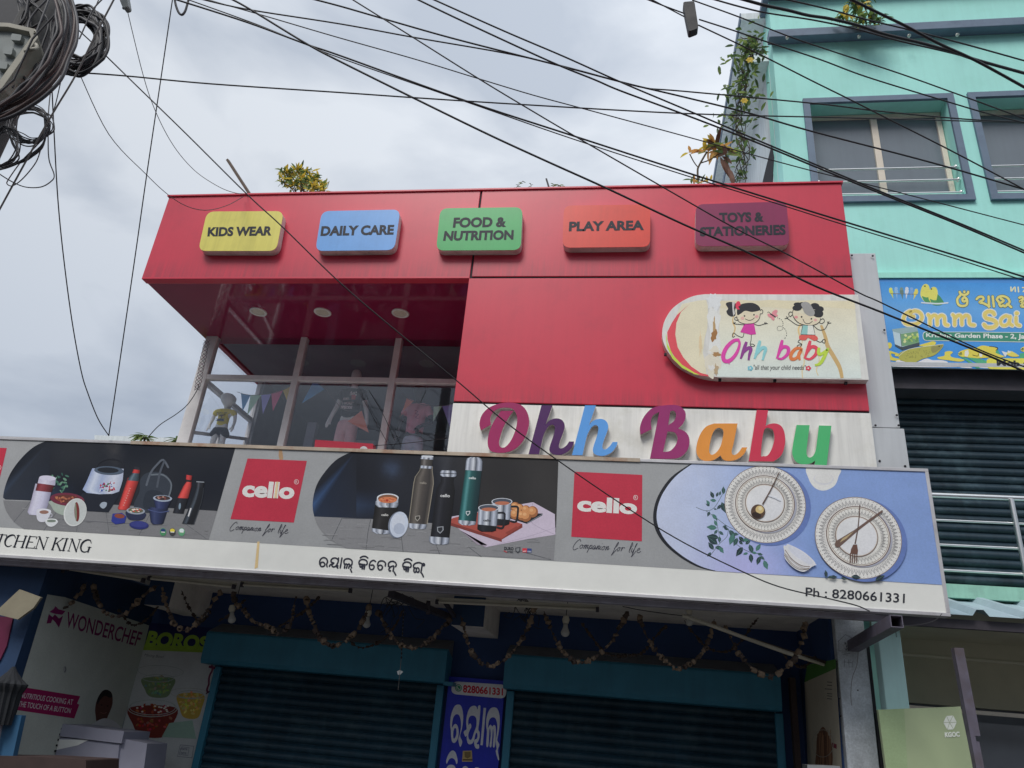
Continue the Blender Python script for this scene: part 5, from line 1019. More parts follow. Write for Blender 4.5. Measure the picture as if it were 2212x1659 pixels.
# ================================================================ GARLANDS
def garland(pts, Y, lab, size=0.04, m=('garland_tan', 'garland_dark'), gap=0.75, grp='dried garlands looped under the sign'):
    rnd = random.Random(int(pts[0][0]*7+pts[0][1])); P3 = [PY(x, y, Y) for x, y in pts]; C = catmull(P3, 10)
    mb = MB(); acc = 0; step = size*gap; prev = C[0]; sm_ = []
    for p in C[1:]:
        d = (p-prev).length
        while acc+d >= step:
            t_ = (step-acc)/d; prev = prev.lerp(p, t_); sm_.append((prev.copy(), (p-prev).normalized() if (p-prev).length > 1e-6 else Vector((1, 0, 0)))); d = (p-prev).length; acc = 0; step = size*gap*rnd.choice((0.55, 0.8, 0.9, 1.0, 1.2, 1.9))
        acc += d; prev = p
    mb.tube(C, 0.004, 4, 1)
    for p, tn in sm_:
        mi = 0 if rnd.random() < 0.62 else 1; ax = (tn+Vector((rnd.uniform(-.7, .7), rnd.uniform(-.7, .7), rnd.uniform(-.7, .7)))).normalized(); r = size*rnd.uniform(0.24, 0.66); h = size*rnd.uniform(0.35, 1.15)
        p = p+Vector((rnd.uniform(-1, 1), rnd.uniform(-1, 1), rnd.uniform(-1, 1)))*size*0.14
        mb.lathe(p-ax*h/2, ax, ((0, r*0.35), (0.0, r), (h*0.55, r*rnd.uniform(0.75, 1.05)), (h, r*rnd.uniform(0.6, 1.1)), (h*0.8, r*0.45)), 7, mi, rnd.random() < 0.5)
    return mb.build('garland', [M[m[0]], M[m[1]]], None, lab, 'garland', grp)
F_ = [([(8,1328),(30,1316),(60,1290),(85,1262)], 'dried garland loop across the cream card at far left'),
 ([(88,1262),(98,1300),(140,1312),(170,1285),(188,1258)], 'dried garland loop hanging over the star emblem of the purple poster'),
 ([(200,1258),(212,1300),(236,1330),(268,1328),(290,1308),(318,1280),(345,1262)], 'dried garland loop over the end of the purple poster lettering'),
 ([(352,1266),(356,1300),(378,1348),(398,1362),(420,1352),(445,1322),(462,1300),(478,1275)], 'dried garland loop over the green poster heading'),
 ([(503,1276),(508,1300),(526,1318),(545,1342),(575,1352),(600,1368),(614,1362),(630,1338),(634,1310),(641,1288)], 'dried garland loop at the left end of the left hood'),
 ([(659,1288),(664,1310),(676,1345),(694,1382),(722,1394),(752,1380),(776,1355),(790,1325),(799,1302)], 'dried garland loop over the middle of the left hood'),
 ([(815,1318),(826,1340),(842,1368),(866,1394),(895,1400),(925,1385),(950,1362),(973,1336)], 'dried garland loop at the right end of the left hood'),
 ([(995,1330),(1003,1360),(1014,1400),(1034,1428),(1062,1438),(1094,1422),(1120,1390),(1140,1355),(1154,1312)], 'dried garland loop in front of the number board'),
 ([(1175,1320),(1186,1350),(1206,1392),(1234,1425),(1266,1430),(1296,1412),(1325,1378),(1345,1345),(1354,1322)], 'dried garland loop around the bulb at the left end of the right hood'),
 ([(1378,1326),(1392,1365),(1414,1402),(1440,1430),(1466,1446),(1490,1434),(1512,1418),(1530,1385),(1543,1338)], 'dried garland loop over the middle of the right hood'),
 ([(1564,1350),(1580,1382),(1598,1415),(1626,1444),(1656,1462),(1685,1452),(1712,1428),(1726,1400),(1737,1372),(1740,1342)], 'dried garland loop at the right end of the right hood')]
for pts, lab in F_: garland(pts, 7.75, lab, 0.052, gap=0.8)
B2 = [([(392,1276),(408,1312),(432,1342),(455,1322)], 'thin dark garland behind, over the green poster heading'),
 ([(255,1315),(285,1350),(320,1335),(350,1300),(375,1285)], 'thin dark garland behind, over the purple poster lettering'),
 ([(470,1342),(500,1326),(530,1294)], 'thin dark garland behind the leftmost hanging bulb'),
 ([(600,1355),(632,1336),(660,1318),(692,1288)], 'thin dark garland behind, crossing the left hood top'),
 ([(756,1385),(775,1398),(800,1396),(830,1380),(858,1345),(868,1320)], 'thin dark garland behind, below the middle bulb'),
 ([(1255,1345),(1285,1385),(1310,1412),(1350,1417),(1390,1408),(1420,1370),(1440,1352)], 'thin dark garland behind, across the left part of the right hood'),
 ([(1478,1340),(1500,1370),(1530,1400),(1570,1408),(1600,1386),(1625,1350),(1642,1330)], 'thin dark garland behind the slanting batten'),
 ([(1680,1395),(1702,1425),(1735,1440),(1770,1410),(1796,1355)], 'thin dark garland behind, beside the grey pillar')]
for pts, lab in B2: garland(pts, 8.55, lab, 0.032, ('garland_dark', 'garland_dark'), 0.85, 'thin back garlands under the canopy')
# loose wires of the garland hooks
rnd = random.Random(4)
for i, (px, py, lab) in enumerate(((862, 1300, 'tangle of loose wire ends above the left hood'), (1130, 1312, 'tangle of loose wire ends above the number board'), (70, 1262, 'tangle of dry twigs and wire above the cream card'))):
    mb = MB()
    for k in range(12):
        p = PY(px+rnd.uniform(-26, 26), py+rnd.uniform(-14, 8), 7.9); pts = [p]
        for s_ in range(4): p = p+Vector((rnd.uniform(-.09, .09), rnd.uniform(-.05, .05), rnd.uniform(-.11, .05))); pts.append(p)
        mb.tube(catmull(pts, 4), 0.004, 4)
    mb.build('wire_tangle', M['cable_black'], None, lab, 'wires', 'loose wire ends under the canopy')
# hanging mobile string with a bright tag over the left shutter
t = thing('hanging_string', 'string of dark beads with a small pale tag hanging before the left shutter', 'string', tuple(PY(868, 1440, 7.9)))
mb = MB(); p0, p1 = PY(872, 1318, 7.9), PY(860, 1490, 7.9); mb.tube([p0, PY(867, 1420, 7.9), p1], 0.003, 5); mb.build('thread', M['cable_pale'], t)
mb = MB()
for i in range(13): u = i/12*0.62; p = p0.lerp(PY(867, 1420, 7.9), u/0.62*1.0); mb.lathe(p-Vector((0, 0, 0.014)), (0, 0, 1), ((0, 0.003), (0.012, 0.011), (0.026, 0.003)), 7)
mb.build('bead', M['cable_black'], t)
p = PY(863, 1453, 7.9); MB().prism([p+Vector(q) for q in ((-.03, 0, 0.01), (0, 0, 0.025), (0.035, 0, 0.012), (0.012, 0, -0.016), (-0.012, 0, -.022))], (0, 0.006, 0)).build('tag', M['paper_white'], t)
# cream card and dark hanging bundle at far left
q = [PY(x, y, 7.15) for x, y in ((42, 1273), (88, 1290), (72, 1313), (38, 1338), (-2, 1328), (-6, 1318))]
MB().prism(q, (0, 0.03, 0)).build('hanging_card', M['card_cream'], None, 'tilted cream cardboard panel hanging at the far left under the sign', 'card', bevel=0.004)
t = thing('closed_parasol', 'dark grey folded parasol leaning at the left edge below the purple banner', 'parasol', tuple(PY(25, 1545, 7.2)))
base = PY(2, 1565, 7.15); top = PY(30, 1440, 7.15); ax = (top-base); mb = MB(); n = 28; vs = []; H = ax.length; axn = ax.normalized(); sx_ = Vector((1, 0, 0)); sy_ = axn.cross(sx_)
prof = ((0, 0.085), (0.3, 0.10), (0.55, 0.11), (0.66, 0.135), (0.70, 0.14), (0.78, 0.10), (0.9, 0.045), (1.0, 0.012))
for u, r in prof:
    for k in range(n):
        an = 2*math.pi*k/n; rr = r*(1+(0.14 if k % 2 else -0.06)*(1 if u < 0.72 else 0.3)); vs.append(base+ax*u+(sx_*math.cos(an)+sy_*math.sin(an))*rr)
mb.add(vs, [(i*n+k, i*n+(k+1) % n, (i+1)*n+(k+1) % n, (i+1)*n+k) for i in range(len(prof)-1) for k in range(n)], 0, False)
mb.build('canopy', M['cloth_dark'], t); MB().tube([base-axn*0.9, base+axn*0.02], 0.018, 8).build('pole', M['dark_steel'], t)
# ================================================================ POSTERS ON THE GROUND FLOOR
KP = 0.62
XP = -6.055
def plx(x, y): return PX(x, y, XP)
pl = (plx, Vector((1, 0, 0)))
t = thing('cookware_poster', 'white cookware poster with purple lettering and a star on the left side wall', 'poster', tuple(PX(170, 1480, XP)))
pr = Print(pl, 0.002)
pr.poly([(102,1284),(140,1290),(322,1351),(245,1672),(-10,1672),(20,1639),(42,1483)], (172, 176, 168), 0)
PU = (112, 24, 80)
for l in ([(101,1336),(112,1326),(122,1338),(136,1323),(142,1321),(137,1333),(128,1340),(128,1356),(114,1342),(102,1348)],): pass
pr.poly([(100,1347),(105,1326),(113,1333),(118,1327),(127,1336),(136,1330),(127,1356),(119,1344),(113,1338),(110,1346)], PU, 1); pr.poly([(106,1322),(116,1315),(119,1309),(126,1316),(141,1320),(134,1328),(118,1326)], (124, 34, 92), 2)
pr.text('WONDERCHEF', [(146,1321),(308,1366),(298,1397),(141,1355)], PU, 1, bold=0.012)
pr.poly([(42,1483),(173,1504),(166,1520),(171,1522),(160,1552),(22,1532)], (140, 22, 78), 1)
pr.text('NUTRITIOUS COOKING AT', [(47,1496),(158,1511),(156,1523),(43,1507)], (198, 190, 194), 2, bold=0.008); pr.text('THE TOUCH OF A BUTTON', [(41,1514),(154,1530),(151,1541),(38,1526)], (198, 190, 194), 2, bold=0.008)
pr.smooth([(217,1497),(226,1490),(236,1492),(242,1500),(243,1517),(240,1530),(232,1549),(224,1570),(210,1566),(206,1545),(205,1532),(208,1515)], (84, 52, 46), 1); pr.smooth([(216,1499),(226,1490),(238,1494),(242,1504),(236,1507),(226,1503),(216,1512),(210,1522),(210,1510)], (30, 26, 28), 2)
pr.ell(219, 1523, 2.2, 1.4, (36, 24, 24), 2); pr.ell(232, 1525, 2.2, 1.4, (36, 24, 24), 2); pr.stroke([(216,1538),(223,1541),(230,1539)], 1.2, (130, 84, 78), 2); pr.stroke([(226,1524),(225,1532)], 1.0, (66, 40, 36), 2)
pr.smooth([(205,1560),(232,1552),(262,1575),(270,1640),(180,1640),(186,1580)], (186, 186, 188), 1)
pr.ell(140, 1446, 3.4, 8, (150, 152, 150), 1); pr.stroke([(140,1441),(142,1446),(139,1452)], 1.2, (60, 62, 66), 2)
pr.build('printed_sheet', t, M['matt_print'])
YB2 = 9.4
pl = planeY(YB2)
t = thing('bowl_poster', 'white poster of glass mixing bowls with a green heading beside the left shutter', 'poster', tuple(PY(385, 1560, YB2)))
pr = Print(pl, 0.002)
pr.poly([(322,1345),(478,1358),(425,1672),(240,1672)], (176, 178, 176), 0); pr.poly([(322,1345),(478,1358),(468,1411),(306,1404)], (28, 34, 78), 1); pr.poly([(311,1393),(470,1397),(468,1411),(306,1404)], (136, 164, 58), 2)
pr.text('BOROSIL', [(323,1362),(484,1378),(478,1409),(312,1397)], (142, 172, 60), 3, bold=0.05); pr.text('Mixing Bowl', [(313,1411.5),(355,1416),(353,1424),(311,1419.5)], (110, 112, 114), 2, shear=0.2)
def bowl(cx, cy, rx, ry, h, c0, c1, seed):
    rnd = random.Random(seed); pr.smooth([(cx-rx*0.98, cy),(cx-rx*0.85, cy+h*0.6),(cx-rx*0.5, cy+h),(cx+rx*0.5, cy+h*1.03),(cx+rx*0.85, cy+h*0.62),(cx+rx*0.98, cy)], c0, 2)
    for i in range(60):
        a = rnd.uniform(0, 6.28); r = rnd.random()**0.5; pr.ell(cx+rx*0.8*r*math.cos(a), cy+h*0.36+h*0.5*r*math.sin(a), rnd.uniform(2, 5), rnd.uniform(1.5, 3), tuple(min(255, max(0, v+rnd.uniform(-30, 34))) for v in c1), 3, rnd.uniform(0, 3), 8)
    pr.ring(cx, cy, rx, ry, 1.5, (150, 156, 152), 4)
bowl(342, 1465, 34, 9, 40, (112, 130, 96), (126, 148, 102), 1); pr.ring(347, 1450, 50, 13, 1.2, (150, 156, 152), 4, 0.05)
bowl(412, 1500, 28, 9, 50, (176, 146, 64), (196, 170, 92), 2); pr.ring(412, 1498, 44, 12, 1.2, (160, 160, 150), 4, 0.05)
bowl(330, 1528, 50, 17, 62, (112, 44, 36), (150, 70, 52), 3); pr.ring(330, 1530, 54, 19, 1.6, (160, 166, 160), 5)
for i in range(14): pr.ell(330+random.uniform(-36, 36), 1533+random.uniform(-8, 8), 2.6, 1.8, (206, 198, 188), 6)
pr.poly([(366,1562),(416,1556),(424,1596),(350,1592)], (140, 166, 150), 1); pr.smooth([(270,1640),(300,1628),(322,1640),(300,1654)], (150, 154, 136), 1)
pr.stroke([(390,1609),(419,1612),(415,1637),(384,1634)], 1.0, (60, 64, 96), 2, smooth=False, closed=True); pr.stroke([(393,1613),(409,1615),(406,1632),(388,1630)], 0.8, (60, 64, 96), 2, smooth=False, closed=True); pr.text('100%', [(391,1615),(406,1616),(405,1621),(390,1620)], (60, 64, 96), 2); pr.text('100%', [(389,1624),(404,1625),(403,1630),(388,1629)], (60, 64, 96), 2)
pr.build('printed_sheet', t, M['matt_print'])
p = PY(448, 1440, 9.3); mb = MB(); mb.tube(catmull([PY(457, 1437, 9.05), PY(459, 1446, 9.05), PY(452, 1462, 9.05), PY(451, 1480, 9.05)], 5), 0.012, 6); mb.tube(catmull([PY(452, 1440, 9.05), PY(464, 1443, 9.05)], 3), 0.014, 6); mb.tube(catmull([PY(451, 1478, 9.05), PY(447, 1490, 9.05), PY(449, 1496, 9.05)], 4), [0.012]*8+[0.03], 6)
mb.build('door_charm', M['magenta_board'], None, 'maroon tasselled charm hanging from the left end of the left hood', 'charm')
# number board between the shutters
t = thing('number_board', 'deep blue name board with white script and a phone number between the shutters', 'sign', tuple(PY(1035, 1600, 9.35)))
c0, c1 = PY(975, 1452, 9.32), PY(1105, 1470, 9.32)
MB().box(-2.03, -1.36, 9.33, 9.395, 0.6, 2.09).build('board', mat('board_blue', S(18, 30, 138, 0.5), 0.4, 0.08, 3, streak=0.15), t)
pr = Print(planeY(9.33), 0.0015)
pr.poly(qpts([(977,1471.5),(1095,1479.5),(1092.5,1509.5),(974,1499)], 13), (206, 204, 204), 0)
pr.text('8280661331', [(1000.6,1479),(1087,1486.5),(1086.6,1502.5),(1000,1496)], (186, 34, 54), 1, bold=0.035); pr.ell(990.6, 1486, 7.3, 7.8, (52, 130, 92), 1); pr.ring(990.6, 1486, 5.6, 6, 1.1, (206, 216, 210), 2); pr.stroke([(988.4,1483),(989,1487),(993,1489.5)], 1.7, (216, 222, 218), 2)
pr.build('phone_number', t); pr = Print(planeY(9.33), 0.0015); WL = (198, 198, 202)
def zr(x, y): return (943.6+x*0.0906, 1508.7+y*0.0906)
def lp(l, hl=()):
    f_ = lambda q: [(p.x, p.y) for p in catmull([(*zr(*p), 0) for p in q], 3, True)]
    pr.poly(f_(l), WL, 1, holes=[f_(h) for h in hl])
lp([(510,145),(570,170),(610,270),(630,420),(625,560),(600,720),(560,860),(565,930),(608,1035),(562,1155),(530,1080),(515,960),(545,870),(575,700),(575,560),(560,470),(530,400),(480,375),(430,400),(390,470),(365,600),(365,700),(400,640),(440,608),(480,630),(510,700),(522,800),(510,920),(480,1000),(440,1050),(400,1060),(360,1020),(340,900),(335,760),(320,650),(325,500),(345,380),(390,250),(440,170)], [[(440,705),(465,740),(465,850),(440,930),(410,960),(392,920),(395,800),(415,725)]])
lp([(880,175),(940,195),(975,265),(985,185),(1040,185),(1020,500),(990,735),(1020,800),(1020,920),(990,1020),(955,1070),(965,1095),(1005,1100),(1005,1190),(940,1195),(900,1130),(890,1050),(900,990),(950,960),(970,900),(960,830),(935,825),(915,880),(890,1000),(850,1070),(790,1095),(740,1070),(715,980),(710,890),(685,915),(660,870),(640,810),(660,770),(710,730),(700,600),(710,450),(745,310),(800,210)], [[(850,410),(910,430),(945,500),(945,620),(930,700),(880,830),(850,930),(820,985),(785,985),(755,930),(755,850),(790,750),(820,690),(820,630),(790,595),(760,640),(750,580),(755,500),(790,430)]])
pr.poly([zr(*p) for p in ((1115,225),(1175,228),(1095,1118),(1040,1112))], WL, 1)
lp([(1360,213),(1430,235),(1475,320),(1500,450),(1500,600),(1480,780),(1445,960),(1450,1020),(1492,1105),(1455,1240),(1490,1440),(1468,1475),(1440,1400),(1405,1260),(1425,1190),(1405,1020),(1430,850),(1445,700),(1435,580),(1400,480),(1340,450),(1280,475),(1240,550),(1222,700),(1260,640),(1290,632),(1325,670),(1350,640),(1385,640),(1405,700),(1410,850),(1385,1142),(1335,1138),(1355,900),(1345,745),(1335,760),(1305,1135),(1258,1130),(1285,900),(1275,740),(1255,760),(1230,1125),(1178,1122),(1195,800),(1175,650),(1185,480),(1220,340),(1280,240)])
lp([(385,1240),(440,1280),(475,1370),(495,1470),(490,1540),(465,1562),(440,1480),(390,1430),(340,1425),(290,1460),(240,1555),(222,1510),(235,1440),(275,1340),(330,1265)])
lp([(230,1760),(240,1640),(290,1590),(350,1580),(410,1600),(450,1660),(470,1760)]); lp([(600,1760),(610,1655),(640,1625),(690,1615),(745,1655),(760,1760)]); lp([(890,1760),(905,1660),(950,1640),(1010,1660),(1020,1760)])
pr.poly(c8([(788,1548),(846,1546),(850,1618),(782,1618)]), (176, 152, 98), 2); pr.poly(c8([(798,1555),(838,1553),(838,1585),(818,1598),(800,1588)]), (120, 100, 64), 3); pr.stroke(c8([(790,1606),(846,1606)]), 3, (84, 66, 50), 3)
pr.build('lettering', t)
# poster on the right side wall of the recess
t = thing('side_poster', 'beige food poster with a green top on the right side wall behind the pillar', 'poster', tuple(PX(1760, 1560, 1.965)))
pr = Print(planeX(1.97, -1), 0.002)
pr.poly([(1738,1474),(1806,1444),(1820,1672),(1746,1672)], (168, 160, 142), 0); pr.poly([(1738,1474),(1806,1444),(1806,1424),(1744,1436)], (74, 118, 56), 0)
pr.smooth([(1766,1590),(1778,1570),(1790,1588),(1798,1615),(1796,1660),(1764,1660),(1764,1620)], (110, 78, 58), 1)
for k in range(12): x = 1768+k*2.4; pr.stroke([(x, 1656), (x+random.uniform(-6, 6), 1575+random.uniform(0, 20))], 1.4, random.choice(((150,112,84),(88,60,46))), 2, smooth=False)
pr.ring(1778, 1606, 24, 30, 1.2, (150, 146, 134), 3); pr.poly([(1798,1604),(1808,1608),(1808,1618),(1799,1614)], (120, 50, 60), 2)
for k, (y0, h) in enumerate(((1473, 2), (1480, 2), (1488, 7), (1498, 2), (1503, 2), (1509, 2))): pr.stroke([(1789-(h), y0), (1798, y0+1.2)], 1.8, (84, 82, 78), 2, smooth=False)
pr.build('printed_sheet', t, M['matt_print'])
# white cabinet in front of the left posters, brown board, blue board
t = thing('white_cabinet', 'pale steel cabinet with a lid standing in front of the cookware poster', 'cabinet', tuple(PY(180, 1600, 8.6)))
def pq(l, Y): return [PY(x, y, Y) for x, y in l]
YK = 8.3
MB().prism(pq([(130,1563),(268,1580),(262,1606),(124,1590)], YK), (0, 0.5, 0)).build('lid', M['cabinet_white'], t, bevel=0.006)
MB().prism(pq([(124,1592),(258,1607),(244,1720),(108,1720)], YK+0.02), (0, 0.5, 0)).build('body', M['cabinet_white'], t, bevel=0.006)
MB().prism(pq([(111,1574),(127,1576),(106,1720),(88,1720)], YK+0.06), (0, 0.42, 0)).build('side_post', M['card_cream'], t, bevel=0.005)
MB().prism(pq([(126,1597),(192,1598),(168,1610),(122,1620)], YK+0.015), (0, 0.004, 0)).build('label_plate', M['paper_white'], t)
MB().prism(pq([(258,1594),(318,1606),(300,1740),(244,1740)], YK+0.05), (0, 0.4, 0)).build('drawer', M['cabinet_white'], t, bevel=0.006)
for i in range(9): a0 = PY(131-i*2.6, 1572+i*12, YK-0.003); MB().box(a0.x-0.012, a0.x+0.012, a0.y-0.004, a0.y, a0.z-0.02, a0.z).build('hinge', M['joint'], t)
MB().prism(pq([(-60,1632),(60,1634),(186,1641),(184,1720),(-60,1720)], 7.1), (0, 0.5, 0)).build('wooden_crate', M['brown_board'], None, 'dark brown wooden board edge at the bottom left corner', 'board', bevel=0.01)
MB().prism(pq([(-60,1538),(47,1545),(22,1660),(-60,1655)], 7.2), (0, 0.06, 0)).build('blue_sheet', M['sky_blue_board'], None, 'plain light blue board low at the left edge', 'board', bevel=0.004)
MB().prism(pq([(-70,1328),(28,1333),(14,1395),(0,1425),(-70,1500)], 7.31), (0, 0.015, 0)).build('magenta_sheet', M['magenta_board'], None, 'magenta sheet on the blue wall at the far left edge', 'sheet')
# ================================================================ PILLARS AND THINGS AT LOWER RIGHT
t = thing('concrete_pillar', 'mottled grey concrete pillar below the right end of the sign', 'pillar', (2.14, 7.95, 0.13))
MB().box(2.0, 2.27, 7.85, 8.1, 0.13, 2.875).build('shaft', M['concrete'], t, bevel=0.008)
pr = Print(planeY(7.85), 0.0015)
G_ = (92, 96, 102)
for l in ([(1784+26,1386),(1826,1371),(1846,1381)],[(1812,1383),(1812,1406)],[(1844,1382),(1846,1407)],[(1812,1406),(1846,1407)]): pr.stroke([(x, y) for x, y in l], 1.0, G_, 0, smooth=False)
rn = random.Random(2)
for i in range(14): x, y = 1818+rn.uniform(0, 22), 1386+rn.uniform(0, 18); pr.stroke([(x, y), (x+rn.uniform(-4, 4), y+rn.uniform(-3, 4)), (x+rn.uniform(-4, 4), y+rn.uniform(-3, 4))], 0.8, G_, 0)
for l in ([(1822,1430),(1840,1431)],[(1824,1424),(1824,1440)],[(1833,1425),(1834,1441),(1842,1441),(1842,1428)],[(1818,1410),(1836,1412)],[(1820,1414),(1832,1415)]): pr.stroke(l, 0.9, G_, 0, smooth=False)
for x, y in ((1806,1429),(1813,1509),(1816,1547),(1853,1491)): pr.ell(x, y, 1.8, 1.8, (40, 32, 30), 1, 0, 8)
pr.build('scrawl', t)
MB().box(2.275, 2.338, 7.98, 8.2, 0.13, 2.7).build('dark_post', M['black_steel'], None, 'narrow dark steel post between the grey and the pale green pillars', 'post', bevel=0.006)
MB().tube([(2.312, 7.93, 0.13), (2.312, 7.93, 2.0)], 0.02, 8).build('drain_pipe', M['cable_black'], None, 'thin black pipe left of the pale green pillar', 'pipe')
MB().box(2.345, 2.545, 7.72, 7.88, 0.13, 2.84).build('green_pillar', M['pale_green'], None, 'pale mint green pillar behind the logo board', 'pillar', bevel=0.008)
t = thing('logo_board', 'pale green board with a white hexagon emblem at the lower right', 'board', tuple(PY(1990, 1640, 7.55)))
bp = pq([(1897,1533),(2075,1526),(2108,1690),(1918,1690)], 7.55)
MB().prism(bp, (0, 0.05, 0)).build('panel', M['board_green'], t, bevel=0.004)
pr = Print(planeY(7.55), 0.002)
pr.poly([(1897.5,1533.5),(1953,1531.5),(1962,1689),(1918.5,1689)], (142, 160, 122), 0)
hx = [(2044,1546),(2059,1545),(2067,1560),(2060,1576),(2046,1577),(2037,1561)]; hc = (2051, 1561)
for i in range(6):
    a_1, b_1 = hx[i], hx[(i+1) % 6]; g_ = lambda p: (p[0]+(hc[0]-p[0])*0.06, p[1]+(hc[1]-p[1])*0.06)
    cx, cy = (a_1[0]+b_1[0]+hc[0])/3, (a_1[1]+b_1[1]+hc[1])/3; f_ = lambda p: (cx+(p[0]-cx)*0.9, cy+(p[1]-cy)*0.9)
    pr.poly([f_(a_1), f_(b_1), f_(hc)], (220, 224, 214), 1)
pr.build('emblem', t); pr = Print(planeY(7.55), 0.0035); pr.text('KGOC', [(2040,1581.5),(2072,1580),(2073.5,1591.5),(2041,1593)], (218, 222, 212), 1, bold=0.06)
pr.build('lettering', t)
t = thing('steel_post', 'leaning dark steel channel post at the lower right', 'post', tuple(PY(2118, 1659, 7.0)))
a1, b1 = PY(2062, 1400, 7.0), PY(2122, 1720, 7.0)
MB().bar(a1, b1, 0.035, 0.07, upv=(0, 1, 0)).build('web', M['post_steel'], t)
d = (b1-a1).normalized(); s1 = d.cross(Vector((0, 1, 0))).normalized()*-0.036
if s1.x < 0: s1 = -s1
MB().bar(a1+s1+Vector((0, -0.028, 0)), a1+s1+Vector((0, -0.028, 0))+d*0.66, 0.042, 0.012, upv=(0, 1, 0)).build('flange', M['post_steel'], t); MB().bar(a1+s1*0.8+Vector((0, 0.0, 0))+d*0.7, b1+s1*0.8, 0.03, 0.05, upv=(0, 1, 0)).build('flange', M['post_steel'], t)
MB().box(2.18, 2.3, 7.3, 7.4, 1.4, 1.44).build('ledge_rail', M['steel'], None, 'short metal rail at the foot of the grey pillar', 'rail') if False else None
MB().prism(pq([(1744,1652),(1815,1655),(1815,1665),(1744,1663)], 7.4), (0, 0.2, 0)).build('metal_rail', M['steel'], None, 'short shiny metal edge in front of the side poster', 'rail')
# rust coloured frame post right of the right shutter
MB().box(1.80, 1.86, 9.1, 9.2, 0.13, 2.35).build('frame_post', M['brown_board'], None, 'brown rusty post standing right of the right shutter', 'post')
# ================================================================ PET SHOP BANNER
def zB(x, y): return (1865.3+x*0.15674, 576+y*0.15674)
def ZB(l): return [zB(*p[:2])+tuple(p[2:]) for p in l]
YN = 8.72
t = thing('pet_banner', 'blue aquarium and bird shop banner with yellow writing on the green building', 'banner', (4.6, YN, 6.02))
ZN0, ZN1 = 6.035, 7.235
b = MB(); b.box(3.0, 8.2, YN, YN+0.05, ZN0, ZN1); b.build('sheet', mat('banner_blue', S(66, 132, 198), 0.45, 0.06, 1.2), t)
b = MB(); b.box(3.0, 8.2, YN-0.006, YN+0.07, ZN0-0.05, ZN0); b.build('frame', M['grey_acp'], t)
pr = Print(planeY(YN), 0.0015); random.seed(3)
YE = (224, 214, 130)
pr.grid([zB(232,212), zB(3400,236), zB(3400,1450), zB(380,1380)], lambda x, y: (72+abs(y-690)*-0.08+30*max(0, 1-abs(y-670)/60), 138+20*max(0, 1-abs(y-670)/60), 204+6*max(0, 1-abs(y-670)/60)), 0, 10, 10)
# small birds
for x, y, a, c_, L in ((380,345,1.1,(190,196,90),3),(450,340,1.4,(130,170,208),3),(525,345,1.35,(96,120,112),4),(595,340,1.7,(206,212,220),4),(660,345,1.7,(110,150,200),3),(720,360,2.1,(216,204,96),4)):
    pr.ell(*zB(x, y), 6.8, 4.2, c_, L, a, 16); pr.ell(*zB(x-12*math.cos(a), y-38*math.sin(a)), 3.6, 3.4, tuple(min(255, v+16) for v in c_), L+1, 0, 12)
    pr.poly([zB(x+20*math.cos(a)-12, y+40*math.sin(a)), zB(x+20*math.cos(a)+14, y+40*math.sin(a)), zB(x+70*math.cos(a), y+115*math.sin(a))], c_, L)
pr.stroke([zB(370, 372), zB(740, 382)], 1.0, (120, 110, 96), 5)
# love birds
for dx, dy, fl in ((0, 0, 1), (110, 40, 1)):
    pr.smooth([zB(x+dx, y+dy) for x, y in ((800,290),(835,245),(880,245),(905,280),(915,340),(925,440),(920,490),(850,488),(805,440),(782,380))], (206, 202, 100), 3+(dx > 0)*2)
    pr.smooth([zB(x+dx, y+dy) for x, y in ((805,410),(860,425),(925,420),(985 if dx else 930,455),(960 if dx else 925,490),(850,488))], (78, 142, 92), 4+(dx > 0)*2)
    pr.ell(*zB(845+dx-20*(dx > 0), 270+dy), 1.6, 1.6, (40, 40, 44), 7, 0, 8)
pr.poly(ZB([(1020,380),(1060,420),(1110,495),(1000,490)]), (70, 132, 88), 6); pr.stroke(ZB([(800,498),(900,505),(1030,512),(1160,500)]), 3, (206, 214, 220), 7)
# Odia heading
def dual(l, w_=5.2, c_=YE, oc=(70, 84, 60), L=4):
    pr.stroke(ZB(l), w_+2.0, oc, L); pr.stroke(ZB(l), w_, c_, L+1)
for l in ([(1325,350),(1340,378),(1388,392),(1432,375),(1442,348)],[(1388,345),(1390,352)],[(1330,400),(1292,450),(1305,520),(1360,545),(1420,525),(1426,460),(1392,425),(1362,450),(1378,482),(1408,470)],
 [(1558,450),(1590,420),(1640,420),(1650,455),(1598,492),(1650,505),(1735,550)],[(1722,412),(1728,556)],[(1778,412),(1796,552)],[(1835,455),(1860,420),(1920,408),(1985,435),(2012,485),(1995,520),(2035,560)],[(1840,462),(1880,500),(1930,470),(1890,440)],[(1868,515),(1890,548),(1925,535),(1950,550),(1985,515)],
 [(2145,430),(2185,420),(2195,455),(2155,480),(2200,500),(2170,545),(2240,555)],[(2290,420),(2300,555)],[(2350,420),(2420,410),(2450,470),(2400,540),(2340,500)],[(2500,420),(2510,550)]): dual(l)
for l in ([(2030,285),(2035,340),(2060,310),(2085,285),(2090,345)],[(2130,285),(2135,350)],[(2190,290),(2230,300),(2200,345)]): pr.stroke(ZB(l), 3, (216, 212, 170), 4)
def out_text(st, q, c_, oc, bold, L, ob):
    pr.text(st, q, oc, L, bold=ob); pr.text(st, q, c_, L+2, bold=bold)
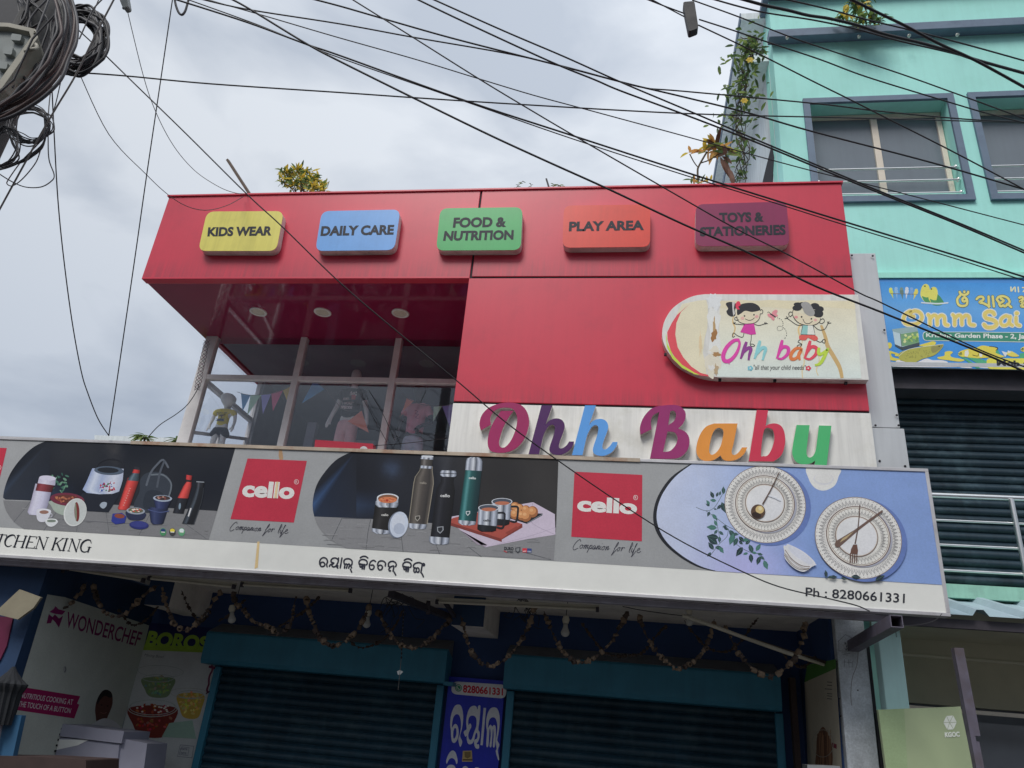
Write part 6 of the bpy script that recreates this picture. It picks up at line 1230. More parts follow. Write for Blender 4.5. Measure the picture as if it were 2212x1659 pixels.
# Omm Sai, fat strokes with a white outline
def fat(l, w_=9.0): pr.stroke(ZB(l), w_+4.4, (226, 226, 214), 4); pr.stroke(ZB(l), w_, (216, 196, 112), 6)
fat([(640,615),(575,660),(550,730),(580,785),(660,800),(750,780),(805,710),(780,640),(710,612),(650,640),(650,680),(690,690)], 7.6)
for x0 in (900, 1240):
    fat([(x0-10,665),(x0+12,700),(x0+15,805)], 7.5); fat([(x0+18,720),(x0+60,675),(x0+105,690),(x0+115,800)], 7.5); fat([(x0+120,715),(x0+165,675),(x0+210,695),(x0+222,790),(x0+285,808)] if x0 > 1000 else [(x0+120,715),(x0+165,675),(x0+210,695),(x0+222,790),(x0+262,808)], 7.5)
fat([(1800,660),(1780,630),(1720,620),(1670,655),(1690,710),(1790,740),(1835,790),(1790,835),(1700,838),(1660,800)], 8.2)
fat([(2010,700),(1960,680),(1900,720),(1890,780),(1930,815),(1990,790),(2015,720)], 7); fat([(2020,690),(2015,780),(2050,812)], 7); fat([(2100,700),(2105,790),(2150,815)], 7.5); pr.ell(*zB(2110, 645), 7, 6.4, (226, 226, 214), 4); pr.ell(*zB(2110, 645), 4.8, 4.4, (216, 196, 112), 6)
for l in ([(2330,820),(2420,620),(2500,820)],[(2370,760),(2470,760)]): fat(l, 8)
# address pill
pr.poly(qpts([zB(812,895), zB(3300,915), zB(3300,1062), zB(815,1022)], 9), (196, 206, 200), 3); pr.poly(qpts([zB(822,903), zB(3290,923), zB(3290,1052), zB(825,1014)], 8), (62, 130, 108), 4)
pr.text('Krishna Garden Phase - 2, Jagamara', [zB(860,915), zB(2560,932), zB(2560,1024), zB(860,990)], (224, 228, 224), 5, bold=0.03)
# tank
pr.poly(ZB([(400,885),(505,925),(750,890),(772,1090),(530,1155),(435,1095)]), (176, 196, 204), 4); pr.poly(ZB([(510,930),(748,893),(768,1060),(530,1100)]), (112, 150, 112), 5); pr.poly(ZB([(430,1070),(525,1110),(770,1045),(770,1095),(532,1155),(435,1098)]), (64, 74, 82), 6); pr.poly(ZB([(390,865),(620,835),(735,840),(750,890),(505,925),(400,890)]), (140, 164, 166), 7); pr.stroke(ZB([(505,925),(530,1155)]), 1, (50, 62, 70), 8)
for i in range(24): pr.ell(*zB(random.uniform(560, 750), random.uniform(935, 1050)), random.uniform(2, 5), random.uniform(1.5, 3.5), random.choice(((150,180,90),(96,140,90),(190,200,120),(200,204,150))), 6, random.uniform(0, 3), 8)
# splashes, fish
for l in (((335,1055),(370,1050),(390,1085),(370,1125),(340,1125)),((350,1165),(420,1180),(480,1200),(520,1230),(440,1235),(430,1210),(380,1200),(400,1250),(520,1280),(480,1300),(370,1290),(365,1255)),((760,1090),(880,1050),(950,1030),(995,1045),(980,1080),(900,1100)),((1020,1250),(1110,1230),(1120,1180),(1180,1165),(1230,1180),(1195,1220),(1220,1250),(1330,1270),(1390,1290),(1320,1310),(1150,1290),(1040,1275))): pr.smooth(ZB(l), (208, 196, 86), 4)
pr.smooth(ZB([(430,1330),(470,1290),(560,1310),(700,1330),(860,1270),(950,1290),(1060,1290),(1150,1310),(1180,1350),(1280,1345),(1330,1385),(400,1378)]), (222, 222, 224), 4)
pr.smooth(ZB([(1590,1390),(1610,1350),(1680,1345),(1720,1400)]), (222, 222, 224), 4); pr.smooth(ZB([(1330,1390),(1400,1365),(1500,1400)]), (222, 222, 224), 4)
for l in (((1300,1220),(1420,1270),(1610,1400),(1560,1405),(1400,1290)),((1380,1230),(1520,1250),(1700,1300),(1690,1390),(1560,1330)),((1560,1110),(1640,1095),(1600,1140)),((1760,1160),(1850,1150),(1900,1260),(1800,1270)),((2150,1200),(2260,1180),(2280,1300),(2150,1270))): pr.poly(ZB(l), (78, 158, 120), 5)
pr.smooth(ZB([(480,1240),(500,1190),(600,1150),(800,1110),(960,1090),(1098,1075),(1050,1160),(960,1230),(820,1270),(740,1310),(680,1345),(590,1320),(510,1290)]), (166, 164, 82), 6); pr.smooth(ZB([(930,1110),(1010,1095),(1090,1082),(1040,1150),(950,1190)]), (140, 136, 84), 7)
for i in range(40):
    u = random.random(); v = random.random(); x = 560+u*350; y = 1165+v*110-u*40; pr.stroke([zB(x, y), zB(x+10, y+6), zB(x+4, y+16)], 0.8, (132, 130, 70), 7)
pr.stroke(ZB([(480,1240),(600,1150),(800,1108),(960,1088),(1098,1070)]), 1.0, (214, 214, 190), 7); pr.ell(*zB(1040, 1100), 1.4, 1.4, (40, 40, 40), 8, 0, 8)
def clown(x0, y0, s_=1.0):
    f_ = lambda l: [zB(x0+x*s_, y0+y*s_) for x, y in l]
    pr.smooth(f_([(0,60),(30,20),(120,-10),(250,-30),(330,-60),(420,-50),(540,-20),(520,40),(640,90),(520,110),(430,105),(280,115),(120,100),(40,90)]), (212, 198, 84), 6); pr.poly(f_([(95,15),(140,0),(150,50),(130,95),(90,80)]), (224, 224, 218), 7); pr.poly(f_([(290,20),(330,30),(335,90),(300,100)]), (224, 224, 218), 7); pr.smooth(f_([(0,50),(40,40),(60,60),(30,75)]), (128, 136, 82), 7); pr.ell(*zB(x0+40*s_, y0+40*s_), 1.6, 1.4, (40,40,40), 8, 0, 8)
    pr.stroke(f_([(200,70),(270,85),(280,50)]), 1.3, (60, 56, 40), 8); pr.stroke(f_([(430,-50),(545,-30),(520,10)]), 1.3, (60, 56, 40), 8)
clown(1300, 1150); clown(2160, 1100, 0.8)
pr.smooth(ZB([(1960,1190),(2020,1165),(2090,1195),(2140,1235),(2060,1245),(1990,1225)]), (214, 200, 96), 6); pr.poly(ZB([(1900,1165),(1985,1190),(1950,1250)]), (218, 220, 220), 6); pr.poly(ZB([(1985,1155),(2035,1180),(1990,1195)]), (218, 220, 220), 6)
pr.poly(qpts([zB(1690,1262), zB(3300,1278), zB(3300,1440), zB(1700,1412)], 9), (222, 214, 92), 8); pr.text('Mob :', [zB(1828,1290), zB(2235,1300), zB(2235,1385), zB(1835,1370)], (46, 48, 54), 9, bold=0.045)
pr.build('printed_design', t)
# upside down maker's writing on the sheet awning edge
# ================================================================ OVERHEAD CABLES
def depth_of(p): return (p-CAM_LOC).dot(FW)
def cable_path(pts, Y0, Y1, e0=0, e1=0, sub=6):
    P = [Vector((x, y, 0)) for x, y in pts]
    C = catmull(P, sub) if len(P) > 2 else [P[0].lerp(P[1], i/16) for i in range(17)]
    L = [0]
    for a, b in zip(C, C[1:]): L.append(L[-1]+(b-a).length)
    T = L[-1]; out_ = []
    for p, l in zip(C, L):
        u = l/T; out_.append(PY(p.x, p.y, 1/((1/Y0)*(1-u)+(1/Y1)*u)))
    if e0: d = (out_[0]-out_[1]).normalized(); out_ = [out_[0]+d*e0]+out_
    if e1: d = (out_[-1]-out_[-2]).normalized(); out_ = out_+[out_[-1]+d*e1]
    return out_
def cable(lab, pts, Y0, Y1, wpx, e0=0, e1=0, m='cable_black', name='overhead_cable', grp='cables strung across the view', n=6):
    path = cable_path(pts, Y0, Y1, e0, e1)
    r = [wpx/2/FPX*depth_of(p) if depth_of(p) > 0.5 else wpx/2/FPX*0.5 for p in path]
    ravg = sum(r)/len(r); r = [(ravg*0.25+x*0.75)*0.72 for x in r]
    return MB().tube(path, r, n).build(name, M[m], None, lab, 'cable', grp)
cable('straight dark cable running almost level from the coils across the sky to the green building', [(172,157),(272,164),(454,181),(737,200),(895,211),(1131,226),(1475,245),(1808,254),(2040,260),(2212,266)], 3.1, 6.6, 4.4, 0.1, 7.0)
cable('dark wire slanting from the coils down over the yellow sign to the phone number', [(175,70),(220,112),(300,190),(400,287),(535,421),(610,490),(737,613),(860,718),(984,820),(1090,910),(1207,996),(1364,1103),(1475,1171),(1600,1233),(1685,1268),(1790,1293),(1850,1308),(1878,1320)], 3.1, 6.96, 4.0, 0.1, 0)
cable('thin straight drop wire falling steeply from the top to the sign edge', [(373,-4),(348,167),(317,377),(292,553),(257,793),(235,941)], 4.4, 6.98, 3.4, 1.5, 0)
cable('thin wire sagging down the far left sky to the sign edge', [(112,185),(117,290),(125,430),(137,553),(155,690),(175,800),(190,850),(212,905),(235,941)], 3.05, 6.98, 3.2)
cable('hair thin wire curving from the small grey splice box to the roof stick', [(273,14),(310,165),(338,245),(375,315),(420,368),(470,402),(505,416),(535,420)], 3.6, 7.6, 2.0)
cable('thin wire dipping onto the red fascia left of the yellow sign', [(172,160),(235,290),(316,377),(365,422),(405,446),(446,454),(490,444),(525,425)], 3.1, 7.55, 2.3)
cable('thick paired cable from top left crossing the maroon sign corner to the right edge', [(377,-2),(533,48),(663,96),(737,121),(1004,217),(1237,293),(1475,370),(1650,425),(1828,480),(2068,553),(2212,598)], 3.8, 5.4, 5.6, 2.5, 7.0)
cable('thin companion wire just under the thick paired cable', [(400,-3),(550,51),(663,97),(737,126),(1004,219),(1237,300),(1475,377),(1650,431),(1828,487),(2068,560),(2212,606)], 3.85, 5.45, 3.6, 2.5, 7.0)
cable('thick black cable crossing the orange sign and passing over the pet banner', [(498,-3),(540,20),(663,95),(737,134),(894,212),(1054,290),(1180,348),(1311,407),(1475,484),(1621,548),(1761,618),(1908,676),(2108,757),(2212,802)], 3.7, 5.2, 6.6, 2.5, 7.0)
cable('medium cable from top left joining the crossing bundle over the right sky', [(430,-3),(533,20),(737,52),(890,80),(1087,114),(1204,140),(1324,172),(1394,190),(1475,197),(1765,224),(1898,240),(2080,257),(2212,264)], 4.0, 6.0, 4.4, 2.5, 7.0)
cable('dark cable from top centre left meeting the bundle and passing the upper window', [(672,-3),(737,14),(827,40),(960,78),(1087,111),(1221,145),(1361,182),(1475,209),(1620,245),(1751,283),(2008,350),(2212,409)], 4.0, 5.8, 5.2, 2.5, 7.0)
cable('thin wire slanting from top left under the bundle to the mint wall at right', [(440,-3),(567,33),(727,80),(897,128),(1034,170),(1150,205),(1261,235),(1475,293),(1620,333),(1758,370),(1900,405),(2212,486)], 4.2, 6.2, 3.4, 2.5, 7.0)
cable('dark wire from top centre slanting over the maroon sign corner to the pet banner', [(758,-3),(827,40),(891,80),(1034,170),(1140,234),(1257,303),(1475,429),(1590,494),(1708,553),(1851,630),(1908,656),(2108,752),(2212,792)], 4.0, 5.3, 4.4, 2.5, 7.0)
cable('lower of two thick cables from top centre sweeping past the window sill', [(898,-3),(1000,46),(1191,134),(1284,172),(1340,196),(1475,246),(1625,304),(1775,366),(1915,423),(2060,481),(2212,546)], 3.9, 5.4, 5.4, 2.5, 7.0)
cable('upper of two thick cables from top centre sweeping past the window sill', [(932,-3),(1091,68),(1220,123),(1347,180),(1475,234),(1625,298),(1775,361),(1915,419),(2060,477),(2212,541)], 3.8, 5.3, 5.0, 2.5, 7.0)
cable('wire from the black splice box slanting across the left window to its lower right', [(1508,54),(1630,112),(1751,173),(1830,212),(1911,253),(2040,318),(2141,371),(2212,409)], 4.0, 4.9, 4.2, 0, 7.0)
cable('wire from the black splice box passing just above the window trims', [(1510,42),(1585,66),(1661,92),(1770,128),(1875,167),(2061,224),(2140,247),(2212,265)], 4.0, 4.9, 4.2, 0, 7.0)
cable('wire from the top of the black splice box over the slate ledge', [(1495,0),(1600,38),(1708,80),(1808,114),(1950,161),(2081,208),(2212,256)], 4.0, 4.9, 4.0, 0, 7.0)
cable('short wire entering the black splice box from the upper left', [(1394,-3),(1435,13),(1478,29)], 3.8, 4.0, 4.0, 2.0, 0)
cable('second short wire entering the black splice box from the upper left', [(1404,-3),(1440,16),(1478,36)], 3.8, 4.02, 3.6, 2.0, 0)
cable('slim cable along the mint wall top joining the thick one at far right', [(1536,-3),(1641,25),(1755,43),(1850,63),(1941,88),(2061,116),(2212,156)], 4.2, 5.4, 4.8, 2.0, 7.0)
cable('very thick bent cable sagging across the slate ledge at top right', [(1596,-4),(1650,11),(1701,22),(1745,33),(1791,40),(1850,54),(1908,73),(1990,93),(2061,113),(2108,129),(2212,158)], 4.0, 5.2, 9.0, 2.0, 7.0)
cable('slim cable in the top right corner under the hanging yellow flowers', [(1690,-3),(1790,20),(1875,43),(1971,66),(2090,97),(2212,131)], 4.2, 5.2, 4.8, 2.0, 7.0)
cable('thick straight cable cutting steeply through the top right corner', [(1835,-3),(1900,29),(1958,57),(2030,95),(2108,131),(2212,188)], 3.8, 4.6, 8.4, 2.0, 7.0)
cable('pale brown stay wire running up from the lower left past the ring coil', [(-4,458),(77,310),(117,240),(163,163),(205,78),(247,-3)], 3.0, 2.6, 5.6, 0.6, 0.8, 'cable_pale', 'stay_wire')
cable('second stay wire close beside the pale one at the ring coil', [(100,275),(118,232),(134,165),(140,155)], 3.0, 2.9, 3.2, 0, 0.3, 'cable_grey', 'stay_wire')
cable('short wire rising between the coils to the top edge', [(196,40),(214,-3)], 3.0, 3.0, 3.0, 0, 0.6); cable('short slanted wire beside the small grey splice box', [(182,60),(200,22),(222,-3)], 3.0, 3.0, 4.0, 0.1, 0.6, 'cable_grey')
cable('loose wire loop hanging below the ring coil at the left edge', [(-4,374),(25,392),(55,404),(88,404),(110,392),(117,378),(106,345),(104,300),(105,240),(110,190)], 2.9, 3.0, 3.4, 0.3, 0.2)
cable('reddish loose wire looping under the ring coil', [(90,315),(78,350),(50,385),(28,401),(16,398),(18,388),(45,350),(72,322),(88,305)], 2.95, 2.95, 3.2, m='cable_brown')
cable('short cable loop sticking out at the top edge beside the drop wire', [(377,-4),(380,12),(386,27),(393,32),(400,24),(405,8),(408,-4)], 3.9, 3.9, 7.0, 0.8, 0.8, 'cable_grey')
cable('wire rising from the sign edge to the window corner post', [(320,944),(345,918),(380,895),(405,874),(424,846),(430,830)], 6.98, 9.1, 2.6)
for pts, lab in (([(1345,1310),(1385,1318),(1440,1326),(1474,1330)], 'thin wire lying along the frame under the second brand square'), ):
    cable(lab, pts, 7.4, 7.45, 2.4)
cable('thin wire dangling down the face of the grey pillar', [(1868,1372),(1856,1390),(1853,1420),(1850,1440),(1841,1465),(1838,1500),(1840,1524)], 7.8, 7.8, 1.8, m='cable_pale')
cable('wire looping below the sign to the hollow tube end', [(1935,1352),(1985,1350),(2020,1340),(2035,1325)], 6.9, 6.95, 1.8)
cable('wire hanging from the hollow tube onto the mint pillar edge', [(1888,1380),(1905,1372),(1930,1352),(1938,1385),(1943,1400),(1941,1412)], 7.2, 8.0, 1.8)
# splice boxes
def splice(lab, q, Y, th, m):
    t = thing('splice_box', lab, 'splice box', tuple(PY(sum(p[0] for p in q)/4, sum(p[1] for p in q)/4, Y)), 'cable splice boxes hung on the cables')
    MB().prism([PY(x, y, Y) for x, y in qpts(q, 5, 3)], (0, th, 0)).build('case', M[m], t, bevel=0.008)
    a, b = q[3], q[2]; mb = MB()
    for u in (0.25, 0.72): x, y = a[0]+(b[0]-a[0])*u, a[1]+(b[1]-a[1])*u; p = PY(x, y-1, Y+th/2); mb.lathe(p, PY(x-2, y+9, Y+th/2)-p, ((0, 0.012), (0.018, 0.012), (0.022, 0.006)), 8)
    mb.build('gland', M[m], t)
splice('black cylindrical splice box hanging on cables before the sky beside the mint building', [(1475,4),(1500,2),(1509,60),(1488,68)], 4.0, 0.06, 'cable_black')
splice('small grey splice box cut by the top edge near the coils', [(250,-22),(270,-28),(277,14),(265,17)], 3.6, 0.05, 'box_inside')
# ================================================================ POLE, COILS, JUNCTION BOX AT LEFT
pe = [PY(2, 293, 3.2), PY(-40, 367, 3.2)]
xe = pe[0].x
t = thing('utility_pole', 'dark concrete utility pole at the left edge behind the cable coils', 'pole', (xe-0.13, 3.2, 0))
MB().lathe((xe-0.13, 3.2, 0), (0, 0, 1), ((0, 0.15), (4.5, 0.13), (8.5, 0.115), (8.5, 0.0)), 20).build('shaft', M['pole_concrete'], t)
rnd = random.Random(8)
def coil(lab, loops, Y, mats, wpx, name='cable_coil'):
    P0 = PY(loops[0][0][0], loops[0][0][1], Y)
    t = thing(name, lab, 'cable coil', tuple(P0), 'cable coils on the pole')
    for i, l in enumerate(loops):
        yy = Y+rnd.uniform(-0.07, 0.07); path = cable_path(l, yy, yy, sub=5)
        w_ = wpx*rnd.uniform(0.75, 1.15); MB().tube(path, w_/2/FPX*depth_of(path[0]), 6).build('loop', M[mats[i % len(mats)]], t)
    return t
outer = [(148,-14),(162,10),(168,48),(165,92),(152,130),(128,168),(96,205),(58,234),(20,252),(-20,268)]
inner = [(108,-14),(118,8),(124,36),(122,66),(114,98),(98,128),(74,160),(48,188),(20,212),(-20,236)]
loops = []
for i in range(15):
    u = i/14; jx = [rnd.uniform(-4.5, 4.5) for _ in outer]
    loops.append([(a[0]*u+b[0]*(1-u)+j, a[1]*u+b[1]*(1-u)+j*0.5) for a, b, j in zip(outer, inner, jx)])
coil('thick sweeping bundle of black and brown cables around the cream junction box', loops, 2.75, ['cable_grey', 'cable_black', 'cable_brown', 'cable_black', 'cable_grey'], 7.0)
def ell_loop(cx, cy, rx, ry, rot, n=14, j=1.5, a0=0.0):
    o = []
    for k in range(n+1):
        a = a0+2*math.pi*k/n; x, y = rx*math.cos(a)+rnd.uniform(-j, j), ry*math.sin(a)+rnd.uniform(-j, j); o.append((cx+x*math.cos(rot)-y*math.sin(rot), cy+x*math.sin(rot)+y*math.cos(rot)))
    o[-1] = o[0]; return o
loops = [ell_loop(168+rnd.uniform(-7, 7), 88+rnd.uniform(-7, 5), rnd.uniform(34, 64), rnd.uniform(40, 80), rnd.uniform(0.0, 0.8), j=4.5) for i in range(26)]
coil('round coil of dark cables to the right of the thick cable bundle', loops, 3.1, ['cable_black', 'cable_black', 'cable_grey'], 6.4)
loops = [ell_loop(66+rnd.uniform(-5, 5), 270+rnd.uniform(-4, 4), rnd.uniform(34, 53), rnd.uniform(27, 43), rnd.uniform(-0.2, 0.4), j=2.5) for i in range(12)]
coil('loose ring coil of thin black wire with sky showing through', loops, 2.9, ['cable_black', 'cable_grey'], 3.0)
loops = [[(-20,rnd.uniform(300,330)),(10,rnd.uniform(270,285)),(rnd.uniform(26,42),rnd.uniform(290,312)),(rnd.uniform(30,42),rnd.uniform(325,345)),(10,rnd.uniform(352,368)),(-20,rnd.uniform(355,375))] for i in range(8)]
coil('small tangled coil of thin wire at the left edge below the ring coil', loops, 2.85, ['cable_black'], 2.8)
loops = [[(-20,rnd.uniform(366,374)),(20,rnd.uniform(352,362)),(60,rnd.uniform(335,348)),(92,rnd.uniform(305,322)),(100,rnd.uniform(270,290))] for i in range(4)]
coil('few loose wires sweeping up from the left edge to the ring coil', loops, 2.95, ['cable_black', 'cable_grey'], 3.2, 'wire_bunch')
# wires seen against the dark pole head
loops = [[(60+rnd.uniform(-40, 60), -14), (70+rnd.uniform(-30, 40), 40), (60+rnd.uniform(-50, 40), 100+rnd.uniform(-20, 20)), (40+rnd.uniform(-50, 30), 190)] for i in range(12)]
coil('hank of black wires hanging behind the junction box on the pole', loops, 3.05, ['cable_black', 'cable_grey'], 5.0, 'wire_bunch')
MB().prism([PY(x, y, 3.35) for x, y in ((-60,-30),(112,-30),(124,30),(112,90),(60,160),(-60,190))], (0, 0.12, 0)).build('equipment_cover', M['cable_black'], None, 'flat black equipment cover behind the coils at the top left', 'cover', bevel=0.01)
# junction box, open face tilted towards the street
t = thing('junction_box', 'weathered cream junction box without its cover amid the cable coils', 'junction box', tuple(PY(10, 150, 2.95)))
fq = [(-75,44),(20,49),(76,62),(82,80),(4,190),(-40,226),(-120,200)]
Yb = 2.95
front = [PY(x, y, Yb) for x, y in fq]
bq = [(-60,110),(36,104),(97,119),(92,126),(29,213),(-20,244),(-110,250)]
back = [PY(x, y, Yb+0.10) for x, y in bq]
inn = [(-68,56),(16,58),(62,68),(66,80),(-2,174),(-40,206),(-108,188)]
hb = MB(); fi = [PY(x, y, Yb) for x, y in inn]; fd = [p+Vector((0, 0.05, 0)) for p in fi]; nf = len(front)
hb.add(front+back+fi+fd, [(i, (i+1) % nf, nf+(i+1) % nf, nf+i) for i in range(nf)]+[tuple(range(nf, 2*nf))]+[(i, 2*nf+i, 2*nf+(i+1) % nf, (i+1) % nf) for i in range(nf)]+[(2*nf+i, 3*nf+i, 3*nf+(i+1) % nf, 2*nf+(i+1) % nf) for i in range(nf)])
hb.build('housing', M['box_cream'], t, bevel=0.004)
MB().prism([PY(x, y, Yb+0.035)+Vector((0, 0, -0.01)) for x, y in inn], (0, 0.01, 0)).build('tray', M['box_inside'], t)
mb = MB(); mb.lathe(PY(75, 70, Yb-0.004), (0, -1, 0), ((0, 0.011), (0.004, 0.011), (0.004, 0.006), (-0.01, 0.006)), 12); mb.build('screw_boss', M['box_cream'], t)
for a_, w2, h2 in (((36, 80), 22, 16), ((18, 108), 20, 20), ((6, 140), 22, 18), ((-18, 100), 16, 24)):
    MB().prism([PY(x, y, Yb+0.005) for x, y in qpts([(a_[0]-w2*.5, a_[1]-h2*.5), (a_[0]+w2*.5, a_[1]-h2*.3), (a_[0]+w2*.35, a_[1]+h2*.5), (a_[0]-w2*.6, a_[1]+h2*.35)], 3, 3)], (0, 0.03, 0)).build('terminal', M['box_inside'], t, bevel=0.003)
MB().tube(catmull([PY(55, 111, Yb-0.01), PY(70, 107, Yb-0.035), PY(80, 104, Yb-0.01), PY(78, 96, Yb)], 5), 0.012, 8).build('latch', M['box_cream'], t)
MB().tube([PY(-30, 225, 2.9), PY(30, 172, 2.9), PY(70, 84, 2.9), PY(120, 30, 2.9)], 0.006, 6).build('tie_wire', M['cable_black'], t)
# ================================================================ PLANTS ON THE ROOFS
def leaf(mb, base, d, up, L, W_, mi, curl=0.25, fold=0.15):
    d = d.normalized(); s_ = d.cross(up)
    if s_.length < 1e-3: s_ = d.cross(Vector((1, 0, 0)))
    s_.normalize(); u = s_.cross(d)
    rows_ = []
    for t_, w_ in ((0, 0.12), (0.3, 0.85), (0.6, 0.9), (0.85, 0.5), (1.0, 0.04)):
        c = base+d*(L*t_)-u*(curl*L*t_*t_); rows_.append((c-s_*(W_*w_/2)+u*(fold*W_*w_), c, c+s_*(W_*w_/2)+u*(fold*W_*w_)))
    vs = [p for r in rows_ for p in r]; fs = []
    for i in range(4):
        for k in range(2): fs.append((3*i+k, 3*i+k+1, 3*i+k+4, 3*i+k+3))
    mb.add(vs, fs, mi, True)
LV = ['leaf_dark', 'leaf_mid', 'leaf_light', 'leaf_yellow', 'leaf_orange', 'leaf_brown', 'flower_yellow']
LM = [M[k] for k in LV]
rnd = random.Random(21)
def rvec(a=1.0): return Vector((rnd.uniform(-a, a), rnd.uniform(-a, a), rnd.uniform(-a, a)))
# croton bush
YQ = 8.25
t = thing('croton_bush', 'yellow and green croton bush growing on the roof above the blue sign', 'shrub', tuple(PY(648, 430, YQ)))
mb = MB(); st = MB()
cs_ = [PY(x, y, YQ+dy) for x, y, dy in ((612,395,0),(628,378,.15),(648,388,-.1),(632,402,0),(668,390,.1),(690,405,0),(655,405,.2),(675,408,-.15),(615,372,0.1),(645,368,.1),(664,375,.05),(684,386,0.1),(700,410,0))]
root = PY(650, 432, YQ+0.05)
for c in cs_:
    st.tube(catmull([root+rvec(0.06), root.lerp(c, 0.5)+rvec(0.05), c], 4), 0.008, 5)
    for k in range(30):
        d = Vector((rnd.gauss(0, 1), rnd.gauss(0, 1), rnd.gauss(0.35, 0.8))); mi = rnd.choices((0, 1, 2, 3), (2, 2, 3, 8))[0]
        leaf(mb, c+rvec(0.05), d, Vector((0, 0, 1)), rnd.uniform(0.08, 0.15), rnd.uniform(0.03, 0.046), mi, rnd.uniform(-0.5, 0.5))
mb.build('foliage', LM, t); st.build('stem', M['stem'], t)
# sprigs at the fascia top
def sprig(pts, Y, lab, nl, L, mis, name='weed_sprig', rr=0.004):
    path = catmull([PY(x, y, Y) for x, y in pts], 6); t = thing(name, lab, 'plant', tuple(path[0]), 'small weeds along the roof edges')
    MB().tube(path, rr, 5).build('stem', M['stem'], t); mb = MB()
    for k in range(nl):
        p = path[int((k+1)/(nl+1)*len(path))]; d = Vector((1 if k % 2 else -1, rnd.uniform(-.6, .6), rnd.uniform(0.1, 0.7))); leaf(mb, p, d, Vector((0, 0, 1)), L*rnd.uniform(.7, 1.2), L*0.34, rnd.choice(mis))
    mb.build('foliage', LM, t)
sprig([(1112,412),(1118,402),(1130,391)], 8.0, 'tiny curved weed sprig on the fascia top above the green sign', 8, 0.05, (0, 1, 2))
sprig([(1146,411),(1147,403),(1146,396)], 8.0, 'tiny upright weed with two leaves on the fascia top', 5, 0.04, (0, 1))
sprig([(1190,410),(1198,400),(1212,402)], 8.0, 'feathery weed sprig on the fascia top left of the orange sign', 16, 0.055, (1, 2)); sprig([(1190,410),(1200,406),(1217,407)], 8.02, 'low feathery weed sprig spreading to the right on the fascia top', 12, 0.05, (1, 2)); 
sprig([(1786//1,420),(1790,416)], 8.0, 'x', 2, 0.03, (1,)) if False else None
MB().tube([PY(1180, 386, 8.0), PY(1188, 412, 8.0)], 0.012, 6).build('pipe_stub', M['cable_grey'], None, 'short thin stub of pipe beside the feathery weed on the roof edge', 'pipe')
MB().bar(PY(492, 346, 7.9), PY(545, 428, 7.72), 0.05, 0.035).build('roof_stick', M['wood'], None, 'weathered wooden batten sticking up from the roof beside the yellow bush', 'stick', bevel=0.004)
# mango like sapling
YM = 8.1
t = thing('roof_sapling', 'bare stemmed sapling with orange and brown leaves on the roof at right', 'plant', tuple(PY(1512, 402, YM)))
st = MB(); br1 = catmull([PY(1509, 405, YM), PY(1507, 372, YM), PY(1510, 358, YM), PY(1527, 328, YM)], 6); st.tube(br1, 0.013, 6); st.tube(catmull([PY(1508, 362, YM), PY(1499, 350, YM), PY(1490, 333, YM)], 5), 0.008, 6); st.tube(catmull([PY(1514, 352, YM), PY(1534, 345, YM), PY(1552, 333, YM), PY(1570, 330, YM)], 5), 0.009, 6)
st.build('stem', M['stem'], t); mb = MB()
for (x, y), n, L, mis, dz in (((1527, 326), 9, 0.2, (4, 3, 2, 4), 0.5), ((1491, 331), 7, 0.15, (3, 4), 0.4), ((1552, 322), 12, 0.22, (4, 3, 4, 5), 0.3), ((1570, 332), 8, 0.22, (3, 0, 2, 5), 0.0), ((1540, 312), 7, 0.2, (4, 3), 0.9)):
    c = PY(x, y, YM)
    for k in range(n): leaf(mb, c+rvec(0.03), Vector((rnd.gauss(0, 1), rnd.gauss(0, 0.5), rnd.gauss(dz, 0.6))), Vector((0, 0, 1)), L*rnd.uniform(0.7, 1.2), L*0.3, rnd.choice(mis), rnd.uniform(0, 0.6))
for a, b in (((1556, 340), (1572, 372)), ((1564, 345), (1578, 380)), ((1572, 362), (1586, 392)), ((1560, 338), (1580, 350)), ((1578, 375), (1584, 396))): p, q = PY(*a, YM), PY(*b, YM); leaf(mb, p, q-p, Vector((0, -1, 0.2)), (q-p).length*1.1, 0.075, 5, 0.15)
for k in range(16): c = PY(1512+rnd.uniform(-22, 26), 394+rnd.uniform(-6, 8), YM+rnd.uniform(-.1, .1)); leaf(mb, c, Vector((rnd.gauss(0, 1), rnd.gauss(0, .6), rnd.gauss(.5, .4))), Vector((0, 0, 1)), rnd.uniform(.08, .14), 0.035, rnd.choice((3, 4, 2, 1)), 0.3)
mb.build('foliage', LM, t)
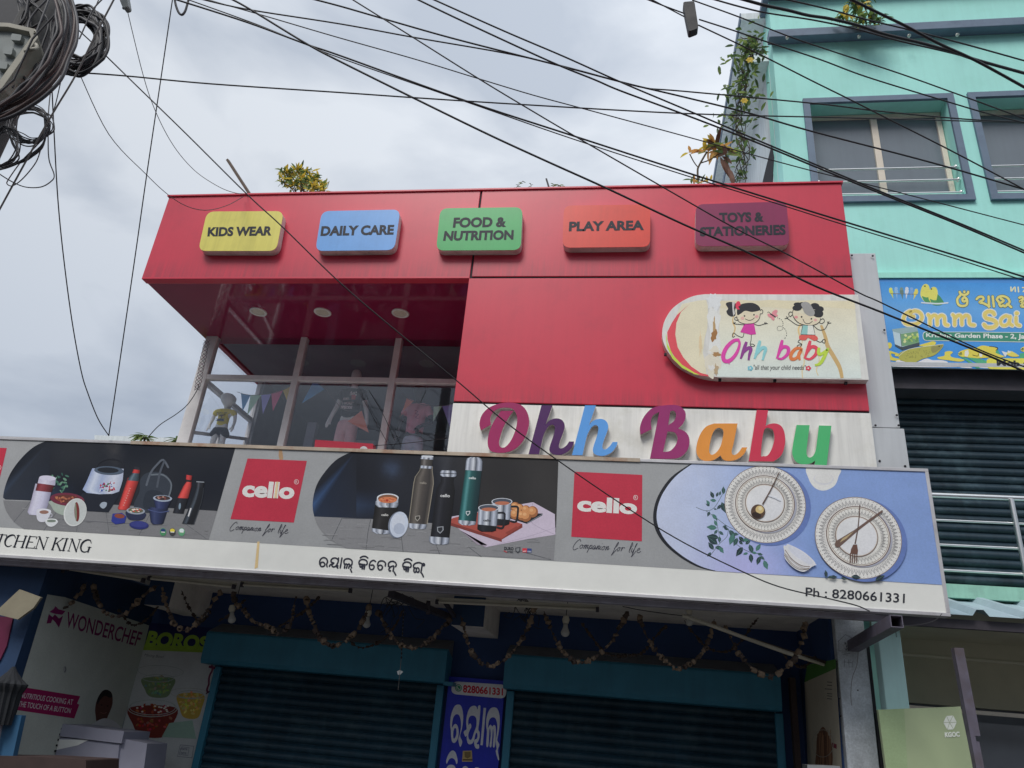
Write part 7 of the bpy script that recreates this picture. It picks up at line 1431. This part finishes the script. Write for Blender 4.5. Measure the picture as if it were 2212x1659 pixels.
# flowering vine on the side of the green building
t = thing('flowering_vine', 'leafy vine with yellow flowers climbing the side edge of the mint building', 'vine', tuple(PX(1595, 400, XG-0.42)))
XV = XG-0.45
path = [PX(x, y, XV) for x, y in ((1600,400),(1602,360),(1606,325),(1600,290),(1598,262),(1592,235),(1604,205),(1600,180),(1606,150),(1618,125),(1622,100),(1616,90))]
C = catmull(path, 8); st = MB()
for k in range(7): st.tube([p+rvec(0.07*(1.6 if i < 28 else 1)) for i, p in enumerate(C[::4])], 0.007, 5)
st.build('stem', M['stem'], t); mb = MB()
wid = lambda u: 0.10 if u < 0.12 else 0.17 if u < 0.3 else 0.30 if u < 0.52 else 0.24 if u < 0.8 else 0.15
for k in range(460):
    u = rnd.random(); i = min(len(C)-1, int(u*len(C)))
    if u < 0.33 and rnd.random() < 0.7: continue
    c = C[i]+Vector((rnd.gauss(-0.05, 0.6), rnd.gauss(0, 0.8), rnd.gauss(0, 0.6)))*wid(u); leaf(mb, c, Vector((rnd.gauss(0, 1), rnd.gauss(0, 1), rnd.gauss(-0.1, 0.8))), Vector((0, 0, 1)), rnd.uniform(0.07, 0.15), rnd.uniform(0.035, 0.06), rnd.choices((0, 1, 2), (3, 5, 3))[0], rnd.uniform(0, 0.5))
for (x, y) in ((1620, 130), (1608, 218)):
    c = PX(x, y, XV-0.08)
    for k in range(6): a = k*1.047; leaf(mb, c, Vector((math.cos(a), -0.3, math.sin(a))), Vector((0, -1, 0)), 0.055, 0.05, 6, 0.3)
mb.build('foliage', LM, t)
t = thing('hanging_plant', 'yellow flowered plant trailing over the top ledge of the mint building', 'plant', tuple(PY(1850, 0, 8.5)))
mb = MB(); st = MB(); YH = 8.45
for pts in ([(1838,-20),(1850,15),(1862,48)],[(1852,-20),(1872,25),(1890,52)],[(1846,-15),(1828,20),(1816,38)],[(1862,-20),(1886,25),(1902,45)],[(1850,-20),(1856,20),(1856,50)]):
    P_ = catmull([PY(x, y, YH) for x, y in pts], 6); st.tube(P_, 0.008, 5)
    for p in P_[2:]:
        for k in range(2): leaf(mb, p+rvec(0.04), Vector((rnd.gauss(0, 1), rnd.gauss(0, .6), rnd.gauss(-0.5, 0.6))), Vector((0, -0.5, 1)), rnd.uniform(0.1, 0.2), rnd.uniform(0.04, 0.08), rnd.choices((0, 1, 2, 3), (4, 4, 2, 1))[0], 0.3)
for (x, y) in ((1831, 10), (1826, 26), (1832, 33), (1864, 8)):
    for k in range(3): leaf(mb, PY(x, y, YH-0.1), rvec()+Vector((0, 0, -0.6)), Vector((0, -1, 0)), 0.12, 0.05, 6, 0.3)
st.build('stem', M['stem'], t); mb.build('foliage', LM, t)
# white parapet and papaya leaves beyond the sign at left
MB().prism([PY(x, y, 12.5) for x, y in ((204,940),(404,947),(404,1010),(204,1010))], (0, 0.2, 0)).build('parapet', M['white_wall'], None, 'low white parapet seen beyond the sign left of the windows', 'parapet', bevel=0.01)
def papaya(px, py, lab):
    t = thing('papaya_plant', lab, 'plant', tuple(PY(px, py+30, 11.0)), 'papaya plants beyond the sign'); c = PY(px, py+2, 11.0); st = MB().tube([PY(px, py+40, 11.0), c], 0.02, 6); st.build('stem', M['stem'], t); mb = MB()
    for k in range(26): a = rnd.uniform(0, 6.28); leaf(mb, c+rvec(0.04), Vector((math.cos(a), 0.4*math.sin(a), rnd.uniform(-0.3, 0.35))), Vector((0, 0, 1)), rnd.uniform(0.12, 0.26), 0.05, rnd.choice((1, 2, 1)), 0.35)
    mb.build('foliage', LM, t)
papaya(312, 943, 'green papaya leaves peeping over the sign at left'); papaya(386, 949, 'green papaya leaves beside the window corner post')
# tangled string lights on the corner post
mb = MB()
for k in range(4):
    pts = []
    for i in range(13): u = i/12; pts.append(PY(447-u*22+7*math.sin(i*1.9+k*1.6), 735+u*108, 9.05+0.03*k))
    mb.tube(catmull(pts, 4), 0.004, 5, k % 2)
mb.build('string_lights', [M['cable_grey'], M['magenta_board']], None, 'tangled string of fairy light wire hanging at the window corner post', 'string lights')
# ================================================================ SHOP WINDOW DISPLAY
def skin_obj(name, joints, bones, mt, parent, sub=2):
    """joints: name -> (pos, rx, ry)"""
    keys = list(joints); org = ORG[parent.name]
    me = bpy.data.meshes.new(name); me.from_pydata([tuple(Vector(joints[k][0])-org) for k in keys], [(keys.index(a), keys.index(b)) for a, b in bones], [])
    o = bpy.data.objects.new(name, me); COL.objects.link(o); o.parent = parent; ORG[o.name] = org
    bm = bmesh.new(); bm.from_mesh(me); ly = bm.verts.layers.skin.verify(); bm.verts.ensure_lookup_table()
    for i, k in enumerate(keys): bm.verts[i][ly].radius = (joints[k][1], joints[k][2]); bm.verts[i][ly].use_root = (i == 0)
    bm.to_mesh(me); bm.free(); me.materials.append(mt)
    sk = o.modifiers.new('skin', 'SKIN'); sk.use_smooth_shade = True
    if sub: s2 = o.modifiers.new('sub', 'SUBSURF'); s2.levels = sub; s2.render_levels = sub
    return o
def mannequin(lab, head_top, hem, Y, skin, tee, bottom, face, long_legs, armsp, shirt_print=None, head_px=None, kid=False):
    top, hp = PY(*head_top, Y), PY(*hem, Y); s_ = (top.z-hp.z)/0.98            # unit: head top to shirt hem
    cx, z0 = hp.x, hp.z
    wx = 1.5 if kid else 1.0
    def Q(x, y, z):
        if kid and z > 0: z = z*0.82 if z <= 0.57 else 0.467+(z-0.57)*1.2
        return Vector((cx+x*s_*wx, Y+y*s_, z0+z*s_))
    floor = 4.32; t = thing('mannequin', lab, 'mannequin', (cx, Y, floor), 'mannequins in the shop window')
    hs = head_px or 1.0; lg = (floor-z0)/s_
    J = {'pel': (Q(0, 0, 0.02), .13*s_, .10*s_), 'waist': (Q(0, 0, .2), .12*s_, .09*s_), 'chest': (Q(0, 0, .42), .145*s_, .10*s_), 'neck0': (Q(0, 0, .57), .06*s_, .06*s_), 'neck': (Q(0, -.005, .66), .048*s_, .052*s_), 'jaw': (Q(0, -.02, .74), .085*s_*hs, .09*s_*hs), 'head': (Q(0, -.01, .85), .105*s_*hs, .115*s_*hs), 'crown': (Q(0, 0, .93), .07*s_*hs, .08*s_*hs)}
    B = [('pel', 'waist'), ('waist', 'chest'), ('chest', 'neck0'), ('neck0', 'neck'), ('neck', 'jaw'), ('jaw', 'head'), ('head', 'crown')]
    for sd, nm in ((-1, 'l'), (1, 'r')):
        a = armsp if not isinstance(armsp, dict) else armsp[nm]
        J['sh'+nm] = (Q(sd*.17, 0, .53), .055*s_, .055*s_); J['el'+nm] = (Q(sd*a[0], a[1], .26), .042*s_, .042*s_); J['wr'+nm] = (Q(sd*a[2], a[3], a[4]), .03*s_, .03*s_); J['ha'+nm] = (Q(sd*a[2]*1.02, a[3]-.03, a[4]-.085), .034*s_, .018*s_); J['fi'+nm] = (Q(sd*a[2]*1.0, a[3]-.05, a[4]-.15), .02*s_, .012*s_); J['th'+nm] = (Q(sd*(a[2]-0.05), a[3]-.04, a[4]-.09), .014*s_, .014*s_)
        B += [('chest', 'sh'+nm), ('sh'+nm, 'el'+nm), ('el'+nm, 'wr'+nm), ('wr'+nm, 'ha'+nm), ('ha'+nm, 'fi'+nm), ('wr'+nm, 'th'+nm)]
        J['hi'+nm] = (Q(sd*.075, 0, -.08), .085*s_, .085*s_); J['kn'+nm] = (Q(sd*.09, -.01, lg*.5), .055*s_, .055*s_); J['an'+nm] = (Q(sd*.09, 0.01, lg*.94), .034*s_, .034*s_); J['to'+nm] = (Q(sd*.10, -.12, lg*.98), .03*s_, .02*s_)
        B += [('pel', 'hi'+nm), ('hi'+nm, 'kn'+nm), ('kn'+nm, 'an'+nm), ('an'+nm, 'to'+nm)]
    skin_obj('body', J, B, M[skin], t)
    T = {'hem': (Q(0, 0, 0.0), .165*s_, .125*s_), 'waist': (Q(0, 0, .16), .152*s_, .115*s_), 'chest': (Q(0, 0, .40), .168*s_, .12*s_), 'yoke': (Q(0, 0, .52), .12*s_, .09*s_), 'col': (Q(0, 0, .575), .075*s_, .072*s_)}
    TB = [('hem', 'waist'), ('waist', 'chest'), ('chest', 'yoke'), ('yoke', 'col')]
    for sd, nm in ((-1, 'l'), (1, 'r')):
        a = armsp if not isinstance(armsp, dict) else armsp[nm]
        T['s'+nm] = (Q(sd*.165, 0, .515), .075*s_, .075*s_); T['c'+nm] = (Q(sd*(.165+(a[0]-.165)*.62), a[1]*.5, .37), .08*s_, .075*s_); TB += [('yoke', 's'+nm), ('s'+nm, 'c'+nm)]
    sh = skin_obj('shirt', T, TB, M[tee], t)
    Lg = {'top': (Q(0, 0, .06), .15*s_, .115*s_), 'crotch': (Q(0, 0, -.06), .15*s_, .12*s_)}; LB = [('top', 'crotch')]
    for sd, nm in ((-1, 'l'), (1, 'r')):
        e = lg*0.93 if long_legs else -.26
        Lg['u'+nm] = (Q(sd*.085, 0, -.13), .10*s_, .105*s_); Lg['e'+nm] = (Q(sd*(.10 if long_legs else .14), 0, e), (.075 if long_legs else .12)*s_, (.08 if long_legs else .11)*s_); LB += [('crotch', 'u'+nm), ('u'+nm, 'e'+nm)]
    skin_obj('trousers' if long_legs else 'shorts', Lg, LB, M[bottom], t)
    if shirt_print: shirt_print(Q, s_, t)
    return t
def pr_plane(Q, y): return None
def shirt_marks(kind):
    def f(Q, s_, t):
        fn = lambda x, y: Q(x, 0, y); pr = Print((fn, Vector((0, -1, 0))), 0.137*s_, 0.0008, 0.5)
        if kind == 'yellow':
            c_ = (70, 64, 50); pr.text('JUST BE', [(-.09,.44),(.09,.44),(.09,.405),(-.09,.405)], c_, 0, bold=.04); pr.text('BRAVE', [(-.07,.395),(.07,.395),(.07,.36),(-.07,.36)], c_, 0, bold=.04)
            pr.stroke([(0,.34),(0.01,.27),(0,.22)], .014, c_, 0); pr.ell(.0, .33, .05, .02, c_, 0, .3, 16); pr.poly([(-.08,.23),(.08,.23),(.06,.19),(.085,.15),(-.085,.15),(-.05,.19)], (60, 70, 84), 1)
        elif kind == 'black':
            c_ = (196, 190, 190); pr.text('JUST-', [(-.10,.37),(.01,.37),(.01,.32),(-.11,.32)], c_, 0, bold=.05); pr.text('1 MORE*', [(-.10,.30),(.09,.30),(.09,.25),(-.10,.25)], c_, 0, bold=.05); pr.text('EPISODE', [(-.11,.23),(.08,.23),(.08,.175),(-.11,.175)], c_, 0, bold=.05)
            pr.poly([(.03,.42),(.11,.42),(.10,.34),(.04,.34)], (150, 70, 70), 0)
            for i in range(14): pr.ell(random.uniform(.01, .12), random.uniform(.42, .475), .013, .012, (210, 204, 200), 1, 0, 8)
        else: pr.stroke([(0,.42),(.05,.40),(.02,.36),(.07,.35),(.03,.30),(.08,.28)], .008, (120, 70, 100), 0)
        pr.build('shirt_print', t)
    return f
mannequin('small white child mannequin in a yellow printed tee and dark shorts', (489,846), (478,924), 9.72, 'mannequin_white', 'tee_yellow', 'shorts_navy', True, False, (.20, .02, .215, -.03, .02), shirt_marks('yellow'), 2.1, True)
mannequin('taller white mannequin in a black slogan tee and pink striped trousers', (765,794), (752,912), 9.75, 'mannequin_white', 'tee_black', 'trousers_pink', True, True, (.25, .02, .32, -.02, .02), shirt_marks('black'), 0.92)
mannequin('dark mannequin in a pink tee and pale jeans, one arm bent', (911,826), (893,946), 9.8, 'mannequin_dark', 'tee_pink', 'jeans_pale', True, True, {'l': (.25, .02, .28, 0.0, .06), 'r': (.27, .0, .10, -.16, .14)}, shirt_marks('pink'), 1.15)
# bunting
def z3(x, y): return (411.5+x*0.2728, 713.2+y*0.2728)
def bunting(lab, flags, Y, cord):
    t = thing('bunting', lab, 'bunting', tuple(PY(*z3(*cord[0]), Y)), 'paper bunting in the shop window')
    MB().tube(catmull([PY(*z3(*p), Y) for p in cord], 5), 0.004, 5).build('cord', M['cable_pale'], t)
    for i, (l, col_) in enumerate(flags):
        k = 'flag_%d_%d_%d' % col_
        if k not in M: mat(k, S(*col_, k=0.3), 0.7, 0.05, 3)
        P_ = [PY(*z3(*p), Y) for p in l]; MB().prism(P_, (0, 0.004, 0)).build('flag', M[k], t)
CB = {'bl': (64, 112, 150), 'gr': (150, 184, 162), 'pu': (98, 96, 140), 'pk': (184, 84, 120), 'ye': (190, 172, 84), 'or': (206, 124, 104)}
bunting('paper bunting of coloured pennants behind the left pane', [([(400,500),(475,514),(412,640)], CB['bl']), ([(475,514),(560,512),(448,675)], CB['gr']), ([(560,514),(638,504),(572,665)], CB['pu']), ([(640,500),(733,474),(652,640)], CB['pk']), ([(730,474),(812,432),(775,585)], CB['ye'])], 9.48, [(370,490),(475,514),(640,502),(733,474),(830,425)])
bunting('paper bunting with a blue and a drooping orange pennant behind the middle pane', [([(978,398),(1062,466),(882,578)], CB['bl']), ([(1355,637),(1412,812),(1245,722)], CB['or'])], 9.46, [(870,330),(978,398),(1080,480),(1200,620),(1300,640),(1355,637)])
bunting('paper bunting behind the right pane, partly hidden by the pink tee', [([(1712,535),(1770,560),(1680,640)], CB['or']), ([(1700,640),(1650,690),(1690,655)], CB['or']), ([(1925,606),(1992,600),(1922,722)], CB['gr']), ([(1992,600),(2085,585),(2055,770)], CB['pu'])], 9.5, [(1640,440),(1712,535),(1840,590),(1992,600),(2090,584)])
# red board outside the window with a white round mark
t = thing('red_counter_board', 'small red board standing on the sign roof below the middle pane', 'board', tuple(PY(740, 975, 8.9)))
MB().prism([PY(*z3(*p), 8.9) for p in ((987,868),(1446,899),(1448,1040),(970,1040))], (0, 0.12, 0)).build('panel', M['red_panel'], t, bevel=0.006)
pr = Print(planeY(8.9), 0.002); pr.ell(*z3(1372, 952), 9, 9, (206, 206, 206), 0); pr.build('round_mark', t)
# wires behind the right pane
cable('thin dark wire slanting up before the middle and right panes', [(773,842),(800,890),(822,930),(836,955)], 9.1, 9.0, 1.8); cable('second thin dark wire slanting before the middle pane', [(797,843),(830,900),(852,950)], 9.1, 9.0, 1.8)
cable('thin wire lying across the foot of the right pane', [(805,963),(880,957),(971,946)], 9.1, 9.0, 2.2)
